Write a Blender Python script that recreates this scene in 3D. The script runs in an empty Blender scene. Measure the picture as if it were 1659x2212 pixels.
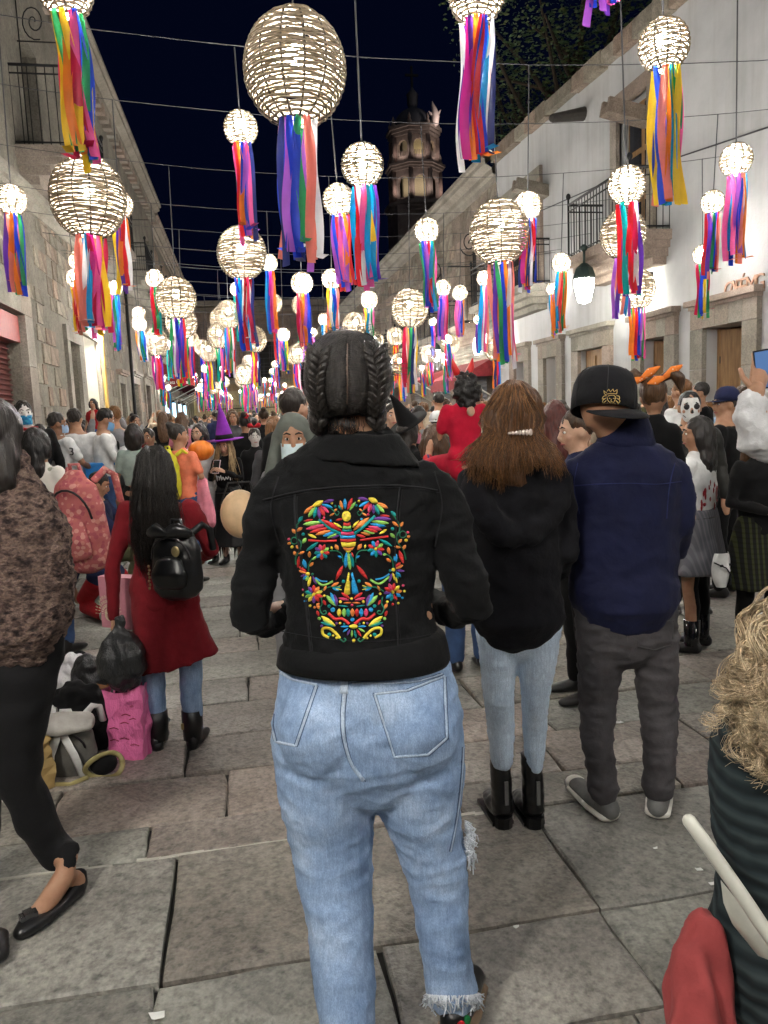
import bpy, bmesh, math, random
import numpy as np
from mathutils import Vector, Matrix, noise as mnoise
from mathutils.bvhtree import BVHTree
# ------------------------------------------------------------------ camera, world, exposure
FPX = 1661.0                      # focal length in the 1659 x 2212 picture the measurements were taken in
CAM_H = 1.55
YAW, PITCH, ROLL = math.radians(10.5), math.radians(7.4), 0.041
_F = np.array([math.sin(YAW)*math.cos(PITCH), math.cos(YAW)*math.cos(PITCH), -math.sin(PITCH)])
_R0 = np.array([math.cos(YAW), -math.sin(YAW), 0.0])
_U0 = np.cross(_R0, _F)
_R = math.cos(ROLL)*_R0 - math.sin(ROLL)*_U0
_U = math.cos(ROLL)*_U0 + math.sin(ROLL)*_R0
CAM = np.array([0.0, 0.0, CAM_H])
def ray(px, py):
    return _F + _R*((px-829.5)/FPX) - _U*((py-1106.0)/FPX)
def at(px, py, z):                # point at optical depth z
    return CAM + ray(px, py)*z
def ground(px, py, h=0.0):
    d = ray(px, py); return CAM + d*((h-CAM_H)/d[2])
def onx(px, py, X):               # meets a wall plane x = X
    d = ray(px, py); return CAM + d*(X/d[0])
def ony(px, py, Y):
    d = ray(px, py); return CAM + d*(Y/d[1])
def proj(p):
    v = np.asarray(p, float)-CAM; z = v@_F
    return 829.5+FPX*(v@_R)/z, 1106.0-FPX*(v@_U)/z, z
random.seed(7)
S = bpy.context.scene
COL = S.collection
cd = bpy.data.cameras.new('camera'); cam = bpy.data.objects.new('camera', cd); COL.objects.link(cam)
cam.matrix_world = Matrix(((_R[0], _U[0], -_F[0], CAM[0]), (_R[1], _U[1], -_F[1], CAM[1]), (_R[2], _U[2], -_F[2], CAM[2]), (0, 0, 0, 1)))
cd.sensor_fit = 'VERTICAL'; cd.sensor_height = 24.0; cd.lens = 24.0*FPX/2212.0
cd.clip_start = 0.05; cd.clip_end = 600.0
S.camera = cam
W = bpy.data.worlds.new('World'); S.world = W; W.use_nodes = True
_bg = W.node_tree.nodes['Background']
_bg.inputs['Color'].default_value = (0.010, 0.022, 0.105, 1.0)     # clear night sky
_bg.inputs['Strength'].default_value = 0.042
_sl = bpy.data.lights.new('ambient_fill', 'SUN'); _sl.energy = 0.10; _sl.angle = math.radians(20); _sl.color = (0.88, 0.93, 1.0)  # weak wide sun lamp added as ambient fill from behind the camera
_so = bpy.data.objects.new('ambient_fill', _sl); COL.objects.link(_so)
_so.rotation_euler = (math.radians(38), 0.0, math.radians(12))
S.view_settings.view_transform = 'Standard'; S.view_settings.look = 'None'
S.view_settings.gamma = 1.0; S.view_settings.exposure = 0.80; S.view_settings.use_curve_mapping = False
S.render.engine = 'CYCLES'
S.cycles.use_denoising = True
S.cycles.sample_clamp_indirect = 4.0
S.cycles.max_bounces = 5; S.cycles.diffuse_bounces = 3; S.cycles.glossy_bounces = 2
S.cycles.caustics_reflective = False; S.cycles.caustics_refractive = False
BULB_POWER = 105.0                # radiance of a lantern bulb

# ------------------------------------------------------------------ objects
def link(o, parent=None):
    COL.objects.link(o)
    if parent is not None: o.parent = parent
    return o
def tag(o, label=None, cat=None, group=None, kind=None):
    for k, v in (('label', label), ('category', cat), ('group', group), ('kind', kind)):
        if v: o[k] = v
    return o
def thing(name, label, cat, loc=(0, 0, 0), rz=0.0, group=None):
    o = bpy.data.objects.new(name, None); o.empty_display_size = 0.1
    o.location = loc; o.rotation_euler = (0, 0, rz)
    return tag(link(o), label, cat, group)
def mobj(name, verts, faces, mat, parent=None, smooth=True, mi=None, origin=None, kind=None):
    me = bpy.data.meshes.new(name)
    v = np.asarray(verts, float)
    if origin is not None and len(v): v = v-np.asarray(origin)
    me.from_pydata(v.tolist(), [], [list(f) for f in faces])
    for m in (mat if isinstance(mat, (list, tuple)) else [mat]): me.materials.append(m)
    if mi is not None: me.polygons.foreach_set('material_index', mi)
    if smooth: me.polygons.foreach_set('use_smooth', [True]*len(me.polygons))
    me.update()
    o = bpy.data.objects.new(name, me); link(o, parent)
    if kind: o['kind'] = kind
    return o
def same(name, me, parent=None, loc=(0, 0, 0), rot=(0, 0, 0), scale=None):
    o = bpy.data.objects.new(name, me); o.location = loc; o.rotation_euler = rot
    if scale: o.scale = scale
    return link(o, parent)
def copy_tree(o, parent=None):
    c = o.copy(); COL.objects.link(c)
    if parent is not None: c.parent = parent
    for ch in list(o.children): copy_tree(ch, c)
    return c
def recolor(o, mat):
    o.material_slots[0].link = 'OBJECT'; o.material_slots[0].material = mat

class MB:                          # collects geometry for one mesh
    def __init__(s): s.v = []; s.f = []; s.m = []; s.cur = 0
    def add(s, vs, fs):
        n = len(s.v); s.v.extend([tuple(map(float, p)) for p in vs])
        s.f.extend([tuple(i+n for i in f) for f in fs]); s.m.extend([s.cur]*len(fs)); return s
    def box(s, a, b, M=None):
        (x0, y0, z0), (x1, y1, z1) = a, b
        vs = [(x0,y0,z0),(x1,y0,z0),(x1,y1,z0),(x0,y1,z0),(x0,y0,z1),(x1,y0,z1),(x1,y1,z1),(x0,y1,z1)]
        if M is not None: vs = [tuple(M @ Vector(p)) for p in vs]
        return s.add(vs, [(3,2,1,0),(4,5,6,7),(0,1,5,4),(1,2,6,5),(2,3,7,6),(3,0,4,7)])
    def cbox(s, c, d, rz=0.0, rx=0.0, ch=0.0):      # centred box, chamfered along its top when ch > 0
        M = Matrix.Translation(c) @ Matrix.Rotation(rz, 4, 'Z') @ Matrix.Rotation(rx, 4, 'X')
        x, y, z = d[0]/2, d[1]/2, d[2]/2
        if not ch: return s.box((-x,-y,-z), (x,y,z), M)
        r = [[(-x,-y),(x,-y),(x,y),(-x,y)], [(-x+ch,-y+ch),(x-ch,-y+ch),(x-ch,y-ch),(-x+ch,y-ch)]]
        vs = [M @ Vector((*p, h)) for q, h in ((r[0],-z),(r[0],z-ch),(r[1],z)) for p in q]
        fs = [(3,2,1,0),(8,9,10,11)]
        for k in (0, 4):
            for i in range(4): fs.append((k+i, k+(i+1) % 4, k+4+(i+1) % 4, k+4+i))
        return s.add(vs, fs)
    def tube(s, pts, rx, ry=None, n=10, ref=None, cap=True, closed=False, twist=0.0):
        pts = [np.asarray(p, float) for p in pts]; k = len(pts)
        if not hasattr(rx, '__len__'): rx = [rx]*k
        if ry is None: ry = rx
        if not hasattr(ry, '__len__'): ry = [ry]*k
        ref = np.array([0., 1., 0.]) if ref is None else np.asarray(ref, float)
        T = []
        for i in range(k):
            if closed: t = pts[(i+1) % k]-pts[i-1]
            else: t = pts[min(i+1, k-1)]-pts[max(i-1, 0)]
            T.append(t/(np.linalg.norm(t)+1e-9))
        rings = []; R = []
        for i in range(k):
            t = T[i]; r = ref if abs(t@ref) < 0.93 else np.array([0., 0., 1.]) if abs(t[2]) < 0.9 else np.array([1., 0., 0.])
            fy = r-t*(t@r); fy /= np.linalg.norm(fy)+1e-9; fx = np.cross(fy, t)
            rings.append((pts[i], fx, fy, t, rx[i], ry[i]))
        if cap and not closed:       # rounded ends
            c, fx, fy, t, a, b = rings[0]; m = min(a, b); pre = [(c-t*m*0.85, fx, fy, t, a*0.3, b*0.3), (c-t*m*0.55, fx, fy, t, a*0.75, b*0.75)]
            c, fx, fy, t, a, b = rings[-1]; m = min(a, b); post = [(c+t*m*0.55, fx, fy, t, a*0.75, b*0.75), (c+t*m*0.85, fx, fy, t, a*0.3, b*0.3)]
            rings = pre+rings+post
        vs = []
        for c, fx, fy, t, a, b in rings:
            for j in range(n):
                w = 2*math.pi*j/n+twist; vs.append(c+fx*math.cos(w)*a+fy*math.sin(w)*b)
        m = len(rings); fs = []
        for i in range(m if closed else m-1):
            for j in range(n):
                a, b = i*n+j, i*n+(j+1) % n; c, d = ((i+1) % m)*n+(j+1) % n, ((i+1) % m)*n+j
                fs.append((a, b, c, d))
        if not closed: fs.append(tuple(range(n-1, -1, -1))); fs.append(tuple((m-1)*n+j for j in range(n)))
        return s.add(vs, fs)
    def ell(s, c, r, M=None, n=14, m=9):
        vs = []; c = np.asarray(c, float)
        for i in range(m+1):
            th = math.pi*i/m
            for j in range(n):
                ph = 2*math.pi*j/n
                p = Vector((r[0]*math.sin(th)*math.cos(ph), r[1]*math.sin(th)*math.sin(ph), r[2]*math.cos(th)))
                if M is not None: p = M @ p
                vs.append((c[0]+p[0], c[1]+p[1], c[2]+p[2]))
        fs = [(i*n+j, (i+1)*n+j, (i+1)*n+(j+1) % n, i*n+(j+1) % n) for i in range(m) for j in range(n)]
        return s.add(vs, fs)
    def lathe(s, prof, n=20, c=(0, 0, 0), M=None):
        vs = []
        for r, z in prof:
            for j in range(n):
                w = 2*math.pi*j/n; p = Vector((r*math.cos(w), r*math.sin(w), z))
                if M is not None: p = M @ p
                vs.append((p[0]+c[0], p[1]+c[1], p[2]+c[2]))
        m = len(prof)
        return s.add(vs, [(i*n+j, i*n+(j+1) % n, (i+1)*n+(j+1) % n, (i+1)*n+j) for i in range(m-1) for j in range(n)])
    def strip(s, rows):            # rows of equal length joined as a sheet
        n = len(rows[0])
        return s.add([p for r in rows for p in r], [(i*n+j, i*n+j+1, (i+1)*n+j+1, (i+1)*n+j) for i in range(len(rows)-1) for j in range(n-1)])
    def plate(s, poly, nrm, t):    # polygon extruded by t along nrm
        k = len(poly); nrm = np.asarray(nrm, float)*t
        vs = [np.asarray(p, float) for p in poly]+[np.asarray(p, float)+nrm for p in poly]
        return s.add(vs, [tuple(range(k-1, -1, -1)), tuple(range(k, 2*k))]+[(i, (i+1) % k, k+(i+1) % k, k+i) for i in range(k)])
    def build(s, name, mat, parent=None, smooth=False, origin=None, kind=None):
        return mobj(name, s.v, s.f, mat, parent, smooth, s.m if isinstance(mat, (list, tuple)) else None, origin, kind)

# a closed skin grown over overlapping volumes: voxel remesh in a scratch scene, then smoothing and folds
_TMP = bpy.data.scenes.new('scratch')
def skin_mesh(mb, voxel=0.012, it=4, folds=None, factor=0.5):
    me = bpy.data.meshes.new('t'); me.from_pydata([list(p) for p in mb.v], [], [list(f) for f in mb.f]); me.update()
    o = bpy.data.objects.new('t', me); _TMP.collection.objects.link(o)
    r = o.modifiers.new('r', 'REMESH'); r.mode = 'VOXEL'; r.voxel_size = voxel
    if it:
        q = o.modifiers.new('s', 'SMOOTH'); q.iterations = it; q.factor = factor
    vl = _TMP.view_layers[0]; vl.update(); dg = vl.depsgraph
    out = bpy.data.meshes.new_from_object(o.evaluated_get(dg), depsgraph=dg)
    bpy.data.objects.remove(o); bpy.data.meshes.remove(me)
    n = len(out.vertices); co = np.empty(n*3); out.vertices.foreach_get('co', co); co = co.reshape(-1, 3)
    if folds:
        no = np.empty(n*3); out.vertices.foreach_get('normal', no); no = no.reshape(-1, 3)
        for amp, fx, fy, fz, seed in folds:
            d = np.array([mnoise.noise((p[0]*fx+seed, p[1]*fy+seed*1.7, p[2]*fz)) for p in co])
            d = np.sign(d)*np.abs(d)**0.8 if seed > 0 else 0.35-np.minimum(1.0, np.abs(d)*2.6)**0.7
            co = co+no*(d*amp)[:, None]
        out.vertices.foreach_set('co', co.ravel())
    out.polygons.foreach_set('use_smooth', [True]*len(out.polygons)); out.update()
    return out
def skin(name, mb, mat, parent=None, voxel=0.012, it=4, folds=None, origin=None, extra=None):
    me = skin_mesh(mb, voxel, it, folds); me.name = name
    if extra is not None and extra.v:          # fingers and the like, welded into the same mesh
        bm = bmesh.new(); bm.from_mesh(me); vs = [bm.verts.new(p) for p in extra.v]
        for f in extra.f:
            try: bm.faces.new([vs[i] for i in f]).smooth = True
            except ValueError: pass
        bm.to_mesh(me); bm.free()
    if origin is not None: me.transform(Matrix.Translation([-c for c in origin]))
    me.materials.append(mat)
    return same(name, me, parent)

# ------------------------------------------------------------------ materials
_M = {}
def nt(m): return m.node_tree.nodes, m.node_tree.links
def base(name, col, rough=0.8, metal=0.0, spec=0.4):
    m = bpy.data.materials.new(name); m.use_nodes = True
    b = m.node_tree.nodes['Principled BSDF']
    b.inputs['Base Color'].default_value = (*col, 1); b.inputs['Roughness'].default_value = rough
    b.inputs['Metallic'].default_value = metal; b.inputs['Specular IOR Level'].default_value = spec
    return m, b
def ramp(N, L, fac, stops):
    r = N.new('ShaderNodeValToRGB'); L.new(fac, r.inputs['Fac'])
    while len(r.color_ramp.elements) < len(stops): r.color_ramp.elements.new(0.5)
    for e, (p, c) in zip(r.color_ramp.elements, stops): e.position = p; e.color = (*c, 1) if len(c) == 3 else c
    return r.outputs['Color']
def noise_n(N, L, scale, detail=4, vec=None, rough=0.6):
    n = N.new('ShaderNodeTexNoise'); n.inputs['Scale'].default_value = scale; n.inputs['Detail'].default_value = detail
    n.inputs['Roughness'].default_value = rough
    if vec is not None: L.new(vec, n.inputs['Vector'])
    return n.outputs['Fac']
def coords(N, L, sc=(1, 1, 1), kind='Object'):
    t = N.new('ShaderNodeTexCoord'); m = N.new('ShaderNodeMapping'); m.inputs['Scale'].default_value = sc
    L.new(t.outputs[kind], m.inputs['Vector']); return m.outputs['Vector']
def mix(N, L, fac, a, b, mode='MIX'):
    x = N.new('ShaderNodeMix'); x.data_type = 'RGBA'; x.blend_type = mode
    for s_, v in ((x.inputs['Factor'], fac), (x.inputs[6], a), (x.inputs[7], b)):
        if hasattr(v, 'is_linked') or hasattr(v, 'links'): L.new(v, s_)
        elif hasattr(v, '__len__'): s_.default_value = (*v, 1)
        else: s_.default_value = v
    return x.outputs[2]
def bump(N, L, b, h, strength=0.3, dist=0.01):
    u = N.new('ShaderNodeBump'); u.inputs['Strength'].default_value = strength; u.inputs['Distance'].default_value = dist
    L.new(h, u.inputs['Height']); L.new(u.outputs['Normal'], b.inputs['Normal']); return u
def sc(c, k): return tuple(min(1.0, max(0.0, x*k)) for x in c)
def plain(name, col, rough=0.6, metal=0.0, spec=0.4):
    k = ('plain', name)
    if k not in _M:
        m, b = base(name, col, rough, metal, spec); N, L = nt(m)
        f = noise_n(N, L, 14, 5, coords(N, L)); L.new(ramp(N, L, f, [(0.3, sc(col, 0.82)), (0.7, sc(col, 1.12))]), b.inputs['Base Color'])
        bump(N, L, b, noise_n(N, L, 60, 3, coords(N, L)), 0.12, 0.004)
        _M[k] = m
    return _M[k]
def cloth(name, col=None, var=0.25, rough=0.9, weave=420, wr=0.35):
    k = ('cloth', name)
    if k not in _M:
        m, b = base(name, col, rough, 0, 0.2); N, L = nt(m); v = coords(N, L)
        f = noise_n(N, L, 9, 6, v); c = ramp(N, L, f, [(0.3, sc(col, 1-var)), (0.7, sc(col, 1+var))])
        L.new(c, b.inputs['Base Color'])
        w = noise_n(N, L, weave, 2, v); g = noise_n(N, L, 22, 4, v)
        a = N.new('ShaderNodeMath'); a.operation = 'MULTIPLY_ADD'; L.new(w, a.inputs[0]); a.inputs[1].default_value = 0.12; L.new(g, a.inputs[2])
        bump(N, L, b, a.outputs[0], wr, 0.012)
        b.inputs['Sheen Weight'].default_value = 0.03
        _M[k] = m
    return _M[k]
def skinmat(col, name='skin'):
    k = ('skin', name, col)
    if k not in _M:
        m, b = base(name, col, 0.55, 0, 0.35); N, L = nt(m); v = coords(N, L)
        f = noise_n(N, L, 25, 4, v); L.new(ramp(N, L, f, [(0.3, (col[0]*0.88, col[1]*0.82, col[2]*0.8)), (0.7, sc(col, 1.1))]), b.inputs['Base Color'])
        b.inputs['Subsurface Weight'].default_value = 0.08; b.inputs['Subsurface Radius'].default_value = (0.02, 0.008, 0.004)
        _M[k] = m
    return _M[k]
def hairmat(name, c0, c1, rough=0.42):
    k = ('hair', name)
    if k not in _M:
        m, b = base(name, c0, rough, 0, 0.38); N, L = nt(m)
        g = N.new('ShaderNodeNewGeometry')
        c = ramp(N, L, g.outputs['Random Per Island'], [(0.0, c0), (1.0, c1)])
        v = coords(N, L, (130, 130, 9)); f = noise_n(N, L, 1.0, 4, v)
        c2 = ramp(N, L, f, [(0.32, (0.45, 0.45, 0.45)), (0.7, (1.45, 1.4, 1.35))])
        L.new(mix(N, L, 1.0, c, c2, 'MULTIPLY'), b.inputs['Base Color'])
        bump(N, L, b, f, 0.6, 0.008)
        b.inputs['Anisotropic'].default_value = 0.4
        _M[k] = m
    return _M[k]
def emit(name, col, power):
    k = ('emit', name)
    if k not in _M:
        m, b = base(name, (0.03, 0.03, 0.03)); b.inputs['Emission Color'].default_value = (*col, 1); b.inputs['Emission Strength'].default_value = power
        _M[k] = m
    return _M[k]
# ------------------------------------------------------------------ setting materials
def stone_mat(name, c0, c1, pit=0.5, scale=1.0, rnd=0.25, rough=0.75):
    m, b = base(name, c0, rough, 0, 0.35); N, L = nt(m); v = coords(N, L, (scale, scale, scale))
    f = noise_n(N, L, 3.0, 6, v, 0.7); c = ramp(N, L, f, [(0.25, c0), (0.75, c1)])
    oi = N.new('ShaderNodeObjectInfo')
    h = N.new('ShaderNodeHueSaturation'); L.new(c, h.inputs['Color'])
    mr = N.new('ShaderNodeMapRange'); L.new(oi.outputs['Random'], mr.inputs[0]); mr.inputs[3].default_value = 1-rnd; mr.inputs[4].default_value = 1+rnd
    L.new(mr.outputs[0], h.inputs['Value'])
    w = N.new('ShaderNodeTexWhiteNoise'); w.noise_dimensions = '1D'; L.new(oi.outputs['Random'], w.inputs['W'])
    tint = ramp(N, L, w.outputs['Value'], [(0.0, (1.13, 0.96, 0.91)), (0.3, (1, 1, 1)), (0.7, (0.96, 1.0, 0.98)), (1.0, (1.05, 1.0, 0.95))])
    c = mix(N, L, 1.0, h.outputs['Color'], tint, 'MULTIPLY')
    vo = N.new('ShaderNodeTexVoronoi'); vo.inputs['Scale'].default_value = 17; L.new(v, vo.inputs['Vector'])
    vo.inputs['Randomness'].default_value = 1.0
    big = noise_n(N, L, 13, 3, v); 
    sp = ramp(N, L, vo.outputs['Distance'], [(0.10, (0.22, 0.22, 0.24)), (0.34, (1, 1, 1))])
    msk = ramp(N, L, big, [(0.52, (0, 0, 0)), (0.62, (1, 1, 1))])
    vo2 = N.new('ShaderNodeTexVoronoi'); vo2.inputs['Scale'].default_value = 41; L.new(v, vo2.inputs['Vector']); sp2 = ramp(N, L, vo2.outputs['Distance'], [(0.08, (0.5, 0.5, 0.52)), (0.3, (1, 1, 1))])
    blot = ramp(N, L, noise_n(N, L, 24, 3, v, 0.65), [(0.36, (0.42, 0.42, 0.43)), (0.5, (1, 1, 1)), (0.66, (1.22, 1.2, 1.17))])
    c = mix(N, L, 0.5*min(1, pit), c, mix(N, L, 1.0, c, blot, 'MULTIPLY')); c = mix(N, L, 0.6*min(1, pit), c, mix(N, L, 1.0, c, sp2, 'MULTIPLY'))
    wear = ramp(N, L, noise_n(N, L, 1.3, 4, v, 0.6), [(0.35, (0.72, 0.71, 0.7)), (0.6, (1.08, 1.08, 1.07))]); c = mix(N, L, 0.8, c, mix(N, L, 1.0, c, wear, 'MULTIPLY'))
    c2 = mix(N, L, msk, c, mix(N, L, pit*0.7, c, mix(N, L, 1.0, c, sp, 'MULTIPLY')))
    fine = noise_n(N, L, 60, 2, v, 0.6)
    c3 = mix(N, L, 0.55, c2, mix(N, L, 1.0, c2, ramp(N, L, fine, [(0.3, (0.6, 0.6, 0.6)), (0.68, (1.3, 1.28, 1.25))]), 'MULTIPLY'))
    L.new(c3, b.inputs['Base Color'])
    ad = N.new('ShaderNodeMath'); ad.operation = 'ADD'; L.new(fine, ad.inputs[0]); L.new(noise_n(N, L, 9, 5, v), ad.inputs[1])
    bump(N, L, b, ad.outputs[0], 0.5, 0.012)
    return m
M_SLAB = stone_mat('paving_stone', (0.165, 0.158, 0.145), (0.30, 0.288, 0.264), 1.0, 1.0, 0.17, 0.5)
M_GROUT = plain('grout', (0.03, 0.028, 0.025), 0.95)
M_FILL = plain('joint_filler', (0.5, 0.48, 0.42), 0.95)
M_BLOCK = stone_mat('rubble_stone', (0.16, 0.138, 0.11), (0.36, 0.315, 0.26), 0.8, 1.3, 0.3, 0.9)
M_PLAST = stone_mat('old_plaster', (0.15, 0.132, 0.11), (0.31, 0.278, 0.236), 0.5, 0.5, 0.0, 0.9)
M_TRIM = stone_mat('carved_stone', (0.22, 0.20, 0.17), (0.35, 0.315, 0.275), 0.3, 0.7, 0.1, 0.85)
M_STUCCO = None
def stucco():
    m, b = base('white_stucco', (0.6, 0.6, 0.6), 0.85, 0, 0.3); N, L = nt(m); v = coords(N, L)
    f = noise_n(N, L, 0.5, 6, v, 0.65); c = ramp(N, L, f, [(0.3, (0.40, 0.405, 0.41)), (0.62, (0.54, 0.54, 0.54))])
    v2 = coords(N, L, (1, 1.6, 0.12)); g = noise_n(N, L, 2.2, 5, v2); st = ramp(N, L, g, [(0.35, (0.86, 0.85, 0.83)), (0.55, (1, 1, 1))])
    L.new(mix(N, L, 0.8, c, mix(N, L, 1.0, c, st, 'MULTIPLY')), b.inputs['Base Color'])
    bump(N, L, b, noise_n(N, L, 18, 6, v, 0.7), 0.25, 0.02)
    return m
M_STUCCO = stucco()
M_IRON = plain('black_iron', (0.015, 0.015, 0.016), 0.5, 0.4)
M_WOOD = None
def wood(name, c0, c1):
    m, b = base(name, c0, 0.55); N, L = nt(m); v = coords(N, L, (9, 9, 0.8))
    f = noise_n(N, L, 3.0, 6, v, 0.6); L.new(ramp(N, L, f, [(0.3, c0), (0.7, c1)]), b.inputs['Base Color']); bump(N, L, b, f, 0.3, 0.004); return m
M_WOOD = wood('door_wood', (0.17, 0.09, 0.035), (0.34, 0.20, 0.085))
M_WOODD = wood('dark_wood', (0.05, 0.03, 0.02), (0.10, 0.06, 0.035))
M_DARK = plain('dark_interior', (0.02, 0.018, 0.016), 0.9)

# ------------------------------------------------------------------ ground and paving
XL, XR, YEND = -3.5, 8.0, 75.0
g = MB(); g.box((-70, -30, -0.6), (90, 150, -0.028)); pav = g.build('pavement', M_GROUT); pav['kind'] = 'structure'
fs_ = MB(); fs_.box((XL-0.3, 26, -0.02), (XR+0.2, YEND, -0.001))
fs_.box((-40, YEND-0.01, -0.02), (60, 120, -0.002)); fs_.build('street', M_SLAB)['kind'] = 'structure'
rows = [-0.55, 0.1, 0.62, 1.18, 1.66, 2.05, 2.69, 2.93, 3.33, 3.72]
while rows[-1] < 26: rows.append(rows[-1]+random.uniform(0.36, 0.62))
cuts_fixed = {5: [ground(385, 1850)[0], ground(1290, 1950)[0]], 4: [ground(330, 2180)[0], ground(1330, 2010)[0]], 7: [ground(490, 1720)[0], ground(1340, 1790)[0]], 6: [ground(318, 1830)[0]]}
slabs = []; fillers = MB()
for r in range(len(rows)-1):
    y0, y1 = rows[r], rows[r+1]; x = -4.4+random.uniform(0, 0.9); cuts = [x]
    while x < 8.2: x += random.uniform(0.62, 1.5)*(1 if y0 > 1 else 1.1); cuts.append(x)
    for fx in cuts_fixed.get(r, []):
        cuts = sorted([c for c in cuts if abs(c-fx) > 0.5]+[fx])
    for a, b2 in zip(cuts, cuts[1:]):
        c = ((a+b2)/2, (y0+y1)/2, 0.0); q = proj(c)
        vis = q[2] > 0.3 and -500 < q[0] < 2160 and q[1] < 2900
        slabs.append((q[2] if vis else 999, a, b2, y0, y1))
slabs.sort(key=lambda s_: s_[0]); rest = MB()
def slab_geo(mb, a, b2, y0, y1, o=(0, 0, 0)):
    gp = 0.0055; j = lambda s_: random.uniform(-s_, s_)
    n = 4; top = []; zt = random.uniform(-0.006, 0.004); tx, ty = j(0.006), j(0.006)
    out = []
    for (xa, ya), (xb, yb) in (((a+gp, y0+gp), (b2-gp, y0+gp)), ((b2-gp, y0+gp), (b2-gp, y1-gp)), ((b2-gp, y1-gp), (a+gp, y1-gp)), ((a+gp, y1-gp), (a+gp, y0+gp))):
        for i in range(n):
            t = i/n; out.append((xa+(xb-xa)*t+j(0.007), ya+(yb-ya)*t+j(0.007)))
    cx, cy = (a+b2)/2, (y0+y1)/2; k = len(out)
    zz = lambda x, y: zt+tx*(x-cx)+ty*(y-cy)
    vs = [(x-o[0], y-o[1], -0.03) for x, y in out]+[(x-o[0], y-o[1], zz(x, y)-0.004-random.random()*0.003) for x, y in out]
    inn = [(cx+(x-cx)*(1-0.009/max(0.2, abs(b2-a)/2)), cy+(y-cy)*(1-0.009/max(0.15, (y1-y0)/2))) for x, y in out]
    vs += [(x-o[0], y-o[1], zz(x, y)) for x, y in inn]
    fs = [(i, (i+1) % k, k+(i+1) % k, k+i) for i in range(k)]+[(k+i, k+(i+1) % k, 2*k+(i+1) % k, 2*k+i) for i in range(k)]+[tuple(2*k+i for i in range(k))]
    mb.add(vs, fs)
for i, (q, a, b2, y0, y1) in enumerate(slabs):
    if i < 290 and q < 900:
        mb = MB(); o = ((a+b2)/2, (y0+y1)/2, 0); slab_geo(mb, a, b2, y0, y1, o)
        s_ = mb.build('slab', M_SLAB, pav); s_.location = o
    else: slab_geo(rest, a, b2, y0, y1)
rest.build('far_slabs', M_SLAB, pav, kind='stuff')
ff = MB()                              # pale mortar left in one joint
for x0, x1 in ((-0.95, -0.62), (-0.45, 0.06), (0.62, 0.95)):
    x = x0
    while x < x1:
        w = random.uniform(0.04, 0.12); ff.cbox((x+w/2, 2.69+random.uniform(-0.006, 0.006), -0.006), (w, random.uniform(0.012, 0.024), 0.014), random.uniform(-0.06, 0.06)); x += w*0.93
ff.build('joint_mortar', M_FILL, pav, kind='stuff')

# ------------------------------------------------------------------ walls with openings
def wall(name, X, side, y0, y1, ztop, ops, mat, parent, depth=0.35, zfun=None, thick=0.5):
    """face on x = X looking towards -side; ops = (ya, yb, za, zb); reveals run back by depth"""
    ys = sorted({y0, y1, *[o[0] for o in ops], *[o[1] for o in ops]}); zs = sorted({-0.1, ztop, *[max(-0.1, o[2]) for o in ops], *[o[3] for o in ops]})
    mb = MB(); T = zfun or (lambda y: ztop)
    for a, b2 in zip(ys, ys[1:]):
        for c, d in zip(zs, zs[1:]):
            if any(o[0] <= a and b2 <= o[1] and o[2] <= c+0.11 and d <= o[3] for o in ops): continue
            da, db = (T(a), T(b2)) if d == ztop else (d, d)
            mb.add([(X, a, c), (X, b2, c), (X, b2, db), (X, a, da)], [(0, 1, 2, 3) if side > 0 else (3, 2, 1, 0)])
    Xb = X+side*depth
    for ya, yb, za, zb in ops:
        za = max(za, -0.1)
        mb.add([(X, ya, za), (Xb, ya, za), (Xb, ya, zb), (X, ya, zb)], [(0, 1, 2, 3)]); mb.add([(X, yb, za), (Xb, yb, za), (Xb, yb, zb), (X, yb, zb)], [(3, 2, 1, 0)])
        mb.add([(X, ya, zb), (Xb, ya, zb), (Xb, yb, zb), (X, yb, zb)], [(0, 1, 2, 3)])
        if za > 0: mb.add([(X, ya, za), (Xb, ya, za), (Xb, yb, za), (X, yb, za)], [(3, 2, 1, 0)])
    Xo = X+side*thick                      # roof and back so that the wall has a body
    mb.add([(X, y0, T(y0)), (X, y1, T(y1)), (Xo+side*6, y1, T(y1)), (Xo+side*6, y0, T(y0))], [(0, 1, 2, 3)])
    mb.add([(X, y0, -0.1), (Xo+side*6, y0, -0.1), (Xo+side*6, y0, T(y0)), (X, y0, T(y0))], [(0, 1, 2, 3)])
    mb.add([(X, y1, -0.1), (Xo+side*6, y1, -0.1), (Xo+side*6, y1, T(y1)), (X, y1, T(y1))], [(3, 2, 1, 0)])
    return mb.build(name, mat, parent)
def opn(px0, px1, pt, X, pb=None):
    a, b2 = onx(px0, pt, X), onx(px1, pt, X); lo = -0.1 if pb is None else onx((px0+px1)/2, pb, X)[2]
    return (min(a[1], b2[1]), max(a[1], b2[1]), lo, (a[2]+b2[2])/2)
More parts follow.
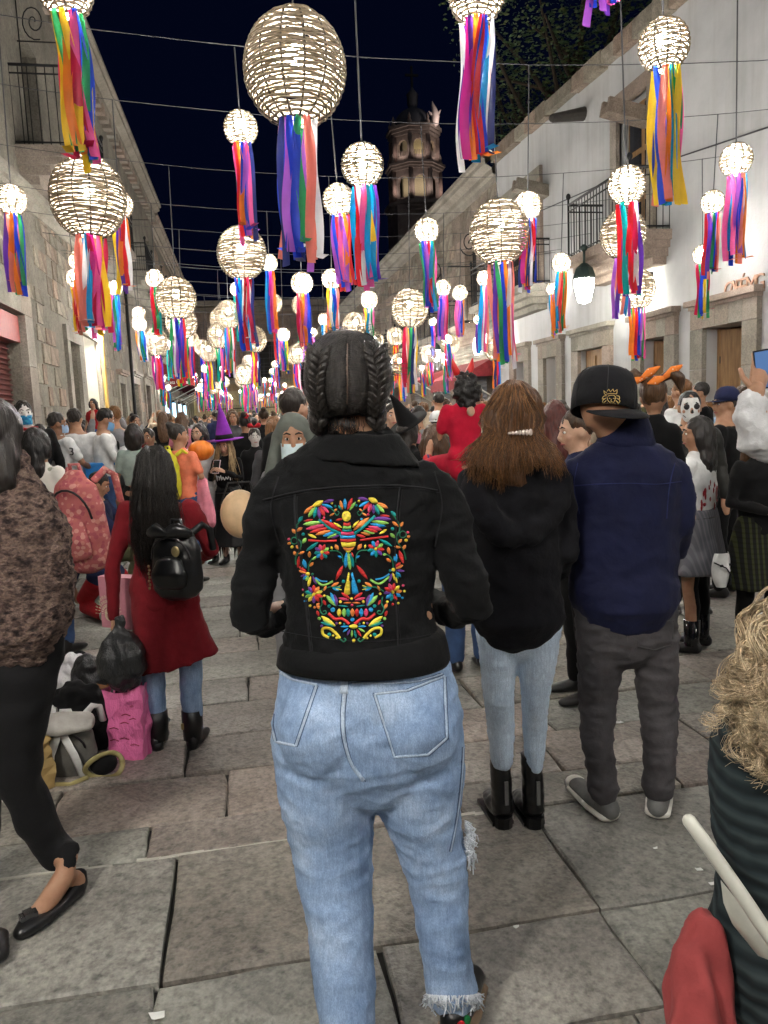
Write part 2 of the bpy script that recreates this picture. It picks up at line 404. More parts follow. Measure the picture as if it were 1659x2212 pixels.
def masonry(parent, X, side, y0, y1, z0, z1, ops, hrow, lrow, skip, maxparts, name='stone', mat=None):
    parts = []; z = z0
    while z < z1-0.1:
        h = random.uniform(*hrow); y = y0+random.uniform(0, 0.5)
        while y < y1:
            l = random.uniform(*lrow)*(1+max(0, (y-18))*0.015)
            e = min(y+l, y1)
            if not any(o[0]-0.32 < e and y < o[1]+0.32 and z < o[3]+0.4 and z+h > o[2]-0.2 for o in ops) and e-y > 0.12:
                if random.random() > skip(y, z): parts.append((y, e, z, min(z+h, z1)))
            y += l
        z += h
    parts.sort(key=lambda p: p[0]); rest = MB()
    def geo(mb, y, e, z, t, o=(0, 0, 0)):
        pr = random.uniform(0.008, 0.035); c = 0.02; j = lambda: random.uniform(-0.018, 0.018); X1 = X-side*pr
        q = [(y+0.008+j()*0.5, z+0.008), (e-0.008+j()*0.5, z+0.008+j()*0.4), (e-0.008+j()*0.5, t-0.008), (y+0.008, t-0.008+j()*0.4)]
        cy, cz = (y+e)/2, (z+t)/2
        vs = [(X-side*-0.02-o[0], a-o[1], b2-o[2]) for a, b2 in q]+[(X1-o[0], cy+(a-cy)*0.95+j()*0.3-o[1], cz+(b2-cz)*0.93+j()*0.3-o[2]) for a, b2 in q]
        mb.add(vs, [(4, 5, 6, 7) if side < 0 else (7, 6, 5, 4)]+[(i, (i+1) % 4, 4+(i+1) % 4, 4+i) if side < 0 else (4+i, 4+(i+1) % 4, (i+1) % 4, i) for i in range(4)])
    for i, p in enumerate(parts):
        if i < maxparts:
            mb = MB(); o = (X, (p[0]+p[1])/2, (p[2]+p[3])/2); geo(mb, *p, o); s_ = mb.build(name, mat or M_BLOCK, parent); s_.location = o
        else: geo(rest, *p)
    if rest.v: rest.build('far_masonry', mat or M_BLOCK, parent, kind='stuff')
def baluster_rail(parent, x0, x1, y0, y1, z0, z1, step=0.13, mat=None, knob=True):
    """iron balcony rail round three sides of a slab; x0 is at the wall"""
    mb = MB(); mat = mat or M_IRON
    rail = MB()
    for z in (z0+0.05, z1-0.14, z1):
        rail.tube([(x0, y0, z), (x1, y0, z), (x1, y1, z), (x0, y1, z)], 0.016 if z < z1 else 0.026, n=6, ref=(0, 0, 1))
    for y in (y0, y1): rail.tube([(x1, y, z0), (x1, y, z1+0.1)], 0.024, n=6)
    if knob:
        for y in (y0, y1): rail.ell((x1, y, z1+0.17), (0.05, 0.05, 0.07))
    r = rail.build('railing', mat, parent, True)
    k = max(2, int((y1-y0)/step)); pts = [(x1, y0+(y1-y0)*i/k) for i in range(1, k)]
    kx = max(1, int(abs(x1-x0)/step)); pts += [(x0+(x1-x0)*i/kx, y) for i in range(0, kx) for y in (y0, y1)]
    b = MB(); b.tube([(0, 0, z0), (0, 0, z1)], 0.0095, n=5); me = None
    for p in pts:
        if me is None: o = b.build('baluster', mat, r, True); me = o.data
        else: o = same('baluster', me, r)
        o.location = (p[0], p[1], 0)
    return r

# ------------------------------------------------------------------ left: old stone building
LB = thing('stone_building', 'tall old masonry building along the west side of the street, patchy stone below a balcony', 'building', (XL, 20, 0))
LBo = tuple(LB.location)
class _W:                                # parts given in world coordinates under a moved root
    pass
def under(o, root):
    o.location = tuple(a-b2 for a, b2 in zip(o.location, root.location)); return o
LB.location = (0, 0, 0)
zL = lambda y: 11.0+(y-14)*0.035
o_sh = opn(-60, 37, 680, XL); o_sh = (o_sh[0], o_sh[1], -0.1, 3.42)
o_d2 = opn(144, 163, 741, XL); o_d3 = opn(172, 204, 730, XL)
o_far = [opn(256, 267, 829, XL), opn(287, 298, 830, XL), opn(312, 321, 832, XL), opn(333, 341, 836, XL)]
o_bal = (16.2, 17.5, 6.6, 8.9)
o_up = [opn(262, 276, 585, XL, 690), (24.3, 25.8, 6.9, 9.4), (30.5, 32.0, 7.1, 9.6), (37, 38.6, 7.3, 9.9)]
opsL = [o_sh, o_d2, o_d3, *o_far, o_bal, *o_up[1:]]
wall('wall', XL, -1, 4.0, 41.0, 12.0, opsL, M_PLAST, LB, zfun=zL)
masonry(LB, XL, -1, 10.8, 41.0, 0.0, 5.7, opsL, (0.24, 0.42), (0.3, 0.75), lambda y, z: 0.28 if mnoise.noise((y*0.5, z*0.6, 3)) < 0.05 else 0.75, 250)
def band(parent, name, X, side, pts, prof, mat):
    """moulding swept along (y, z) pts; prof = (out, up)"""
    mb = MB(); mb.strip([[(X-side*a, y, z+h) for a, h in prof] for y, z in pts]); return mb.build(name, mat, parent)
prof1 = [(0.0, -0.2), (0.05, -0.2), (0.07, -0.1), (0.14, -0.06), (0.14, 0.02), (0.22, 0.05), (0.22, 0.14), (0.0, 0.17)]
zB = lambda y: 5.62+(y-15)*0.05
band(LB, 'string_course', XL, -1, [(4, zB(4)), (15, zB(15)), (28, zB(28)), (41, zB(41))], prof1, M_TRIM)
profc = [(0.0, -0.55), (0.08, -0.55), (0.10, -0.4), (0.2, -0.34), (0.2, -0.2), (0.42, -0.08), (0.42, 0.05), (0.5, 0.08), (0.5, 0.2), (0.0, 0.24)]
band(LB, 'cornice', XL, -1, [(4, zL(4)), (41.0, zL(41))], profc, M_TRIM)
for i in range(40):                        # carved blocks under the cornice
    y = 13+i*0.7; mb = MB(); mb.cbox((XL+0.15, y, zL(y)-0.72), (0.26, 0.3, 0.26)); mb.build('dentil', M_TRIM, LB)
# pilaster strips round the shutter and the doorways
def surround(parent, X, side, o, w=0.34, out=0.07, cap=True):
    fr = MB()
    f = fr.build if False else None
    a, b2, z0, z1 = o[0], o[1], 0.0, o[3]
    objs = []
    nb = 4
    for yc in (a-w/2-0.002, b2+w/2+0.002):
        for k in range(nb):
            m_ = MB(); za, zb = (z1)*k/nb, (z1)*(k+1)/nb
            m_.cbox((X-side*out/2+side*0.06, yc, (za+zb)/2), (out+0.12, w, zb-za-0.008)); m_.build('jamb_stone', M_TRIM, parent)
    n = 5; L_ = b2-a+2*w
    for k in range(n):
        m_ = MB(); m_.cbox((X-side*out/2+side*0.06, a-w+L_*(k+0.5)/n, z1+w*0.55), (out+0.122, L_/n-0.007, w*1.1-0.008)); m_.build('lintel_stone', M_TRIM, parent)
    m_ = MB()
    if cap: m_.cbox((X-side*0.08, (a+b2)/2, z1+w*1.1+0.05), (0.22, L_+0.12, 0.1)); m_.cbox((X-side*0.05, (a+b2)/2, z1+w*1.1-0.03), (0.15, L_+0.03, 0.06)); m_.build('door_cornice', M_TRIM, parent)
surround(LB, XL, -1, o_sh, 0.5, 0.12, False); surround(LB, XL, -1, o_d2, 0.3, 0.08, False); surround(LB, XL, -1, o_d3, 0.3, 0.08, False)
for o in o_far: surround(LB, XL, -1, o, 0.28, 0.06)
M_SHUT = plain('shutter_red', (0.16, 0.045, 0.04), 0.5, 0.2); M_SHUTW = plain('shutter_cream', (0.55, 0.5, 0.42), 0.5)
def shutter(parent, X, side, o, mat, ztop, step=0.085, d=0.22):
    root = MB(); root.box((X+side*d, o[0], 0), (X+side*(d+0.04), o[1], o[3])); r = root.build('roller_shutter', mat, parent)
    b = MB(); b.tube([(0, o[0]+0.02, 0), (0, o[1]-0.02, 0)], 0.02, 0.036, n=6, ref=(1, 0, 0)); me = None
    z = 0.05
    while z < ztop:
        if me is None: s_ = b.build('slat', mat, r, True); me = s_.data
        else: s_ = same('slat', me, r)
        s_.location = (X+side*(d-0.012), 0, z); z += step
shutter(LB, XL, -1, o_sh, M_SHUT, 2.95); shutter(LB, XL, -1, o_d2, M_SHUTW, 3.0)
fb = MB(); fb.box((XL-0.2, o_sh[0]+0.05, 2.95), (XL+0.02, o_sh[1]-0.05, 3.38)); fb.build('fascia_board', plain('fascia_red', (0.35, 0.06, 0.05), 0.5), LB)
def dark_back(parent, X, side, ops, mat, name, d=0.34):
    for o in ops:
        m_ = MB(); m_.box((X+side*(d-0.05), o[0]-0.01, max(0, o[2])), (X+side*d, o[1]+0.01, o[3])); m_.build(name, mat, parent)
dark_back(LB, XL, -1, [o_d3], plain('pale_door', (0.62, 0.58, 0.46), 0.6), 'door', 0.06)
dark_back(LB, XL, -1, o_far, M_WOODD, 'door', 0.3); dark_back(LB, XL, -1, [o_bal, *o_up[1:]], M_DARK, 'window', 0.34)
def balcony(parent, X, side, y0, y1, z0, out=0.75, h=1.05, tall=0.0, label=None):
    mb = MB()
    for (o_, zz, hh) in ((out, z0-0.09, 0.18), (out*0.8, z0-0.24, 0.13), (out*0.55, z0-0.38, 0.15), (out*0.32, z0-0.52, 0.15)):
        mb.cbox((X-side*o_/2, (y0+y1)/2, zz), (o_, (y1-y0)*(0.82+0.2*o_/out), hh))
    bl = mb.build('balcony', M_TRIM, parent)
    baluster_rail(bl, X, X-side*(out-0.06), y0+0.06, y1-0.06, z0+0.02, z0+h); return bl
balcony(LB, XL, -1, 15.1, 19.3, 6.45, 0.95, 1.35)
for o in o_up[1:]: balcony(LB, XL, -1, o[0]-0.5, o[1]+0.5, o[2]-0.1, 0.7, 1.0)
for y in (16.0, 29.0):                     # scroll brackets of iron
    sp = MB(); pts = []
    for k in range(28):
        a = k*0.42; r = 0.03+0.011*k; pts.append((XL+0.32+r*math.cos(a)*0.7, y, 8.9+r*math.sin(a)))
    sp.tube(pts, 0.013, n=5); sp.tube([(XL, y, 8.55), (XL+0.9, y, 8.55)], 0.013, n=5); sp.tube([(XL+0.04, y, 6.2), (XL+0.04, y, 9.9)], 0.013, n=5); sp.build('scroll_bracket', M_IRON, LB, True)
dp = MB(); dpx = onx(272, 700, XL); dp.tube([(XL+0.07, dpx[1], 0), (XL+0.07, dpx[1], 8)], 0.055, n=8); dp.build('drainpipe', M_IRON, LB, True)
pj = MB(); pj.box((XL, o_d3[1]+0.31, 0), (XL+0.14, o_d3[1]+0.62, 4.6)); pj.build('ochre_strip', plain('ochre', (0.42, 0.26, 0.06), 0.8), LB)

# next buildings on the left, up to the end of the street
LC = thing('stone_building', 'farther masonry building on the west side with ground floor shops and red awnings', 'building')
opsC = []
for k in range(9):
    y = 43.0+k*3.4; opsC += [(y, y+1.6, -0.1, 3.0), (y+0.2, y+1.4, 6.0, 8.6)]
wall('wall', XL-0.2, -1, 41.0, YEND, 12.3, opsC, M_PLAST, LC, zfun=lambda y: 11.6+(y-41)*0.02)
masonry(LC, XL-0.2, -1, 41.0, YEND, 3.4, 11, opsC, (0.5, 0.8), (0.7, 1.3), lambda y, z: 0.35, 0)
band(LC, 'cornice', XL-0.2, -1, [(41.0, 11.6), (YEND, 12.3)], profc, M_TRIM)
band(LC, 'string_course', XL-0.2, -1, [(41.0, 5.4), (YEND, 5.4)], prof1, M_TRIM)
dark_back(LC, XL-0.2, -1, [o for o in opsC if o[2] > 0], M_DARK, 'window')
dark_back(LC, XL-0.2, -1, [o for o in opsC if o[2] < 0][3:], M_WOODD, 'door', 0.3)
for o in [o for o in opsC if o[2] > 0][:6]: balcony(LC, XL-0.2, -1, o[0]-0.35, o[1]+0.35, o[2]-0.1, 0.6, 1.0)
for k in range(7):
    mb = MB(); y = 41.3+k*4.8; mb.lathe([(0.2, 0), (0.28, 0.25), (0.12, 0.5), (0.2, 0.7), (0.02, 1.2)], 8, (XL-0.3, y, 11.75+(y-41)*0.02)); mb.build('finial', M_TRIM, LC, True)

# ------------------------------------------------------------------ right: white stucco building
RB = thing('white_building', 'long white stucco building on the east side with stone door frames', 'building')
zR = lambda y: 8.35+(y-12.9)*0.04
dA, dB, dC = opn(1527, 1613, 702, XR), opn(1392, 1443, 731, XR), opn(1255, 1308, 753, XR)
dD, dE = opn(1180, 1207, 772, XR), opn(1115, 1137, 782, XR)
b1 = onx(1300, 560, XR); b1b = onx(1450, 520, XR)
wB1 = (b1b[1]+0.75, b1[1]-0.8, b1[2]-0.0, b1[2]+2.75)
b2_ = onx(1068, 640, XR); b2b = onx(1190, 612, XR)
wB2 = (b2b[1]+0.7, b2_[1]-0.7, b2b[2], b2b[2]+2.7)
YRB = onx(1074, 400, XR)[1]
opsR = [dA, dB, dC, dD, dE, wB1, wB2]
wall('wall', XR, 1, 2.0, YRB, 9.2, opsR, M_STUCCO, RB, zfun=zR, depth=0.45)
for o in (dA, dB, dC, dD, dE): surround(RB, XR, 1, o, 0.36, 0.09)
for o in (wB1, wB2): surround(RB, XR, 1, (o[0], o[1], 0, o[2]), 0.0, 0.0, False) if False else None
y = 2.0
while y < YRB-0.05:
    l = min(random.uniform(0.45, 0.8), YRB-y); m_ = MB(); h = random.uniform(0.3, 0.4)
    m_.cbox((XR-0.02, y+l/2, zR(y+l/2)+0.12), (0.34+random.uniform(-0.03, 0.03), l-0.015, h), 0, 0.04, 0.03); m_.build('coping_stone', M_BLOCK, RB); y += l
def panel_door(parent, X, side, o, mat, d=0.3, half=None, name='door'):
    a, b2 = (o[0], o[1]) if half is None else half
    mb = MB(); mb.box((X+side*d, a+0.01, 0.02), (X+side*(d+0.06), b2-0.01, o[3]-0.01)); dr = mb.build(name, mat, parent)
    w = (b2-a); n = 2 if w > 0.9 else 1
    for k in range(n):
        for z0, z1 in ((0.15, 0.9), (1.0, o[3]-0.15)):
            p = MB(); ya, yb = a+w*k/n+0.09, a+w*(k+1)/n-0.09
            p.cbox((X+side*(d-0.012), (ya+yb)/2, (z0+z1)/2), (0.03, yb-ya, z1-z0)); p.build('panel', mat, dr)
    return dr
panel_door(RB, XR, 1, dC, M_WOOD, 0.12); panel_door(RB, XR, 1, dD, M_WOOD, 0.3); panel_door(RB, XR, 1, dE, M_WOOD, 0.3)
def open_door(o):                           # leaves folded back into the reveal, dim room behind
    rm = MB(); rm.box((XR+0.47, o[0]-0.6, 0.01), (XR+3.2, o[1]+0.6, o[3]+0.2))
    room = rm.build('room', plain('room_brown', (0.10, 0.055, 0.045), 0.8), RB)
    # hollow: drop the street side of the box
    bm = bmesh.new(); bm.from_mesh(room.data); bm.faces.ensure_lookup_table()
    bmesh.ops.delete(bm, geom=[f for f in bm.faces if f.calc_center_median().x < XR+0.5], context='FACES'); bm.to_mesh(room.data); bm.free()
    for s_, yy in ((1, o[1]-0.04), (-1, o[0]+0.04)):
        fr = MB(); fr.box((XR+0.2, yy-0.04, 0.02), (XR+0.3, yy+0.04, o[3]-0.02)); fr.build('door_frame', M_WOOD, RB)
    lf = MB(); lf.cbox((XR+0.38, o[1]-0.28, o[3]/2), (0.05, 0.5, o[3]-0.06), 0.75); d_ = lf.build('door', M_WOOD, RB)
    lf = MB(); lf.cbox((XR+0.42, o[0]+0.3, o[3]/2), (0.05, 0.45, o[3]-0.06), -0.9); lf.build('door', M_WOOD, RB)
    for z in (0.5, 1.4, 2.2):
        h = MB(); h.cbox((XR+0.2, o[1]-0.1, z), (0.02, 0.03, 0.12)); h.build('hinge', M_IRON, d_)
open_door(dA); open_door(dB)
for o in (wB1, wB2):
    for yc in (o[0]-0.13, o[1]+0.13):
        m_ = MB(); m_.cbox((XR-0.02, yc, (o[2]+o[3])/2), (0.13, 0.26, o[3]-o[2])); m_.build('jamb_stone', M_TRIM, RB)
    m_ = MB(); m_.cbox((XR-0.022, (o[0]+o[1])/2, o[3]+0.14), (0.14, o[1]-o[0]+0.52, 0.28)); m_.build('lintel_stone', M_TRIM, RB)
    mb = MB(); mb.box((XR+0.2, o[0], o[2]), (XR+0.26, o[1], o[3])); wd = mb.build('window', M_WOOD, RB)
    for k in range(2):
        for q in range(3):
            p = MB(); yy = o[0]+(o[1]-o[0])*(k+0.5)/2; zz = o[2]+(o[3]-o[2])*(q+0.5)/3
            p.cbox((XR+0.19, yy, zz), (0.02, (o[1]-o[0])/2-0.16, (o[3]-o[2])/3-0.12)); p.build('pane', plain('night_glass', (0.02, 0.022, 0.03), 0.1), wd)
balcony(RB, XR, 1, b1b[1], b1[1], b1[2], 0.85, 1.1); balcony(RB, XR, 1, b2b[1], b2_[1], b2b[2], 0.8, 1.1)
def spout(px, py, mat, iron=False):
    p = onx(px, py, XR); mb = MB()
    if iron: mb.tube([(XR+0.05, p[1], p[2]), (XR-0.75, p[1], p[2]-0.12)], [0.15, 0.09], n=10, ref=(0, 0, 1))
    else:
        M = Matrix.Translation((XR-0.4, p[1], p[2])) @ Matrix.Rotation(0.2, 4, 'Y')
        mb.box((-0.45, -0.17, -0.13), (0.5, 0.17, 0.0), M); mb.box((-0.45, -0.17, 0), (0.5, -0.09, 0.14), M); mb.box((-0.45, 0.09, 0), (0.5, 0.17, 0.14), M)
    mb.build('drain_spout', mat, RB)
spout(1262, 245, plain('dark_pipe', (0.05, 0.045, 0.04), 0.8), True); spout(1395, 245, M_BLOCK); spout(1180, 408, M_BLOCK)

# ------------------------------------------------------------------ right: farther stone building with shops
RC = thing('stone_building', 'long brown stone building beyond the white one, iron balconies above lit shops', 'building')
zC = lambda y: 8.75+(y-YRB)*0.004
opsD = [(24.2, 26.6, -0.1, 2.75), (28.6, 31.2, -0.1, 2.75)]
for k in range(10):
    y = 25.0+k*4.3; opsD += [(y, y+1.3, 4.3, 6.9)]
    if k > 1: opsD += [(y-0.2, y+1.8, -0.1, 2.8)]
wall('wall', XR+0.05, 1, YRB, YEND, 9.2, opsD, M_PLAST, RC, zfun=zC)
masonry(RC, XR+0.05, 1, YRB, 58, 4.4, 8.4, opsD, (0.3, 0.5), (0.45, 0.95), lambda y, z: 0.25, 230)
band(RC, 'cornice', XR+0.05, 1, [(YRB, zC(YRB)), (YEND, zC(YEND))], profc, M_TRIM)
band(RC, 'string_course', XR+0.05, 1, [(YRB, 3.95), (YEND, 3.95)], prof1, M_TRIM)
for k in range(9):
    m_ = MB(); z = 2.85+k*0.115; m_.box((XR-0.06, YRB+0.06, z), (XR+0.06, 40.0, z+0.095)); m_.build('fascia_course', M_TRIM, RC)
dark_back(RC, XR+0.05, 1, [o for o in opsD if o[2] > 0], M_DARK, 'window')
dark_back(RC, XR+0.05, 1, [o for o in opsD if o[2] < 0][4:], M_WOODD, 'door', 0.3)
M_SHUTG = plain('shutter_grey', (0.16, 0.15, 0.16), 0.4, 0.3)
for o in [o for o in opsD if o[2] < 0][:3]: shutter(RC, XR+0.05, 1, o, M_SHUTG, 2.7, 0.11)
for o in [o for o in opsD if o[2] > 0][:8]:
    balcony(RC, XR+0.05, 1, o[0]-0.5, o[1]+0.5, o[2], 0.7, 1.0)
    surround_o = (o[0], o[1], o[2], o[3]); m_ = MB(); m_.cbox((XR-0.03, (o[0]+o[1])/2, o[3]+0.16), (0.2, o[1]-o[0]+0.6, 0.3)); m_.build('lintel_stone', M_TRIM, RC)
for y in (23.6, 28.0):
    sp = MB(); pts = []
    for k in range(30):
        a = k*0.42; r = 0.03+0.013*k; pts.append((XR-0.6-r*math.cos(a)*0.8, y, 6.6+r*math.sin(a)))
    sp.tube(pts, 0.02, n=5); sp.tube([(XR, y, 5.9), (XR-1.3, y, 5.9)], 0.02, n=5); sp.build('scroll_bracket', M_IRON, RC, True)

# ------------------------------------------------------------------ end of the street
EB = thing('stone_building', 'wide dark stone facade closing the far end of the street', 'building')
ew = MB(); ZE = 12.6
ops_e = [(-1.6, 0.1, 5.4, 8.8), (2.6, 4.6, 5.4, 8.8), (7.2, 8.8, 5.4, 8.8)]
xs = sorted({-12.0, 16.0, *[o[0] for o in ops_e], *[o[1] for o in ops_e]}); zs = [-0.1, 5.4, 8.8, ZE]
for a, b2 in zip(xs, xs[1:]):
    for c, d in zip(zs, zs[1:]):
        if any(o[0] <= a and b2 <= o[1] and o[2] <= c and d <= o[3] for o in ops_e): continue
        ew.add([(a, YEND+2, c), (b2, YEND+2, c), (b2, YEND+2, d), (a, YEND+2, d)], [(0, 1, 2, 3)])
ew.box((-12, YEND+2.01, ZE-0.1), (16, YEND+9, ZE)); ew.build('wall', M_PLAST, EB)
for o in ops_e:
    m_ = MB(); m_.box((o[0]-0.01, YEND+2.3, o[2]), (o[1]+0.01, YEND+2.4, o[3])); wd = m_.build('window', M_DARK, EB)
    for dx in (-0.2, o[1]-o[0]+0.2): m_ = MB(); m_.cbox((o[0]+dx, YEND+1.95, (o[2]+o[3])/2), (0.38, 0.3, o[3]-o[2]+0.3)); m_.build('jamb_stone', M_TRIM, EB)
    m_ = MB(); m_.cbox(((o[0]+o[1])/2, YEND+1.9, o[3]+0.35), (o[1]-o[0]+1.0, 0.5, 0.35)); m_.build('lintel_stone', M_TRIM, EB)
m_ = MB(); m_.cbox((2, YEND+1.8, ZE-0.2), (28, 0.9, 0.5)); m_.cbox((2, YEND+1.9, ZE-0.75), (28, 0.5, 0.4)); m_.build('cornice', M_TRIM, EB)
m_ = MB(); m_.cbox((2, YEND+1.9, 5.0), (28, 0.4, 0.35)); m_.build('string_course', M_TRIM, EB)
for k in range(60):
    z = 0.4+(k//15)*0.95; x = -6+(k % 15)*1.25+(0.6 if (k//15) % 2 else 0); m_ = MB(); m_.cbox((x, YEND+1.98, z+0.45), (1.2, 0.09, 0.9)); m_.build('stone', M_TRIM, EB)
FE = thing('iron_fence', 'black iron railing fence across the far end of the street', 'fence')
fx0, fx1, FY = -2.6, 8.0, 70.0
m_ = MB(); m_.box((fx0, FY-0.03, 2.35), (fx1, FY+0.03, 2.43)); m_.box((fx0, FY-0.03, 0.6), (fx1, FY+0.03, 0.68)); m_.build('rail', M_IRON, FE)
pk = MB(); pk.tube([(0, 0, 0.4), (0, 0, 2.6)], 0.022, n=5, cap=False); pk.lathe([(0.04, 2.6), (0.0, 2.75)], 5); me = None
for k in range(int((fx1-fx0)/0.17)):
    o = pk.build('picket', M_IRON, FE) if me is None else same('picket', me, FE); me = o.data; o.location = (fx0+k*0.17, FY, 0)
m_ = MB(); m_.box((fx0-0.1, FY-0.15, 0), (fx1+0.1, FY+0.15, 0.45)); m_.build('plinth', M_TRIM, FE)
PC = thing('stone_pillar', 'square stone gate pillar beside the far railing fence', 'pillar', (1.95, FY-0.8, 0))
m_ = MB(); m_.cbox((0, 0, 2.1), (0.75, 0.75, 4.2)); m_.build('shaft', M_TRIM, PC); m_ = MB(); m_.cbox((0, 0, 4.35), (1.0, 1.0, 0.3), ch=0.1); m_.build('capital', M_TRIM, PC)

# ------------------------------------------------------------------ floodlit bell tower
TY = 95.0; tc = ony(897, 400, TY); TX = tc[0]
TW = thing('bell_tower', 'dark church bell tower with two floodlit belfry storeys rising beyond the roofs', 'tower', (TX, TY, 0), 0.0)
zt = lambda py: ony(897, py, TY-3.3)[2]
wpx = lambda px: px*(TY-2)*0.90/FPX
M_TOW = stone_mat('tower_stone', (0.15, 0.115, 0.10), (0.26, 0.20, 0.18), 0.5, 0.5, 0.1, 0.9)
def octa(r, z0, z1, r2=None, n=8, off=math.pi/8):
    mb = MB(); r2 = r if r2 is None else r2
    mb.lathe([(0, z0), (r, z0), (r2, z1), (0, z1)], n, M=Matrix.Rotation(off, 4, 'Z')); return mb
H = lambda px: wpx(px)/2/math.cos(math.pi/8)
def octa_wall(r, z0, z1, wid, arch0, arch1):      # eight faces, each with an arched opening
    mb = MB(); n = 8
    for i in range(n):
        a0, a1 = 2*math.pi*(i-0.5)/n-math.pi/2, 2*math.pi*(i+0.5)/n-math.pi/2
        p0, p1 = np.array([r*math.cos(a0), r*math.sin(a0)]), np.array([r*math.cos(a1), r*math.sin(a1)])
        L_ = np.linalg.norm(p1-p0); s0, s1 = (1-wid/L_)/2, (1+wid/L_)/2
        P = lambda s_, z: (*(p0+(p1-p0)*s_), z)
        Q = lambda s_, z: (*((p0+(p1-p0)*s_)*0.86), z)
        mb.add([P(0, z0), P(s0, z0), P(s0, z1), P(0, z1)], [(0, 1, 2, 3)]); mb.add([P(s1, z0), P(1, z0), P(1, z1), P(s1, z1)], [(0, 1, 2, 3)])
        mb.add([P(s0, z0), P(s1, z0), P(s1, arch0), P(s0, arch0)], [(0, 1, 2, 3)])
        k = 8; arc = [(s0+(s1-s0)*(0.5-0.5*math.cos(math.pi*j/k)), arch1-wid/2+wid/2*math.sin(math.pi*j/k)) for j in range(k+1)]
        for (sa, za), (sb, zb) in zip(arc, arc[1:]):
            mb.add([P(sa, za), P(sb, zb), P(sb, z1), P(sa, z1)], [(0, 1, 2, 3)]); mb.add([P(sa, za), Q(sa, za), Q(sb, zb), P(sb, zb)], [(0, 1, 2, 3)])
        for s_ in (s0, s1): mb.add([P(s_, arch0), Q(s_, arch0), Q(s_, arch1-wid/2), P(s_, arch1-wid/2)], [(0, 1, 2, 3)])
        mb.add([P(s0, arch0), P(s1, arch0), Q(s1, arch0), Q(s0, arch0)], [(0, 1, 2, 3)])
    return mb
sh = MB(); w_ = wpx(118)/2; sh.box((-w_, -w_, 0), (w_, w_, zt(440))); sh.build('shaft', M_TOW, TW)
for py0, py1, pw in ((452, 430, 140), (360, 344, 132), (284, 262, 122)):
    z0, z1 = zt(py0), zt(py1); h_ = (z1-z0)/3
    m_ = MB()
    for k, f_ in enumerate((0.92, 0.97, 1.03)):
        q = octa(H(pw)*f_, z0+h_*k, z0+h_*(k+1)); m_.add(q.v, q.f)
    m_.build('cornice', M_TOW, TW)
octa_wall(H(112), zt(432), zt(360), 1.5, zt(420), zt(372)).build('lower_belfry', M_TOW, TW)
octa_wall(H(104), zt(345), zt(284), 1.35, zt(328), zt(293)).build('upper_belfry', M_TOW, TW)
for (pw, a, b2) in ((112, 432, 360), (104, 345, 284)):
    for i in range(8):
        an = 2*math.pi*(i+0.5)/8-math.pi/2; m_ = MB(); r = H(pw); m_.tube([(r*math.cos(an), r*math.sin(an), zt(a)), (r*math.cos(an), r*math.sin(an), zt(b2))], 0.28, n=8, cap=False); m_.build('column', M_TOW, TW, True)
M_CORE = plain('belfry_core', (0.5, 0.42, 0.26), 0.9)
octa(H(60), zt(345), zt(284)).build('inner_wall', M_CORE, TW); octa(H(64), zt(432), zt(362)).build('inner_wall', M_CORE, TW)
m_ = MB()
for i in range(8):
    an = 2*math.pi*i/8-math.pi/2; r = H(104)*0.93
    for k in range(-3, 4): m_.tube([(r*math.cos(an)-math.sin(an)*k*0.2, r*math.sin(an)+math.cos(an)*k*0.2, zt(330)), (r*math.cos(an)-math.sin(an)*k*0.2, r*math.sin(an)+math.cos(an)*k*0.2, zt(318))], 0.05, n=5)
m_.build('balustrade', M_TOW, TW, kind='stuff')
dm = MB(); R_ = H(92); zb = zt(262); prof = [(R_*math.cos(a), zb+R_*1.05*math.sin(a)) for a in np.linspace(0, 1.35, 9)]
dm.lathe(prof+[(R_*0.22, zt(205)), (R_*0.26, zt(200)), (R_*0.26, zt(182)), (R_*0.3, zt(180)), (R_*0.1, zt(168)), (0.05, zt(160)), (0.0, zt(160))], 16); dm.build('dome', plain('dome_tile', (0.05, 0.05, 0.06), 0.7), TW, True)
cr = MB(); cr.box((-0.12, -0.12, zt(162)), (0.12, 0.12, zt(115))); cr.box((-0.8, -0.1, zt(138)), (0.8, 0.1, zt(133))); cr.build('cross', M_IRON, TW)
for i in range(8):
    for (pw, py) in ((118, 262), (128, 344)):
        an = 2*math.pi*(i+0.5)/8-math.pi/2; r = H(pw)*0.9; m_ = MB()
        m_.lathe([(0.22, 0), (0.3, 0.3), (0.14, 0.6), (0.2, 0.8), (0.0, 1.3)], 8, (r*math.cos(an), r*math.sin(an), zt(py))); m_.build('pinnacle', M_TOW, TW, True)
st = MB(); st.tube([(0, 0, 0), (0.1, 0, 0.8), (0, 0, 1.5), (-0.25, 0, 2.4)], [0.45, 0.5, 0.35, 0.05], n=8); st.tube([(0.3, 0, 0.9), (0.75, 0, 1.5)], [0.25, 0.05], n=6); st.tube([(-0.3, 0, 0.9), (-0.7, 0, 1.3)], [0.22, 0.05], n=6)
s_ = st.build('statue', plain('pale_stone', (0.6, 0.48, 0.44), 0.8), TW, True); s_.location = (wpx(41), -H(118)*0.72, zt(258))
def tower_lamp(x, y, z, e, tx, ty, tz, col=(1, 0.86, 0.78)):
    l = bpy.data.lights.new('floodlight', 'SPOT'); l.energy = e; l.spot_size = 2.2; l.spot_blend = 0.8; l.color = col; l.shadow_soft_size = 0.2
    o = bpy.data.objects.new('floodlight', l); COL.objects.link(o); o.parent = TW; o.location = (x, y, z)
    o.rotation_euler = Vector((tx-x, ty-y, tz-z)).to_track_quat('-Z', 'Y').to_euler()
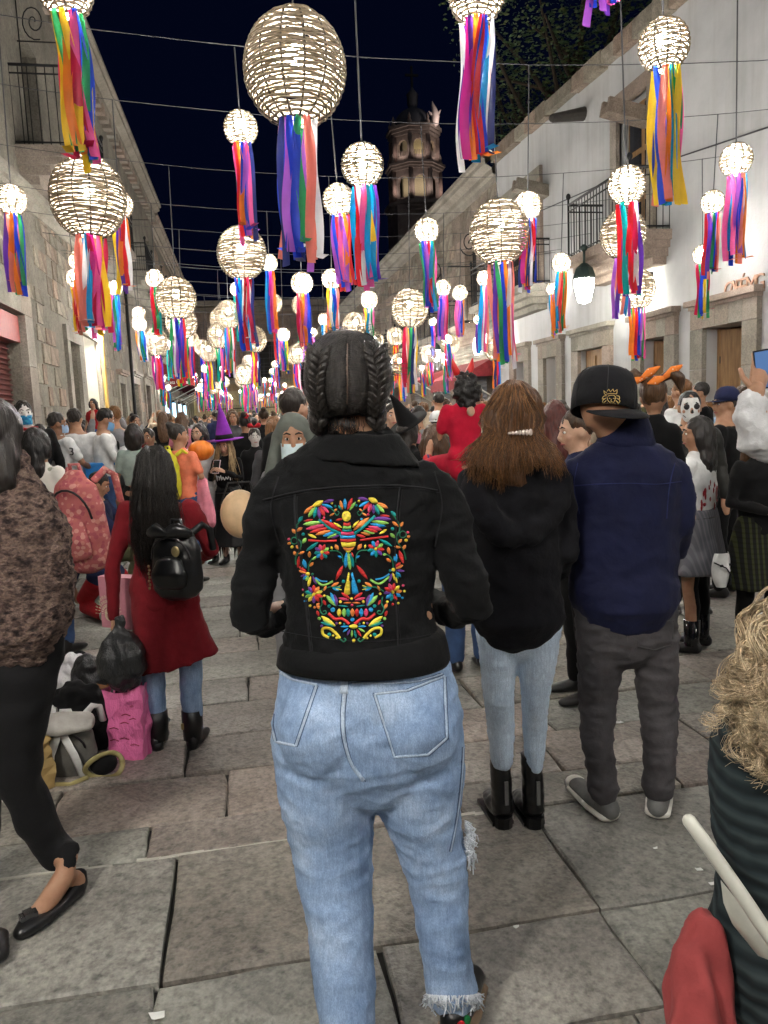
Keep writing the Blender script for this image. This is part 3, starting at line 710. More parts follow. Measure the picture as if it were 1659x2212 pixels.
for i in range(-1, 2):
    an = 2*math.pi*i/8-math.pi/2
    r = H(140)*1.12; tower_lamp(r*math.cos(an), r*math.sin(an), zt(424), 190, r*math.cos(an)*0.7, r*math.sin(an)*0.7, zt(370))
    r = H(122)*1.12; tower_lamp(r*math.cos(an), r*math.sin(an), zt(341), 95, r*math.cos(an)*0.6, r*math.sin(an)*0.6, zt(270))
tower_lamp(0.8, -H(104)*0.7, zt(340), 110, 0, 0, zt(290), (1, 0.85, 0.5))
tower_lamp(wpx(41)+0.8, -H(118)*0.72-2.0, zt(262), 120, wpx(41), -H(118)*0.72, zt(248))

# ------------------------------------------------------------------ tree beyond the white building
def tree(name, label, px, py, dep, r, seed, n=5200):
    rnd = random.Random(seed); c = at(px, py, dep); root = thing(name, label, 'tree', (c[0], c[1], 0))
    tr = MB(); tr.tube([(0, 0, 0), (0.1, 0.1, c[2]*0.5), (0.0, 0.2, c[2])], [0.4, 0.3, 0.12], n=9)
    tips = []
    for k in range(16):
        a = rnd.uniform(0, 6.28); e = rnd.uniform(-0.3, 1.1); L_ = r*rnd.uniform(0.5, 1.0)
        p0 = (0.05, 0.12, c[2]*rnd.uniform(0.55, 0.95)); p2 = (math.cos(a)*math.cos(e)*L_, math.sin(a)*math.cos(e)*L_, c[2]+math.sin(e)*L_)
        pm = tuple((x+y_)/2+rnd.uniform(-0.3, 0.3) for x, y_ in zip(p0, p2)); tr.tube([p0, pm, p2], [0.14, 0.08, 0.03], n=6); tips += [p2, pm]
    tr.build('trunk', plain('bark', (0.06, 0.045, 0.03), 0.95), root, True)
    cl = []
    for t in tips:
        for k in range(3): cl.append((t[0]+rnd.gauss(0, r*0.2), t[1]+rnd.gauss(0, r*0.2), t[2]+rnd.gauss(0, r*0.17), rnd.uniform(0.25, 0.55)*r*0.5))
    lf = MB()
    for k in range(n):
        x, y_, z, rr = rnd.choice(cl); d = Vector((rnd.gauss(0, 1), rnd.gauss(0, 1), rnd.gauss(0, 1))).normalized()*rr*rnd.random()**0.4
        p = Vector((x, y_, z))+d; s_ = rnd.uniform(0.07, 0.16); R3 = Matrix.Rotation(rnd.uniform(0, 6.28), 3, 'Z') @ Matrix.Rotation(rnd.uniform(-1.2, 1.2), 3, 'X')
        q = [p+R3 @ Vector(w)*s_ for w in ((-0.5, 0, 0), (0, -0.35, 0.08), (0.9, 0, 0), (0, 0.35, 0.08))]; lf.add(q, [(0, 1, 2, 3)])
    m, b = base('leaves_'+name, (0.05, 0.09, 0.03), 0.6); N, L = nt(m); gg = N.new('ShaderNodeNewGeometry')
    L.new(ramp(N, L, gg.outputs['Random Per Island'], [(0, (0.035, 0.06, 0.02)), (0.6, (0.06, 0.11, 0.035)), (1, (0.12, 0.13, 0.04))]), b.inputs['Base Color'])
    lf.build('crown', m, root)
tree('leafy_tree', 'dark leafy tree crown behind the coping of the white building', 1250, 110, 26, 4.6, 3)
tree('leafy_tree', 'smaller dark tree rising farther along behind the white building roof', 1130, 255, 33, 3.0, 5, 3000)
# ------------------------------------------------------------------ wicker lanterns with ribbons
RIB = dict(navy=(0.012, 0.02, 0.13), blue=(0.012, 0.05, 0.55), skyblue=(0.0, 0.27, 0.62), teal=(0.0, 0.27, 0.27), green=(0.02, 0.27, 0.085),
           yellow=(0.82, 0.52, 0.02), orange=(0.85, 0.20, 0.015), red=(0.62, 0.012, 0.02), crimson=(0.52, 0.008, 0.06), coral=(0.82, 0.22, 0.17),
           pink=(0.78, 0.10, 0.32), magenta=(0.55, 0.015, 0.24), violet=(0.36, 0.09, 0.52), purple=(0.11, 0.025, 0.34), white=(0.78, 0.78, 0.80), brown=(0.25, 0.10, 0.06))
def ribmat(n):
    k = ('rib', n)
    if k not in _M:
        m, b = base('ribbon_'+n, RIB[n], 0.45, 0, 0.4); N, L = nt(m)
        tr = N.new('ShaderNodeBsdfTranslucent'); tr.inputs['Color'].default_value = (*RIB[n], 1)
        f = noise_n(N, L, 11, 3, coords(N, L, (1, 1, 0.35))); L.new(ramp(N, L, f, [(0.3, sc(RIB[n], 0.75)), (0.7, sc(RIB[n], 1.1))]), b.inputs['Base Color'])
        mx = N.new('ShaderNodeMixShader'); mx.inputs[0].default_value = 0.4
        L.new(b.outputs[0], mx.inputs[1]); L.new(tr.outputs[0], mx.inputs[2]); L.new(mx.outputs[0], N['Material Output'].inputs['Surface'])
        _M[k] = m
    return _M[k]
def wick(name, c0, c1):
    m, b = base(name, c0, 0.75, 0, 0.3); N, L = nt(m); v = coords(N, L, (30, 30, 90))
    f = noise_n(N, L, 1.0, 4, v); L.new(ramp(N, L, f, [(0.3, c0), (0.7, c1)]), b.inputs['Base Color']); bump(N, L, b, f, 0.5, 0.003); return m
M_WICK = wick('wicker', (0.17, 0.13, 0.085), (0.38, 0.31, 0.22)); M_WRIB = wick('wicker_rib', (0.05, 0.04, 0.03), (0.12, 0.10, 0.08))
M_BULB = emit('bulb', (1.0, 0.965, 0.90), 760.0)
M_CORD = plain('cord', (0.055, 0.055, 0.06), 0.6)
def shade_meshes(r, rows, ribs, sr, segs, sides, aspect, seed):
    rnd = random.Random(seed); mb = MB(); rb = MB()
    for i in range(rows):
        u = -0.9+1.83*(i+0.5)/rows; th = math.asin(max(-1, min(1, u))); z = r*aspect*math.sin(th); rad = r*math.cos(th)
        zj = [rnd.uniform(-1, 1)*r*0.012 for _ in range(5)]; pts = []
        for k in range(segs):
            a = 2*math.pi*k/segs; w = math.cos(a*ribs/2+(math.pi if i % 2 else 0))*sr*0.8
            dz = sum(q*math.sin((j+1)*a+j*1.3) for j, q in enumerate(zj))
            pts.append(((rad+w)*math.cos(a), (rad+w)*math.sin(a), z+dz))
        mb.tube(pts, sr*rnd.uniform(0.85, 1.2), n=sides, ref=(0, 0, 1), closed=True)
    for k in range(ribs):
        a = 2*math.pi*k/ribs; pts = []
        for t in np.linspace(-1.2, 1.32, 11 if segs > 30 else 7): pts.append((r*1.012*math.cos(t)*math.cos(a), r*1.012*math.cos(t)*math.sin(a), r*aspect*math.sin(t)))
        rb.tube(pts, sr*1.0, n=max(3, sides), ref=(-math.sin(a), math.cos(a), 0))
    for zz, rr in ((-0.93, 0.37), (0.965, 0.26)):
        rb.tube([(r*rr*math.cos(2*math.pi*k/14), r*rr*math.sin(2*math.pi*k/14), r*aspect*zz) for k in range(14)], sr*1.3, n=4, ref=(0, 0, 1), closed=True)
    return mb, rb
_SH = {}
def shade_parts(cls, lod, root):
    k = (cls, lod, random.randint(0, 2) if lod == 0 else 0)
    if k not in _SH:
        if cls == 'L': r, asp, rows, sr = 0.275, 1.10, 38, 0.0069
        else: r, asp, rows, sr = 0.14, 1.03, 18, 0.0058
        if lod == 1: rows = int(rows*0.75); sr *= 1.2
        if lod == 2: rows = int(rows*0.5); sr *= 1.5
        a, b2 = shade_meshes(r, rows, 14 if cls == 'L' else 12, sr, (84, 42, 20)[lod] if cls == 'L' else (60, 36, 18)[lod], (5, 4, 3)[lod], asp, hash(k) % 1000)
        sh_ = a.build('woven_shade', M_WICK, root, True); fr = b2.build('rib_frame', M_WRIB, root, True)
        bb = MB(); br = 0.053 if cls == 'L' else 0.047; bb.ell((0, 0, 0.25*r), (br, br, br*1.15), n=8 if lod < 2 else 6, m=5 if lod < 2 else 4); bl = bb.build('bulb', M_BULB, root, True)
        so = MB(); so.tube([(0, 0, 0.25*r+br), (0, 0, r*asp*1.0)], 0.016, n=6); sk_ = so.build('socket', M_CORD, root, True)
        _SH[k] = [(o.name.split('.')[0], o.data) for o in (sh_, fr, bl, sk_)]
    else:
        for n, me in _SH[k]: same(n, me, root)
_RB = []
for s_ in range(14):                     # ribbon shapes, 1 m long, hanging from z = 0
    rnd = random.Random(100+s_); mb = MB(); rows_ = []; ph = rnd.uniform(0, 6.28); tw = rnd.uniform(-0.45, 0.45); sx, sy = rnd.uniform(-0.022, 0.022), rnd.uniform(-0.01, 0.035)
    w = rnd.uniform(0.019, 0.028); split = rnd.uniform(-0.25, 0.25)
    for i in range(15):
        t = i/14; a = tw*t+0.25*math.sin(t*5+ph); ww = w*(0.55+0.45*min(1, t*6))
        cx = sx*t*t+0.014*math.sin(t*6+ph); cy = sy*t+0.012*math.sin(t*7+ph*2)-(0.10 if s_ % 4 == 0 and t > 0.93 else 0)
        z = -t if not (s_ % 4 == 0 and t > 0.93) else -0.93+0.02*(t-0.93)
        row = []
        for q in (-1, -0.4, 0.4, 1):
            row.append((cx+math.cos(a)*ww*q, cy+math.sin(a)*ww*q+0.006*(1-q*q), z+(split*ww*q if i == 14 else 0)))
        rows_.append(row)
    mb.strip(rows_); me = bpy.data.meshes.new('ribbon'); me.from_pydata(mb.v, [], mb.f); me.polygons.foreach_set('use_smooth', [True]*len(me.polygons)); me.materials.append(ribmat('red')); _RB.append(me)
_cord = MB(); _cord.tube([(0, 0, 0), (0, 0, 1)], 0.0065, n=5, cap=False); _CORD = None
_LAB = set()
def lantern(cls, pos, scale, cols, length, zw, lod, where='', group='wicker lanterns strung over the street'):
    global _CORD
    size = 'large' if cls == 'L' else 'small'
    u = list(dict.fromkeys(cols)); where = where or ''
    for n in range(min(3, len(u)), len(u)+1):
        cc = u[:n]; lab = f"{size} wicker lantern, {', '.join(cc[:-1])} and {cc[-1]} ribbons" + (f", {where}" if where else '')
        if lab not in _LAB: break
    _LAB.add(lab)
    root = thing('wicker_lantern', lab, 'lantern', tuple(pos), random.uniform(0, 6.28), group)
    root.scale = (scale,)*3
    root.rotation_euler[0] = random.uniform(-0.05, 0.05); root.rotation_euler[1] = random.uniform(-0.05, 0.05)
    shade_parts(cls, lod, root)
    r, asp = (0.275, 1.10) if cls == 'L' else (0.14, 1.03)
    ct = r*asp*0.97; cl = max(0.05, (zw-pos[2])/scale-ct)
    if _CORD is None: c = _cord.build('cord', M_CORD, root); _CORD = c.data
    else: c = same('cord', _CORD, root)
    c.location = (0, 0, ct); c.scale = (1, 1, cl)
    n = len(cols); ar = 0.108 if cls == 'L' else 0.082
    if lod < 2 and n < 9: cols = [c for c in cols]+random.sample(cols, len(cols)) if n > 3 else cols*3
    rz0 = -root.rotation_euler[2]       # spread the ribbons so that the listed order faces the camera from left to right
    for i, cn in enumerate(cols):
        u_ = -0.92+1.84*((i % n)+0.5)/n; a = math.pi*1.5+math.asin(u_)+random.uniform(-0.1, 0.1)
        front = i < n
        x, y = ar*math.cos(a)*1.05, ar*math.sin(a)*(1 if front else -0.6)
        rb = same('ribbon', random.choice(_RB), root); recolor(rb, ribmat(cn))
        M = Matrix.Rotation(rz0, 3, 'Z'); p = M @ Vector((x, y, 0)); rb.location = (p[0], p[1], -r*asp*0.93)
        rb.rotation_euler = (0, 0, rz0+(a-math.pi*1.5)*0.45+random.uniform(-0.3, 0.3))
        L_ = length/scale*random.uniform(0.9, 1.04); rb.scale = (1.0 if lod < 2 else 1.15, 1.0, L_)
    return root
RB7 = ['navy', 'blue', 'skyblue', 'green', 'yellow', 'orange', 'red', 'crimson', 'coral', 'pink', 'magenta', 'violet', 'purple', 'white', 'teal']
# class, centre x, centre y, width, lowest ribbon y, ribbon colours (measured in the photograph), where
NEAR = [
 ('L', 637, 150, 214, 568, 'navy violet blue blue green coral coral white', 'biggest and nearest'),
 ('L', 190, 428, 156, 718, 'coral coral white skyblue crimson magenta pink yellow', 'before the west balcony'),
 ('L', 522, 547, 103, 752, 'blue skyblue white red crimson navy', ''),
 ('L', 1078, 502, 125, 790, 'purple green blue orange white pink coral', 'before the stone and white wall corner'),
 ('L', 380, 645, 84, 815, 'green white violet blue purple red', ''),
 ('L', 885, 667, 78, 850, 'crimson coral green navy white yellow', 'right of the braided head'),
 ('L', 1346, 506, 95, 690, 'purple coral skyblue violet', 'before the east balcony'),
 ('L', 1376, 625, 78, 774, 'orange red blue violet green pink', 'by the bright wall lamp'),
 ('L', 494, 680, 56, 812, 'skyblue violet orange green white red', ''),
 ('L', 478, 690, 48, 800, 'violet purple orange teal', ''),
 ('L', 392, 697, 66, 835, 'orange red crimson yellow green', ''),
 ('L', 1111, 695, 40, 807, 'red orange blue yellow', ''),
 ('L', 972, 744, 40, 820, 'white pink green magenta', ''),
 ('L', 926, 765, 35, 832, 'green yellow blue red pink', ''),
 ('L', 854, 727, 37, 828, 'red orange crimson yellow', ''),
 ('L', 771, 702, 38, 800, 'coral white blue', ''), ('L', 649, 659, 38, 790, 'green white crimson', ''), ('L', 592, 655, 36, 790, 'red blue orange', ''),
 ('L', 539, 783, 31, 850, 'teal red blue pink', ''), ('L', 437, 751, 33, 830, 'blue violet red', ''), ('L', 413, 733, 31, 815, 'pink blue crimson', ''),
 ('S', 141, -22, 112, 342, 'yellow green orange yellow crimson pink blue green', 'cut by the frame over the west wall'),
 ('S', 1030, -14, 118, 340, 'magenta purple orange red blue skyblue white navy', 'cut by the top edge'),
 ('S', 520, 277, 70, 520, 'red orange blue violet pink navy', ''),
 ('S', 783, 357, 88, 612, 'red white pink skyblue yellow skyblue purple', ''),
 ('S', 731, 432, 66, 625, 'blue pink violet orange red', ''),
 ('S', 1434, 98, 104, 432, 'blue coral orange skyblue yellow yellow green pink', 'before the white wall'),
 ('S', 1354, 400, 78, 632, 'teal red crimson white purple', 'before the white wall'),
 ('S', 1590, 345, 66, 560, 'pink violet blue coral orange skyblue', ''),
 ('S', 1540, 437, 48, 595, 'purple green blue red coral', ''),
 ('S', 1518, 550, 40, 685, 'blue yellow green crimson', 'by the cafe letters'),
 ('S', 1140, 445, 58, 625, 'magenta orange navy white red blue', ''),
 ('S', 922, 498, 52, 668, 'blue violet red skyblue green pink', ''),
 ('S', 25, 432, 62, 630, 'purple coral orange blue green', ''),
 ('S', 258, 442, 56, 627, 'yellow purple orange red white', ''),
 ('S', 172, 564, 44, 700, 'orange red blue', ''), ('S', 162, 602, 38, 722, 'yellow red coral brown green', ''),
 ('S', 248, 622, 32, 755, 'pink violet green skyblue blue', ''), ('S', 300, 677, 28, 760, 'red white', ''), ('S', 300, 700, 32, 782, 'orange white green skyblue blue', ''),
 ('S', 334, 602, 38, 720, 'crimson red green teal', ''), ('S', 581, 568, 36, 715, 'skyblue blue magenta pink orange', ''),
 ('S', 652, 612, 46, 757, 'crimson coral orange violet blue', ''), ('S', 717, 603, 42, 715, 'yellow white skyblue blue coral', ''),
 ('S', 797, 648, 37, 740, 'yellow skyblue white green pink', ''), ('S', 700, 690, 26, 775, 'skyblue white orange', ''), ('S', 676, 718, 20, 790, 'pink violet', ''),
 ('S', 612, 723, 28, 805, 'violet pink blue green yellow', ''), ('S', 512, 625, 30, 740, 'teal coral pink', ''), ('S', 957, 622, 34, 735, 'blue violet pink crimson', ''),
 ('S', 993, 633, 32, 725, 'pink violet blue orange', ''), ('S', 1046, 601, 32, 760, 'skyblue white pink coral', ''),
 ('S', 1212, 568, 40, 715, 'skyblue coral red green orange yellow', ''), ('S', 1193, 624, 25, 730, 'orange violet yellow skyblue', ''), ('S', 1240, 622, 24, 715, 'white navy yellow', ''),
 ('S', 1318, 632, 28, 741, 'violet skyblue coral blue', ''), ('S', 1105, 661, 19, 760, 'yellow green', ''), ('S', 1034, 690, 22, 765, 'purple coral blue', ''), ('S', 935, 695, 18, 775, 'blue pink', ''),
 ('S', 1310, -330, 100, 14, 'violet purple blue pink', 'only its ribbon ends in view'),
]
def zwire(x): return 4.85+0.0135*(x-2.25)**2
dia = {'L': 0.55, 'S': 0.28}
recs = []; WL = {}
def cable_label(Y, root):
    l = root['label'].split(', '); size = l[0].split()[0]; WL.setdefault(Y, f"thin dark cable carrying the {size} lantern with {', '.join(l[1:]).split(' ribbons')[0]} ribbons")
for cls, px, py, w, rb, cols, where in NEAR:
    z = dia[cls]*FPX/w; p = at(px, py, z); recs.append([p[1], cls, px, py, w, rb, cols.split(), where])
recs.sort(key=lambda r_: r_[0]); wires = []; grp = []
for r_ in recs:
    if grp and r_[0]-grp[0][0] > 1.3: wires.append(grp); grp = []
    grp.append(r_)
wires.append(grp); wy = []
for grp in wires:
    Y = sum(r_[0] for r_ in grp)/len(grp); wy.append(Y)
    for _, cls, px, py, w, rb, cols, where in grp:
        d = ray(px, py); t = Y/d[1]; p = CAM+d*t; s_ = w*t/FPX/dia[cls]
        low = at(px, rb, t); top = p[2]-(0.28 if cls == 'L' else 0.134)*s_
        lr_ = lantern(cls, p, s_, cols, max(0.35, (top-low[2])), max(zwire(p[0]), p[2]+0.45*s_), 0 if t < 9 else 1, where); cable_label(Y, lr_)
rl = random.Random(11); Y = 18.5
while Y < 66:                               # the strings go on down the street
    wy.append(Y); xs_ = [-2.9+1.15*k+rl.uniform(-0.4, 0.4) for k in range(10)]
    for x in xs_:
        if rl.random() < 0.1 or not XL+0.5 < x < XR-0.6: continue
        cls = 'L' if rl.random() < 0.36 else 'S'
        cols = rl.sample(RB7, rl.randint(4, 6)); p = np.array([x, Y, rl.uniform(2.75, 3.65)]); q = proj(p)
        place = 'far down the street'
        cable_label(Y, lantern(cls, p, rl.uniform(0.95, 1.12), cols, 0.82, zwire(x), 2, place, 'wicker lanterns far down the street'))
    Y += rl.uniform(3.3, 4.3)
for x, y in ((-1.9, 0.6), (0.5, 1.5), (2.7, 1.0), (4.6, 2.2), (-2.6, 3.0), (5.9, 3.8), (-2.4, -1.3), (-0.6, -1.3), (1.3, -1.3), (3.2, -1.3), (5.2, -1.3), (-1.5, -3.4), (0.4, -3.4), (2.4, -3.4), (4.4, -3.4)):   # unseen lanterns assumed overhead and behind, added to light people's backs
    if abs(y) < 3: pass
    lantern('L' if rl.random() < 0.4 else 'S', np.array([x, y, 3.75 if y > 0 else 3.3]), 1.0, rl.sample(RB7, 6), 0.8, zwire(x), 1, 'added out of view above the viewer')
wy += [1.2, -1.3, -3.4, 3.2]
cab = 0
_last = -9
for Y in sorted(wy):
    if Y > 12 and Y-_last < 2.2: pass
    _last = Y
    mb = MB(); pts = [(x, Y, zwire(x)+0.004*math.sin(x*3+Y)) for x in np.linspace(XL, XR, 15)]
    mb.tube(pts, 0.0042 if Y < 15 else 0.006, n=5, ref=(0, 0, 1), cap=False); o = mb.build('support_cable', M_CORD, None, True)
    tag(o, WL.get(Y, 'thin dark cable overhead, strung from wall to wall above the viewer'), 'cable', 'support cables across the street')
mb = MB(); pa, pb = onx(1659, 275, XR-0.1), onx(1330, 385, XR-0.1)
mb.tube([(XR-0.1, 8, 6.0), (XR-0.1, pa[1], pa[2]), (XR-0.1, pb[1], pb[2]), (XR-0.1, 21, 6.6)], 0.014, n=5, cap=False)
tag(mb.build('power_cable', M_CORD, None, True), 'dark cable slung along the upper white wall', 'cable')

# ------------------------------------------------------------------ wall lamps
M_LAMP = emit('lamp_glass', (1.0, 0.97, 0.86), 22.0); M_GREEN = plain('lamp_green', (0.03, 0.05, 0.045), 0.5, 0.3)
def wall_lamp(label, X, side, y, z, power_scale=1.0, reach=0.75, glass=M_LAMP):
    root = thing('wall_lamp', label, 'street lamp', (X, y, z)); d = -side; root.scale = (power_scale,)*3
    a = MB(); a.tube([(0, 0, 0.55), (d*reach*0.45, 0, 0.55), (d*reach*0.55, 0, 0.68), (d*reach*0.8, 0, 0.72), (d*reach, 0, 0.66), (d*reach, 0, 0.45)], 0.024, n=7)
    a.tube([(0, 0, 0.15), (d*0.15, 0, 0.2), (d*0.3, 0, 0.42), (d*0.36, 0, 0.54)], 0.016, n=6)
    a.tube([(d*0.3+0.06*math.cos(t)*d, 0, 0.46+0.06*math.sin(t)) for t in np.linspace(0, 5, 10)], 0.011, n=5); a.ell((d*reach, 0, 0.70), (0.06, 0.06, 0.06))
    a.cbox((d*0.01, 0, 0.4), (0.03, 0.1, 0.6)); a.build('bracket', M_GREEN, root, True)
    h = MB(); h.lathe([(0.0, 0.46), (0.05, 0.45), (0.15, 0.36), (0.19, 0.24), (0.195, 0.19), (0.15, 0.19)], 8, (d*reach, 0, 0)); h.build('lamp_hood', M_GREEN, root)
    gl = MB(); gl.lathe([(0.0, 0.2), (0.17, 0.195), (0.175, 0.08), (0.11, -0.18), (0.0, -0.22)], 8, (d*reach, 0, 0)); gl.build('lamp_shade', glass, root)
    return root
pl_ = onx(1262, 628, XR-0.9)
wall_lamp('green iron bracket lamp glowing on the white wall below the balcony', XR, 1, pl_[1], pl_[2], 1.2)
ll = onx(345, 795, XL); 
wall_lamp('unseen bracket lamp added on the west wall just behind the viewer', XL, -1, -0.6, 3.9, 1.5, 1.0, emit('added_lamp_glass', (1.0, 0.95, 0.86), 95.0))  # this and the next: extra-bright unseen lamps added to light the foreground
wall_lamp('unseen bracket lamp added on the east wall behind the viewer', XR, 1, -2.5, 4.0, 1.5, 1.0, emit('added_lamp_glass', (1.0, 0.95, 0.86), 95.0))
for yy, lab in ((onx(338, 790, XL)[1], 'black iron bracket lamp lit on the west wall before the first red awning'), (50.0, 'lit bracket lamp on the west wall between the awnings'), (60.0, 'lit bracket lamp on the west wall farthest down the street')):
    wall_lamp(lab, XL, -1, yy, 4.0, reach=1.0)
wall_lamp('lit bracket lamp low on the brown shop building, right of the braided head', XR, 1, 27.5, 3.5)
wall_lamp('lit bracket lamp on the brown shop building near the dark awning', XR, 1, 44.0, 3.6)
M_FLOOD = emit('flood_panel', (1.0, 0.98, 0.86), 26.0)
def wall_flood(label, X, side, y, z, w=0.5, h=0.28, m=M_FLOOD):
    root = thing('wall_floodlight', label, 'floodlight', (X, y, z)); d = -side
    a = MB(); a.cbox((d*0.17, 0, 0.05), (0.14, w+0.06, h+0.05)); a.tube([(0, 0, 0), (d*0.12, 0, 0.05)], 0.03, n=6); a.build('housing', M_IRON, root)
    p = MB(); p.cbox((d*0.16, 0, -h/2-0.0), (0.11, w, 0.03)); p.cbox((d*0.09, 0, 0.03), (0.02, w, h*0.8)); p.build('lamp_panel', m, root)
wall_flood('small floodlight washing the doorway of the west wall white', XL, -1, o_d3[1]-0.25, 4.1, 1.0, 0.3, emit('flood_panel_near', (1.0, 0.97, 0.84), 420.0))
wall_flood('small floodlight on the west wall above the farther doors', XL, -1, onx(330, 740, XL)[1], 4.6, m=emit('flood_panel_far', (1.0, 0.93, 0.7), 160.0))
wall_flood('floodlight over the white wall doors beside the bracket lamp', XR, 1, onx(1400, 690, XR)[1], 3.75, 0.7, m=emit('flood_panel_doors', (1.0, 0.98, 0.86), 70.0))
wall_flood('floodlight on the brown shop front under the big letters', XR, 1, 26.0, 4.25, 1.0, 0.35)
for x, wh in ((-2, 'west end'), (3.5, 'middle'), (6.5, 'east end')):
    r_ = thing('wall_floodlight', f'floodlight yellowing the {wh} of the far facade, behind the fence', 'floodlight', (x, YEND-0.5, 4.2), 0, 'floodlights on the far facade')
    a = MB(); a.cbox((0, 0.3, 0.1), (0.5, 0.5, 0.12)); a.build('housing', M_IRON, r_); a = MB(); a.cbox((0, 0.2, 0.0), (0.45, 0.4, 0.05)); a.build('lamp_panel', emit('flood_yellow', (1, 0.88, 0.45), 130.0), r_)
# ------------------------------------------------------------------ people
SK = dict(tan=(0.40, 0.22, 0.135), light=(0.55, 0.34, 0.235), brown=(0.28, 0.15, 0.09), pale=(0.66, 0.64, 0.62))
H_BLACK = hairmat('black_hair', (0.006, 0.0055, 0.006), (0.030, 0.025, 0.022), 0.34); H_BROWN = hairmat('brown_hair', (0.03, 0.016, 0.009), (0.08, 0.042, 0.02))
H_AUBURN = hairmat('auburn_hair', (0.06, 0.025, 0.011), (0.24, 0.115, 0.04)); H_BLOND = hairmat('blond_hair', (0.20, 0.13, 0.06), (0.62, 0.45, 0.24)); H_RED = hairmat('red_hair', (0.05, 0.012, 0.010), (0.10, 0.02, 0.014))
M_EYEW = plain('eye_white', (0.75, 0.73, 0.70), 0.3); M_IRIS = plain('iris', (0.02, 0.012, 0.008), 0.2); M_LIP = plain('lip', (0.36, 0.10, 0.09), 0.5); M_BROW = plain('brow', (0.02, 0.014, 0.01), 0.9)
M_SHOEB = plain('black_leather', (0.006, 0.006, 0.0065), 0.28, 0, 0.5); M_SOLE = plain('sole_white', (0.66, 0.64, 0.58), 0.7)
def mk(p, s, w=1.0): return np.array([p[0]*s*w, p[1]*s, p[2]*s])
def finger_hand(ex, wrist, fwd, nrm, s=1.0, curl=0.5, side=1, spread=0.25):
    """five fingers on a palm; fwd along the hand, nrm out of the back of the hand, side = which side the thumb is on"""
    f = np.asarray(fwd, float); f /= np.linalg.norm(f); n = np.asarray(nrm, float); n = n-f*(n@f); n /= np.linalg.norm(n); l = np.cross(f, n)*side
    w = np.asarray(wrist, float); k = s
    ex.tube([w-f*0.02*k, w+f*0.03*k, w+f*0.075*k, w+f*0.092*k], [0.024*k, 0.034*k, 0.040*k, 0.036*k], [0.019*k, 0.016*k, 0.014*k, 0.011*k], n=10, ref=n)
    for i, (off, ln) in enumerate(((0.030, 0.072), (0.010, 0.082), (-0.011, 0.076), (-0.031, 0.058))):
        p = w+f*0.086*k+l*off*k; d = f+l*off*spread*6; d /= np.linalg.norm(d); pts = [p-f*0.02*k]; a = 0.0
        for seg, fr in ((0.45, 0.0), (0.30, 1.0), (0.25, 1.0)):
            a += curl*(0.55 if fr == 0 else 0.75); dd = d*math.cos(a)-n*math.sin(a); p = p+dd*ln*seg*k; pts.append(p)
        ex.tube(pts, [0.0095*k, 0.0095*k, 0.0085*k, 0.0072*k], n=7, ref=n)
    p = w+f*0.025*k+l*0.028*k; d = f*0.65+l*0.7-n*0.25; d /= np.linalg.norm(d); q = p+d*0.045*k; d2 = f*0.85+l*0.3-n*(0.25+0.3*curl); d2 /= np.linalg.norm(d2)
    ex.tube([p-d*0.012*k, p+d*0.02*k, q, q+d2*0.032*k], [0.013*k, 0.012*k, 0.0105*k, 0.008*k], n=7, ref=n)
ARM = dict(down=((0.235, -0.01, 1.13), (0.25, 0.05, 0.90)), phone=((0.23, 0.06, 1.15), (0.09, 0.30, 1.26)), front=((0.245, 0.03, 1.14), (0.07, 0.22, 1.10)),
           crossed=((0.25, 0.06, 1.16), (0.03, 0.22, 1.18)), up=((0.25, 0.18, 1.42), (0.20, 0.24, 1.68)), raised=((0.27, 0.12, 1.30), (0.18, 0.22, 1.55)), out=((0.30, 0.08, 1.15), (0.30, 0.28, 1.08)))
TORSO_M = [(0.86, .160, .112, 0), (0.95, .165, .118, 0), (1.05, .155, .110, 0), (1.20, .172, .118, 0), (1.32, .182, .115, 0), (1.40, .150, .090, -.005), (1.45, .068, .066, -.005), (1.51, .058, .060, 0.0)]
TORSO_F = [(0.85, .172, .122, -.01), (0.94, .174, .122, -.008), (1.05, .136, .100, 0), (1.19, .150, .112, .01), (1.30, .160, .110, .008), (1.385, .128, .082, -.005), (1.44, .058, .058, -.005), (1.51, .050, .053, 0)]
LEGS = [((.092, 0, .88), .088), ((.10, .004, .69), .078), ((.10, .008, .49), .056), ((.10, -.014, .35), .055), ((.10, -.012, .10), .037)]
def hand_dir(e, w): d = np.asarray(w)-np.asarray(e); return d/np.linalg.norm(d)
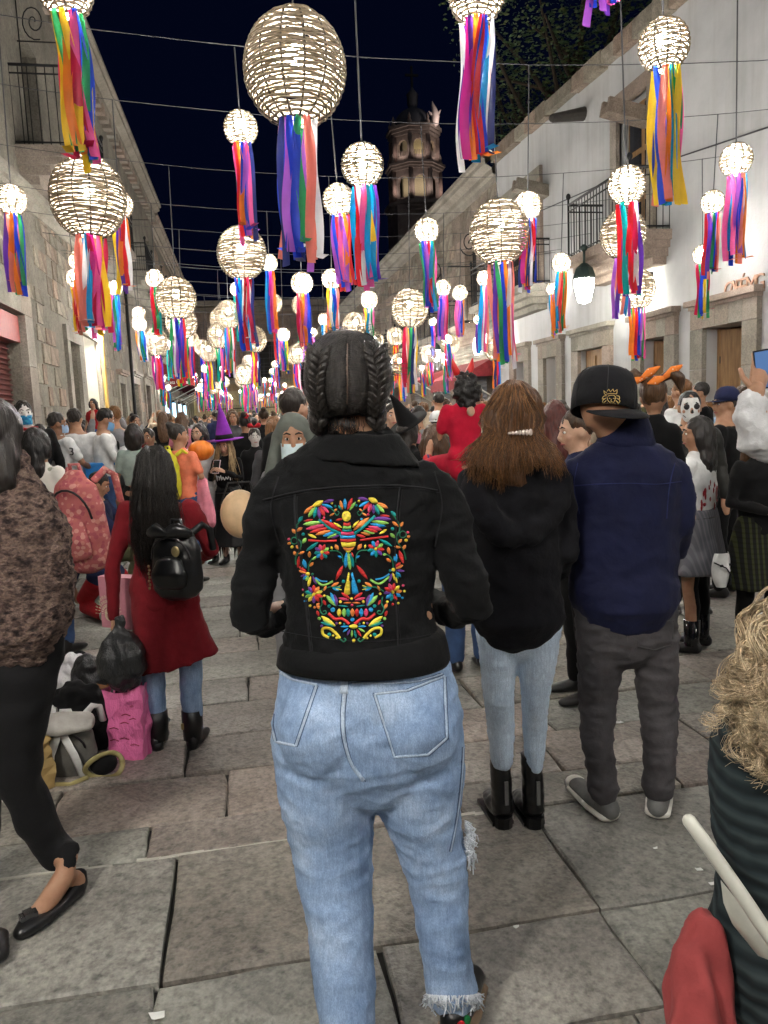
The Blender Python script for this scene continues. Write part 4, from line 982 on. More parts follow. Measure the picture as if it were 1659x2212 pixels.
def human(root, H=1.65, sex='m', w=1.0, skin_='tan', hair='short', hmat=None, top='tee', tmat=None, bottom='pants', bmat=None, smat=None, arms=('down', 'down'),
          yaw=0.0, pitch=0.0, face=True, voxel=0.013, fingers=False, hem=0.9, legs=None, origin=None, sleeve=None, mouth=True, look=None, names=('shirt', 'trousers'), hemz=0.55, lean=0.0, tfolds=0.006, bodymat=None, curl=0.5):
    s = H/1.70; T = TORSO_M if sex == 'm' else TORSO_F; hmat = hmat or H_BLACK; smat = smat or M_SHOEB; R_ = []
    LM = Matrix.Translation((0, 0, 0.9*s)) @ Matrix.Rotation(-lean, 4, 'X') @ Matrix.Translation((0, 0, -0.9*s))
    A = lambda p, ww=w: np.array(LM @ Vector(mk(p, s, ww)))
    HM = LM @ Matrix.Translation((0, 0, 1.49*s)) @ Matrix.Rotation(yaw, 4, 'Z') @ Matrix.Rotation(pitch, 4, 'X') @ Matrix.Translation((0, 0, -1.49*s))
    h_ = lambda p: np.array(HM @ Vector((p[0]*s, p[1]*s, p[2]*s)))
    H3 = HM.to_3x3()
    sgn = (-1, 1); AR = []
    for k in (0, 1):
        a = arms[k]; e, wr = ARM[a] if isinstance(a, str) else a
        if not isinstance(a, str): AR.append([A((sgn[k]*0.165, -0.005, 1.375)), A(e), A(wr)])
        else: AR.append([A((sgn[k]*(0.170 if sex == 'm' else 0.148), -0.005, 1.375)), A((sgn[k]*e[0]*(1 if sex == 'm' else .92), e[1], e[2])), A((sgn[k]*wr[0], wr[1], wr[2]))])
    LG = []
    for k in (0, 1):
        if legs is None: LG.append([(mk((sgn[k]*p[0], p[1], p[2]), s, w), r*s) for p, r in LEGS])
        else: LG.append([(mk(p, s), r*s) for p, r in zip(legs[k], (.088, .078, .056, .055, .037))])
    bm_ = MB()
    tors = lambda mb, g, lo, hi: mb.tube([A((0, y, z)) for z, rx, ry, y in T if lo <= z <= hi], [(rx*w+g)*s for z, rx, ry, y in T if lo <= z <= hi], [(ry*w+g)*s for z, rx, ry, y in T if lo <= z <= hi], n=16)
    tors(bm_, 0, 0, 2)
    am = 1.0 if sex == 'm' else 0.84
    for a in AR: bm_.tube([a[0], (a[0]+a[1])/2, a[1], a[1]*0.6+a[2]*0.4, a[2]], [.056*s*am, .046*s*am, .038*s*am, .037*s*am, .025*s*am], n=9)
    bm_.ell(h_((0, 0, 1.60)), (.074*s, .094*s, .104*s), H3); bm_.ell(h_((0, .028, 1.535)), (.055*s, .064*s, .062*s), H3)
    if face:
        bm_.tube([h_((0, .086, 1.60)), h_((0, .106, 1.562)), h_((0, .096, 1.55))], [.009*s, .014*s, .016*s], n=7)
        for q in sgn: bm_.ell(h_((q*.030, .073, 1.612)), (.026*s, .020*s, .012*s), H3); bm_.ell(h_((q*.042, .055, 1.56)), (.022*s, .03*s, .022*s), H3)
    for q in sgn: bm_.ell(h_((q*.078, -.004, 1.578)), (.010*s, .022*s, .034*s), H3)
    bare = bottom in ('skirt', 'dress')
    if bare:
        for lg in LG: bm_.tube([p for p, r in lg], [r*0.95 for p, r in lg], n=9)
    ex = MB()
    for k, a in enumerate(AR):
        d = hand_dir(a[1], a[2])
        if fingers: finger_hand(ex, a[2]+d*0.01, d, np.array([sgn[k]*0.8, -0.1, 0.5]) if abs(d[2]) < 0.7 else np.array([sgn[k], 0, 0.0]), s*(1.0 if sex == 'm' else 0.9), curl, -sgn[k])
        else: bm_.tube([a[2], a[2]+d*0.07*s, a[2]+d*0.13*s], [.030*s, .036*s, .022*s], [.022*s, .019*s, .014*s], n=8)
    skin('body', bm_, bodymat or skinmat(SK[skin_]), root, voxel*0.72 if face else voxel, 3, extra=ex)
    # face
    if face:
        for q in sgn:
            e = MB(); e.ell(h_((q*.030, .079, 1.592)), (.0145*s, .010*s, .0085*s), H3, 10, 6); eo = e.build('eye', M_EYEW, root, True)
            e = MB(); e.ell(h_((q*.030, .086, 1.592)), (.0070*s, .005*s, .0078*s), H3, 8, 5); e.build('iris', M_IRIS, eo, True)
            e = MB(); e.tube([h_((q*.014, .093, 1.616)), h_((q*.032, .092, 1.623)), h_((q*.050, .080, 1.615))], [.0035*s, .005*s, .002*s], n=6); e.build('eyebrow', M_BROW, root, True)
        if mouth:
            e = MB(); e.tube([h_((-.024, .083, 1.522)), h_((0, .093, 1.524)), h_((.024, .083, 1.522))], [.003*s, .0075*s, .003*s], n=7, ref=(0, 1, 0.2)); e.build('mouth', M_LIP, root, True)
    # clothes
    if top:
        t = MB(); lo = hem; zs = [(z, rx, ry, y) for z, rx, ry, y in T if lo-0.02 <= z <= 1.43]
        g = 0.013; t.tube([A((0, y, z)) for z, rx, ry, y in zs]+[A((0, -.005, 1.432))], [(rx*w+g)*s for z, rx, ry, y in zs]+[.082*s], [(ry*w+g)*s for z, rx, ry, y in zs]+[.07*s], n=18)
        for a in AR:
            if top == 'long': pts = [a[0], (a[0]+a[1])/2, a[1], a[1]*0.5+a[2]*0.5, a[2]*0.97+a[1]*0.03]; rr = [.072, .062, .054, .048, .040]
            elif top == 'tee': pts = [a[0], a[0]*0.55+a[1]*0.45, a[0]*0.28+a[1]*0.72]; rr = [.074, .066, .060]
            else: pts = [a[0], a[0]*0.9+a[1]*0.1]; rr = [.06, .05]
            t.tube(pts, [r*s*am for r in rr], n=10)
        skin(names[0], t, tmat, root, voxel, 4, [(tfolds, 9, 9, 15, H*7), (tfolds*0.5, 24, 24, 30, 3)])
    if bottom == 'pants':
        b_ = MB(); b_.tube([mk((0, -.004, z), s) for z in (.84, .90, .98, 1.03)], [(T[0][1]+.010)*s*w, (T[1][1]+.010)*s*w, (T[1][1]+.002)*s*w, .15*s*w], [(T[0][2]+.008)*s*w, (T[1][2]+.010)*s*w, .115*s*w, .10*s*w], n=16)
        for lg in LG: b_.tube([p for p, r in lg], [r+(.012 if i > 1 else .006)*s+(0.012*s if sex == 'm' and i > 2 else 0) for i, (p, r) in enumerate(lg)], n=11)
        skin(names[1], b_, bmat, root, voxel, 4, [(tfolds*0.9, 8, 8, 17, H*3)])
    elif bottom in ('skirt', 'dress'):
        b_ = MB(); fl = 0.05 if bottom == 'skirt' else 0.09
        zz = [1.06, .98, .90, hemz+0.12, hemz]; b_.tube([mk((0, -.004, z), s) for z in zz], [.15*s*w, .178*s*w, .192*s*w, (.20+fl*.6)*s*w, (.205+fl)*s*w], [.112*s*w, .128*s*w, .138*s*w, (.145+fl*.6)*s*w, (.15+fl)*s*w], n=20, cap=False)
        skin(names[1], b_, bmat, root, voxel, 2, [(tfolds*1.6, 14, 14, 1.5, 5)])
    for lg, q in zip(LG, sgn):
        an = lg[-1][0]; kn = lg[-2][0]; f = MB(); fy = 1.0
        f.tube([an+mk((0, -.045, -.05), s), an+mk((q*.002, .0, -.052), s), an+mk((q*.012, .10, -.068), s), an+mk((q*.016, .165, -.075), s)], [.036*s, .042*s, .046*s, .034*s], [.045*s, .045*s, .032*s, .022*s], n=9, ref=(0, 0, 1))
        f.tube([an+mk((0, -.012, .02), s), an+mk((0, -.01, -.04), s)], .046*s, n=8)
        skin('shoe', f, smat, root, voxel*0.8, 2)
    # hair
    if hair:
        hb = MB(); cap_ = (.083, .098, .098)
        hb.ell(h_((0, -.014, 1.622)), tuple(c*s for c in cap_), H3)
        if hair in ('long', 'bob', 'mid'):
            ends = dict(long=[(0, -.055, 1.62, .088, .062), (0, -.070, 1.50, .104, .060), (0, -.100, 1.36, .115, .045), (0, -.112, 1.20, .105, .032), (0, -.112, 1.12, .07, .02)],
                        mid=[(0, -.055, 1.62, .088, .062), (0, -.065, 1.50, .104, .062), (0, -.085, 1.38, .108, .045), (0, -.09, 1.32, .08, .03)],
                        bob=[(0, -.045, 1.62, .09, .07), (0, -.045, 1.53, .104, .074), (0, -.045, 1.46, .092, .066)])[hair]
            hb.tube([h_((x, y, z)) if z > 1.45 else np.array(LM @ Vector((x*s, y*s, z*s))) for x, y, z, a, b2 in ends], [a*s for *_, a, b2 in ends], [b2*s for *_, b2 in ends], n=14)
            for q in sgn: hb.tube([h_((q*.07, .01, 1.63)), h_((q*.088, .0, 1.56)), h_((q*.092, -.01, 1.49))], [.02*s, .022*s, .016*s], [.035*s, .04*s, .03*s], n=8)
        if hair == 'bun': hb.ell(h_((0, -.085, 1.70)), (.046*s, .044*s, .042*s), H3)
        if hair == 'pony': hb.tube([h_((0, -.09, 1.67)), h_((0, -.14, 1.64)), h_((0, -.15, 1.52)), h_((0, -.14, 1.42))], [.022*s, .036*s, .032*s, .012*s], n=9)
        fo = [(.007, 45, 45, 20, 2)] if hair != 'curly' else [(.022, 38, 38, 38, 4), (.012, 80, 80, 80, 1)]
        if hair == 'curly':
            hb.tube([h_((0, -.03, 1.62)), h_((0, -.05, 1.52)), h_((0, -.06, 1.44))], [.10*s, .125*s, .10*s], [.09*s, .085*s, .06*s], n=14)
        skin('hair', hb, hmat, root, 0.010, 3, fo)
    return dict(h=h_, A=A, H3=H3, s=s, arms=AR, HM=HM)
def strands(name, guides, mat, parent, count, r0=0.0035, jit=0.012, seed=1, origin=None, wav=0.0, wf=30, n=4, tail=0.25):
    """many tapering hair strands, each following a blend of two neighbouring guide paths (lists of equal length)"""
    rnd = random.Random(seed); mb = MB(); G_ = [np.asarray(g_, float) for g_ in guides]; m = len(G_[0])
    for k in range(count):
        u = rnd.uniform(0, len(G_)-1.0001); i = int(u); f = u-i; P_ = G_[i]*(1-f)+G_[i+1]*f
        off = np.array([rnd.gauss(0, jit), rnd.gauss(0, jit), rnd.gauss(0, jit*0.7)]); t = np.linspace(0, 1, m)[:, None]
        L_ = rnd.uniform(0.8, 1.0); idx = np.linspace(0, (m-1)*L_, m); lo = np.floor(idx).astype(int); hi = np.minimum(lo+1, m-1); fr = (idx-lo)[:, None]
        Q = P_[lo]*(1-fr)+P_[hi]*fr; Q = Q+off*(0.35+0.9*t)
        if wav:
            ph = rnd.uniform(0, 6.28); Q = Q+np.stack([np.sin(t[:, 0]*wf+ph), np.cos(t[:, 0]*wf*0.8+ph), 0*t[:, 0]], 1)*wav*t
        rr = r0*rnd.uniform(0.6, 1.3); mb.tube(list(Q), [rr*(1-(1-tail)*x) for x in np.linspace(0, 1, m)], n=n, ref=(0, 1, 0.01), cap=False)
    return mb.build(name, mat, parent, True, origin)
def place(px, pytop, zc):
    p = at(px, pytop, zc); return p
def person(label, px, pytop, zc, rot, group=None, H=None, **kw):
    p = at(px, pytop, zc); r = thing('person', label, 'person', (p[0], p[1], 0), math.radians(rot), group)
    kw.setdefault('voxel', max(.0125, .0024*zc)); info = human(r, H=H or p[2], **kw); info['root'] = r
    return info
def world(info, q):          # local point of a person to world
    r = info['root']; c, s_ = math.cos(r.rotation_euler[2]), math.sin(r.rotation_euler[2]); return np.array([r.location[0]+c*q[0]-s_*q[1], r.location[1]+s_*q[0]+c*q[1], r.location[2]+q[2]])
C = dict(white=(0.70, 0.70, 0.69), black=(0.0045, 0.0045, 0.005), navy=(0.014, 0.018, 0.055), grey=(0.20, 0.20, 0.21), dgrey=(0.06, 0.06, 0.065), red=(0.34, 0.012, 0.018), burgundy=(0.19, 0.014, 0.020), teal=(0.02, 0.14, 0.17),
         olive=(0.09, 0.09, 0.045), beige=(0.42, 0.34, 0.25), pink=(0.60, 0.20, 0.26), coral=(0.72, 0.20, 0.11), blue=(0.03, 0.08, 0.30), denim=(0.045, 0.085, 0.19), lblue=(0.36, 0.50, 0.70), sage=(0.33, 0.40, 0.36), brown=(0.10, 0.055, 0.03), purple=(0.12, 0.03, 0.2), mustard=(0.5, 0.3, 0.03))
cl = lambda n: cloth(n, C[n])
# ------------------------------------------------------------------ the crowd filling the street
rc = random.Random(23)
TPL = {}
def template(key, **kw):
    r = thing('person', 'x', 'person', (0, 0, 0)); human(r, voxel=0.019, **kw); TPL[key] = r; r['group'] = 'template'
template('man with short hair', H=1.7, hair='short', top='tee', tmat=cl('white'), bmat=cl('denim'), arms=('down', 'front'))
template('man with short dark hair', H=1.7, hair='short', top='long', tmat=cl('white'), bmat=cl('denim'), arms=('down', 'down'))
template('woman with long hair', H=1.62, sex='f', hair='long', top='long', tmat=cl('white'), bmat=cl('denim'), arms=('front', 'down'))
template('woman with loose hair', H=1.62, sex='f', hair='long', top='tee', tmat=cl('white'), bmat=cl('denim'), arms=('down', 'phone'))
template('woman with bobbed hair', H=1.62, sex='f', hair='bob', top='long', tmat=cl('white'), bmat=cl('denim'), arms=('front', 'front'))
template('woman with hair in a bun', H=1.62, sex='f', hair='bun', top='tee', tmat=cl('white'), bmat=cl('denim'), arms=('down', 'front'))
template('woman with a ponytail', H=1.62, sex='f', hair='pony', top='long', tmat=cl('white'), bmat=cl('denim'), arms=('down', 'down'))
template('man filming with raised arms', H=1.72, hair='short', top='long', tmat=cl('white'), bmat=cl('denim'), arms=('raised', 'raised'))
def cap_mesh(h_, s, root, mat, back=False):
    mb = MB(); M = None; c = h_((0, -.012, 1.632)); q = MB()
    q.lathe([(0.0, .098*s), (.05*s, .092*s), (.08*s, .06*s), (.094*s, .02*s), (.097*s, -.02*s), (.090*s, -.022*s)], 18)
    return q, c
GROUP = 'people in the crowd filling the street'
spots = []; tries = 0
KEEP = []                                 # ground taken by the people built one by one: (x, y, r)
def crowd():
    n = 0; seen = {}; cols = ['white', 'black', 'black', 'black', 'navy', 'grey', 'dgrey', 'dgrey', 'red', 'burgundy', 'teal', 'olive', 'beige', 'pink', 'lblue', 'brown', 'white', 'white', 'black', 'navy', 'black']
    keys = list(TPL); t = 0
    hx = {'black': H_BLACK, 'brown': H_BROWN, 'black ': H_BLACK, 'auburn': H_AUBURN}
    while n < 190 and t < 6000:
        t += 1; Y = 6.8+ (rc.random()**1.25)*24; X = rc.uniform(XL+0.35, XR-0.4)
        q = proj((X, Y, 1.6))
        if not -60 < q[0] < 1720: continue
        if Y < 12.0 and -1.5 < X < 1.0 + (Y-8)*0.12: continue          # the open strip of paving
        if Y < 9 and X > 1 and rc.random() < 0.5: continue
        dmin = 0.5+0.012*Y
        if any((X-a)**2+(Y-b2)**2 < (dmin if c is None else c)**2 for a, b2, c in spots+KEEP): continue
        spots.append((X, Y, None)); k = rc.choice(keys); src = TPL[k]; r = copy_tree(src)
        r.location = (X, Y, 0); f = rc.random(); away = f < 0.62
        rz = rc.uniform(-0.6, 0.6) if away else rc.uniform(0.9, 5.4); r.rotation_euler[2] = rz
        sz = rc.gauss(1.0, 0.045); sz = max(0.88, min(1.08, sz)); r.scale = (sz,)*3
        for _try in range(30):
            cn = rc.choice(cols); bn = rc.choice(['denim', 'black', 'denim', 'dgrey', 'black', 'brown']); hn = rc.choice(list(hx))
            cname = dict(dgrey='dark grey', lblue='light blue').get(cn, cn)
            face_ = 'from behind' if away else 'facing the viewer' if 2.2 < rz < 4.1 else 'in profile'
            side = 'by west wall' if X < XL+1.8 else 'by east wall' if X > XR-2.2 else 'mid street'
            far = '' if Y < 12 else 'far off ' if Y > 20 else 'farther '
            kk = k.replace(' dark', '') if hn != 'auburn' else k.replace('hair', 'auburn hair').replace(' dark', '')
            lab = f"{far}{kk} in {cname} top, {face_} {side}"
            if lab in seen: lab = f"{far}{kk} in {cname} top, {dict(dgrey='dark grey').get(bn, bn)} trousers, {face_} {side}"
            if len(lab.split()) > 16: lab = lab.replace('dark grey', 'grey').replace('far off ', 'far ')
            if lab not in seen and len(lab.split()) <= 16: break
        for ch in r.children:
            nm = ch.name.split('.')[0]
            if nm == 'shirt': recolor(ch, cl(cn))
            if nm == 'trousers': recolor(ch, cl(bn))
            if nm == 'hair': recolor(ch, hx[hn])
            if nm == 'body': recolor(ch, skinmat(SK[rc.choice(['tan', 'tan', 'light', 'brown'])]))
        seen[lab] = 1; r['label'] = lab; r['group'] = GROUP; n += 1
    for r in list(TPL.values()):
        for ch in list(r.children):
            for g_ in list(ch.children): bpy.data.objects.remove(g_)
            bpy.data.objects.remove(ch)
        bpy.data.objects.remove(r)
def far_crowd():                          # beyond that the heads run together
    mb = MB(); cm = [H_BLACK, cl('black'), cl('white'), cl('navy'), cl('red'), cl('grey'), skinmat(SK['tan']), cl('beige')]
    for k in range(560):
        Y = 29+rc.random()*38; X = rc.uniform(XL+0.3, XR-0.3); h = rc.gauss(1.62, 0.07)
        mb.cur = rc.choice([1, 2, 3, 4, 5, 7, 1]); mb.tube([(X, Y, 0.0), (X, Y, h-0.6), (X, Y, h-0.3), (X, Y, h-0.2)], [0.16, 0.2, 0.2, 0.08], [0.1, 0.12, 0.12, 0.07], n=7)
        mb.cur = 6; mb.ell((X, Y-0.01, h-0.12), (0.075, 0.09, 0.11), n=7, m=5); mb.cur = 0 if rc.random() < 0.9 else rc.choice([2, 4]); mb.ell((X, Y+0.015, h-0.09), (0.085, 0.095, 0.1), n=7, m=5)
    o = mb.build('crowd', cm, None, True); o['kind'] = 'stuff'; tag(o, 'far crowd of heads running together down the street', 'crowd')
# ------------------------------------------------------------------ the woman with braids
HF = np.array([math.sin(YAW), math.cos(YAW), 0.0])
def hp(px, py, b): d = ray(px, py); return CAM+d*(b/(d@HF))
def mpp(p): return ((np.asarray(p)-CAM)@_F)/FPX
def limb(mb, nodes, dr=0.62, n=16, cap=True):
    """tube through (x, y, distance, half width[, half depth in m]) measured off the photograph"""
    P_, RX, RY = [], [], []
    for q in nodes:
        p = hp(q[0], q[1], q[2]); r = q[3]*mpp(p); P_.append(p); RX.append(r); RY.append(q[4] if len(q) > 4 else r*dr)
    return mb.tube(P_, RX, RY, n=n, ref=HF, cap=cap)
def ball(mb, px, py, b, hw, hh, dep, n=16, m=11):
    p = hp(px, py, b); k = mpp(p); return mb.ell(p, (hw*k, dep, hh*k), Matrix.Rotation(-YAW, 3, 'Z'), n, m)
class Decal:
    """shapes stitched onto a finished surface: outlines measured in the picture, carried onto the cloth along the viewing ray"""
    def __init__(s, objs):
        vs, fs = [], []
        for o in objs:
            k = len(vs); off = Vector(o.parent.location) if o.parent else Vector(); vs += [tuple(v.co+off) for v in o.data.vertices]; fs += [tuple(i+k for i in p.vertices) for p in o.data.polygons]
        s.t = BVHTree.FromPolygons(vs, fs)
    def hit(s, px, py, lift=0.0):
        d = Vector(ray(px, py)).normalized(); h, n, i, dist = s.t.ray_cast(Vector(CAM), d)
        if h is None: return None
        if n.dot(d) > 0: n = -n
        return np.array(h+n*lift)
    def blob(s, mb, outline, lift=0.0015, puff=0.0035):
        c = (sum(p[0] for p in outline)/len(outline), sum(p[1] for p in outline)/len(outline)); R_ = []
        for k, l in ((1.0, -0.002), (0.93, lift), (0.5, puff)):
            R_.append([s.hit(c[0]+(p[0]-c[0])*k, c[1]+(p[1]-c[1])*k, l) for p in outline])
        m = s.hit(c[0], c[1], puff*1.05)
        if m is None or any(q is None for r in R_ for q in r): return
        n = len(outline); fs = [(k*n+i, k*n+(i+1) % n, (k+1)*n+(i+1) % n, (k+1)*n+i) for k in range(2) for i in range(n)]+[(2*n+i, 2*n+(i+1) % n, 3*n) for i in range(n)]
        mb.add([q for r in R_ for q in r]+[m], fs)
    def line(s, mb, pts, w, lift=0.002, sub=6):
        L_ = []; P2 = []
        for a, b2 in zip(pts, pts[1:]):
            for k in range(sub): t = k/sub; P2.append((a[0]+(b2[0]-a[0])*t, a[1]+(b2[1]-a[1])*t))
        P2.append(pts[-1]); rows = []
        for i, p in enumerate(P2):
            q0, q1 = P2[max(0, i-1)], P2[min(len(P2)-1, i+1)]; dx, dy = q1[0]-q0[0], q1[1]-q0[1]; l = math.hypot(dx, dy)+1e-6; nx, ny = -dy/l*w/2, dx/l*w/2
            r = [s.hit(p[0]-nx, p[1]-ny, -0.001), s.hit(p[0]-nx*0.6, p[1]-ny*0.6, lift), s.hit(p[0]+nx*0.6, p[1]+ny*0.6, lift), s.hit(p[0]+nx, p[1]+ny, -0.001)]
            if any(q is None for q in r): continue
            rows.append(r)
        if len(rows) > 1: mb.strip(rows)
def smoothpts(pts, n=18):                    # Catmull-Rom
    P_ = [pts[0]]+list(pts)+[pts[-1]]; out = []
    for i in range(len(pts)-1):
        p0, p1, p2, p3 = P_[i:i+4]; m = max(2, n//(len(pts)-1))
        for k in range(m):
            t = k/m; out.append(tuple(0.5*((2*p1[j])+(-p0[j]+p2[j])*t+(2*p0[j]-5*p1[j]+4*p2[j]-p3[j])*t*t+(-p0[j]+3*p1[j]-3*p2[j]+p3[j])*t**3) for j in range(len(p1))))
    out.append(tuple(pts[-1])); return out
def denim(name, c0, c1, worn):
    m, b = base(name, c0, 0.85, 0, 0.2); N, L = nt(m); v = coords(N, L)
    f = noise_n(N, L, 5.5, 5, v, 0.62); c = ramp(N, L, f, [(0.33, c0), (0.52, c1), (0.74, worn)])
    tw = noise_n(N, L, 1, 2, coords(N, L, (520, 520, 190))); sl = noise_n(N, L, 1.0, 3, coords(N, L, (160, 160, 14)))
    c = mix(N, L, 0.5, c, mix(N, L, 1.0, c, ramp(N, L, sl, [(0.3, (0.62, 0.66, 0.72)), (0.7, (1.28, 1.25, 1.2))]), 'MULTIPLY'))
    L.new(mix(N, L, 0.35, c, mix(N, L, 1.0, c, ramp(N, L, tw, [(0.35, (0.5, 0.5, 0.55)), (0.65, (1.4, 1.4, 1.35))]), 'MULTIPLY')), b.inputs['Base Color'])
    bump(N, L, b, tw, 0.35, 0.004); return m
M_JEAN = denim('washed_denim', (0.17, 0.26, 0.43), (0.27, 0.38, 0.57), (0.44, 0.55, 0.72))
M_JSEAM = denim('denim_seam', (0.30, 0.40, 0.55), (0.42, 0.52, 0.66), (0.55, 0.63, 0.74)); M_JDARK = cloth('seam_dark', (0.07, 0.11, 0.2))
M_FRAY = cloth('frayed_thread', (0.62, 0.66, 0.72))
M_JACK = cloth('black_denim', (0.0035, 0.0038, 0.0045), 0.35, 0.9, 520, 0.5); M_JSTITCH = cloth('black_stitch', (0.018, 0.018, 0.02))
g0 = ground(800, 2200); MW = thing('person', 'woman with two black braids, embroidered skull jacket and pale jeans, seen from behind', 'person', (g0[0], g0[1], 0)); O_ = tuple(MW.location)
# body: head, neck, arms, legs as one skin
b_ = MB(); ball(b_, 750, 815, 1.79, 86, 96, 0.093); ball(b_, 752, 875, 1.80, 62, 45, 0.075)
limb(b_, [(757, 890, 1.79, 57), (762, 945, 1.79, 60), (768, 990, 1.80, 95)], 0.85)
limb(b_, [(768, 980, 1.80, 110), (770, 1050, 1.80, 150), (773, 1200, 1.80, 150), (780, 1400, 1.80, 165), (793, 1560, 1.80, 165)], 0.5)
for nd in ([(632, 1050, 1.80, 26), (560, 1190, 1.79, 24), (546, 1325, 1.80, 20), (640, 1312, 2.03, 25), (700, 1290, 2.10, 22)], [(905, 1050, 1.80, 26), (986, 1200, 1.79, 24), (1012, 1300, 1.80, 20), (930, 1300, 2.03, 25), (860, 1280, 2.10, 22)]): limb(b_, nd, 0.9)
limb(b_, [(700, 1690, 1.79, 60), (733, 2000, 1.71, 46), (752, 2240, 1.62, 36), (757, 2310, 1.59, 30)], 0.9); limb(b_, [(910, 1690, 1.80, 58), (948, 1950, 1.805, 42), (982, 2150, 1.765, 30), (986, 2180, 1.765, 28)], 0.9)
ex = MB(); finger_hand(ex, hp(700, 1290, 2.10), (0.9, 0.5, 0), (0, 0.3, 1), 0.95, 0.7, 1); finger_hand(ex, hp(860, 1280, 2.10), (-0.9, 0.5, 0), (0, 0.3, 1), 0.95, 0.7, -1)
skin('body', b_, skinmat(SK['tan']), MW, 0.010, 3, origin=O_, extra=ex)
# jeans
j = MB(); limb(j, [(784, 1392, 1.80, 174, .118), (786, 1425, 1.80, 181, .126), (790, 1480, 1.80, 197, .140), (793, 1550, 1.80, 209, .150), (795, 1610, 1.80, 209, .150), (797, 1640, 1.80, 204, .14)], n=22)
ball(j, 699, 1575, 1.740, 104, 110, 0.105); ball(j, 891, 1575, 1.748, 105, 110, 0.105)
limb(j, [(700, 1650, 1.79, 104, .118), (704, 1720, 1.785, 103, .114), (710, 1762, 1.783, 98, .108), (715, 1810, 1.78, 93, .10), (724, 1900, 1.75, 84, .092), (734, 2000, 1.71, 74, .083), (742, 2100, 1.67, 70, .078), (751, 2212, 1.63, 64, .072), (757, 2290, 1.60, 62, .07)])
limb(j, [(902, 1650, 1.80, 102, .118), (905, 1720, 1.805, 97, .112), (915, 1762, 1.81, 86, .104), (926, 1805, 1.815, 76, .096), (941, 1870, 1.815, 71, .09), (952, 1950, 1.805, 62, .08), (962, 2050, 1.785, 55, .072), (971, 2110, 1.77, 53, .068), (978, 2146, 1.765, 56, .068)])
jo = skin('jeans', j, M_JEAN, MW, 0.0072, 3, [(.004, 5, 5, 8, 3.3), (.0045, 7, 7, 17, -9.1), (.002, 40, 40, 60, 1.1)], origin=O_)
D = Decal([jo]); P0 = lambda cx, cy: ((950+cx/1.58)*.5486, (2500+cy/1.58)*.5486)
sm = MB(); dk = MB()
def seam(pts, w=5.0, wd=2.0):
    pts = smoothpts([P0(*p) for p in pts], 20); D.line(sm, pts, w, 0.0022, 2)
    for o in (-w*0.62, w*0.62): D.line(dk, [(p[0]+o*0.8, p[1]+o*0.4) for p in pts], 2.1, 0.0016, 2)
pk1 = [(828, 368), (1030, 345), (1262, 255), (1278, 640), (1160, 745), (955, 760)]; pk2 = [(215, 215), (320, 280), (470, 310), (340, 690), (215, 665), (190, 560)]
for pk in (pk1, pk2):
    ring = pk+[pk[0]]
    for a, b2 in zip(ring, ring[1:]): seam([a, ((a[0]+b2[0])/2, (a[1]+b2[1])/2), b2], 7)
    m_ = MB(); D.blob(m_, [P0(*p) for a, b2 in zip(ring, ring[1:]) for p in [(a[0]+(b2[0]-a[0])*t, a[1]+(b2[1]-a[1])*t) for t in (0, .33, .66)]], 0.0022, 0.003); q = m_.build('back_pocket', M_JEAN, jo, True, O_)
seam([(655, 270), (632, 480), (640, 650), (690, 810), (760, 905)], 10); seam([(690, 300), (860, 300), (1080, 290), (1250, 240)], 5); seam([(600, 290), (400, 270), (215, 200)], 5)
seam([(1380, 700), (1370, 900), (1340, 1150), (1300, 1350)], 4)
sm.build('seam', M_JSEAM, jo, True, O_); dk.build('stitching', M_JDARK, jo, True, O_)
m_ = MB(); D.blob(m_, [P0(*p) for p in ((618, 270), (668, 268), (664, 370), (612, 365))], 0.003, 0.004); m_.build('belt_loop', M_JSEAM, jo, True, O_)
fr = MB(); rf = random.Random(4)                      # torn knee and frayed hem
for k in range(260):
    a = rf.uniform(0, 6.28); x0 = 978+57*math.cos(a); p = hp(x0, 2146+8*math.sin(a)*0.6, 1.765-0.066*math.sin(a)); l = rf.uniform(0.012, 0.04)
    fr.tube([p, p+np.array([rf.gauss(0, .005), rf.gauss(0, .005), -l*0.6]), p+np.array([rf.gauss(0, .010), rf.gauss(0, .01), -l])], 0.0017, n=3, cap=False)
for k in range(110):
    p = hp(1008+rf.gauss(0, 4), rf.uniform(1772, 1850), 1.80+rf.gauss(0, .02)); l = rf.uniform(0.01, 0.05)
    fr.tube([p, p+np.array([rf.uniform(0.004, .02), rf.gauss(0, .006), -l*0.4]), p+np.array([rf.uniform(0.0, .022), rf.gauss(0, .01), -l])], 0.0017, n=3, cap=False)
fr.build('frayed_hem', M_FRAY, jo, True, O_, 'stuff')
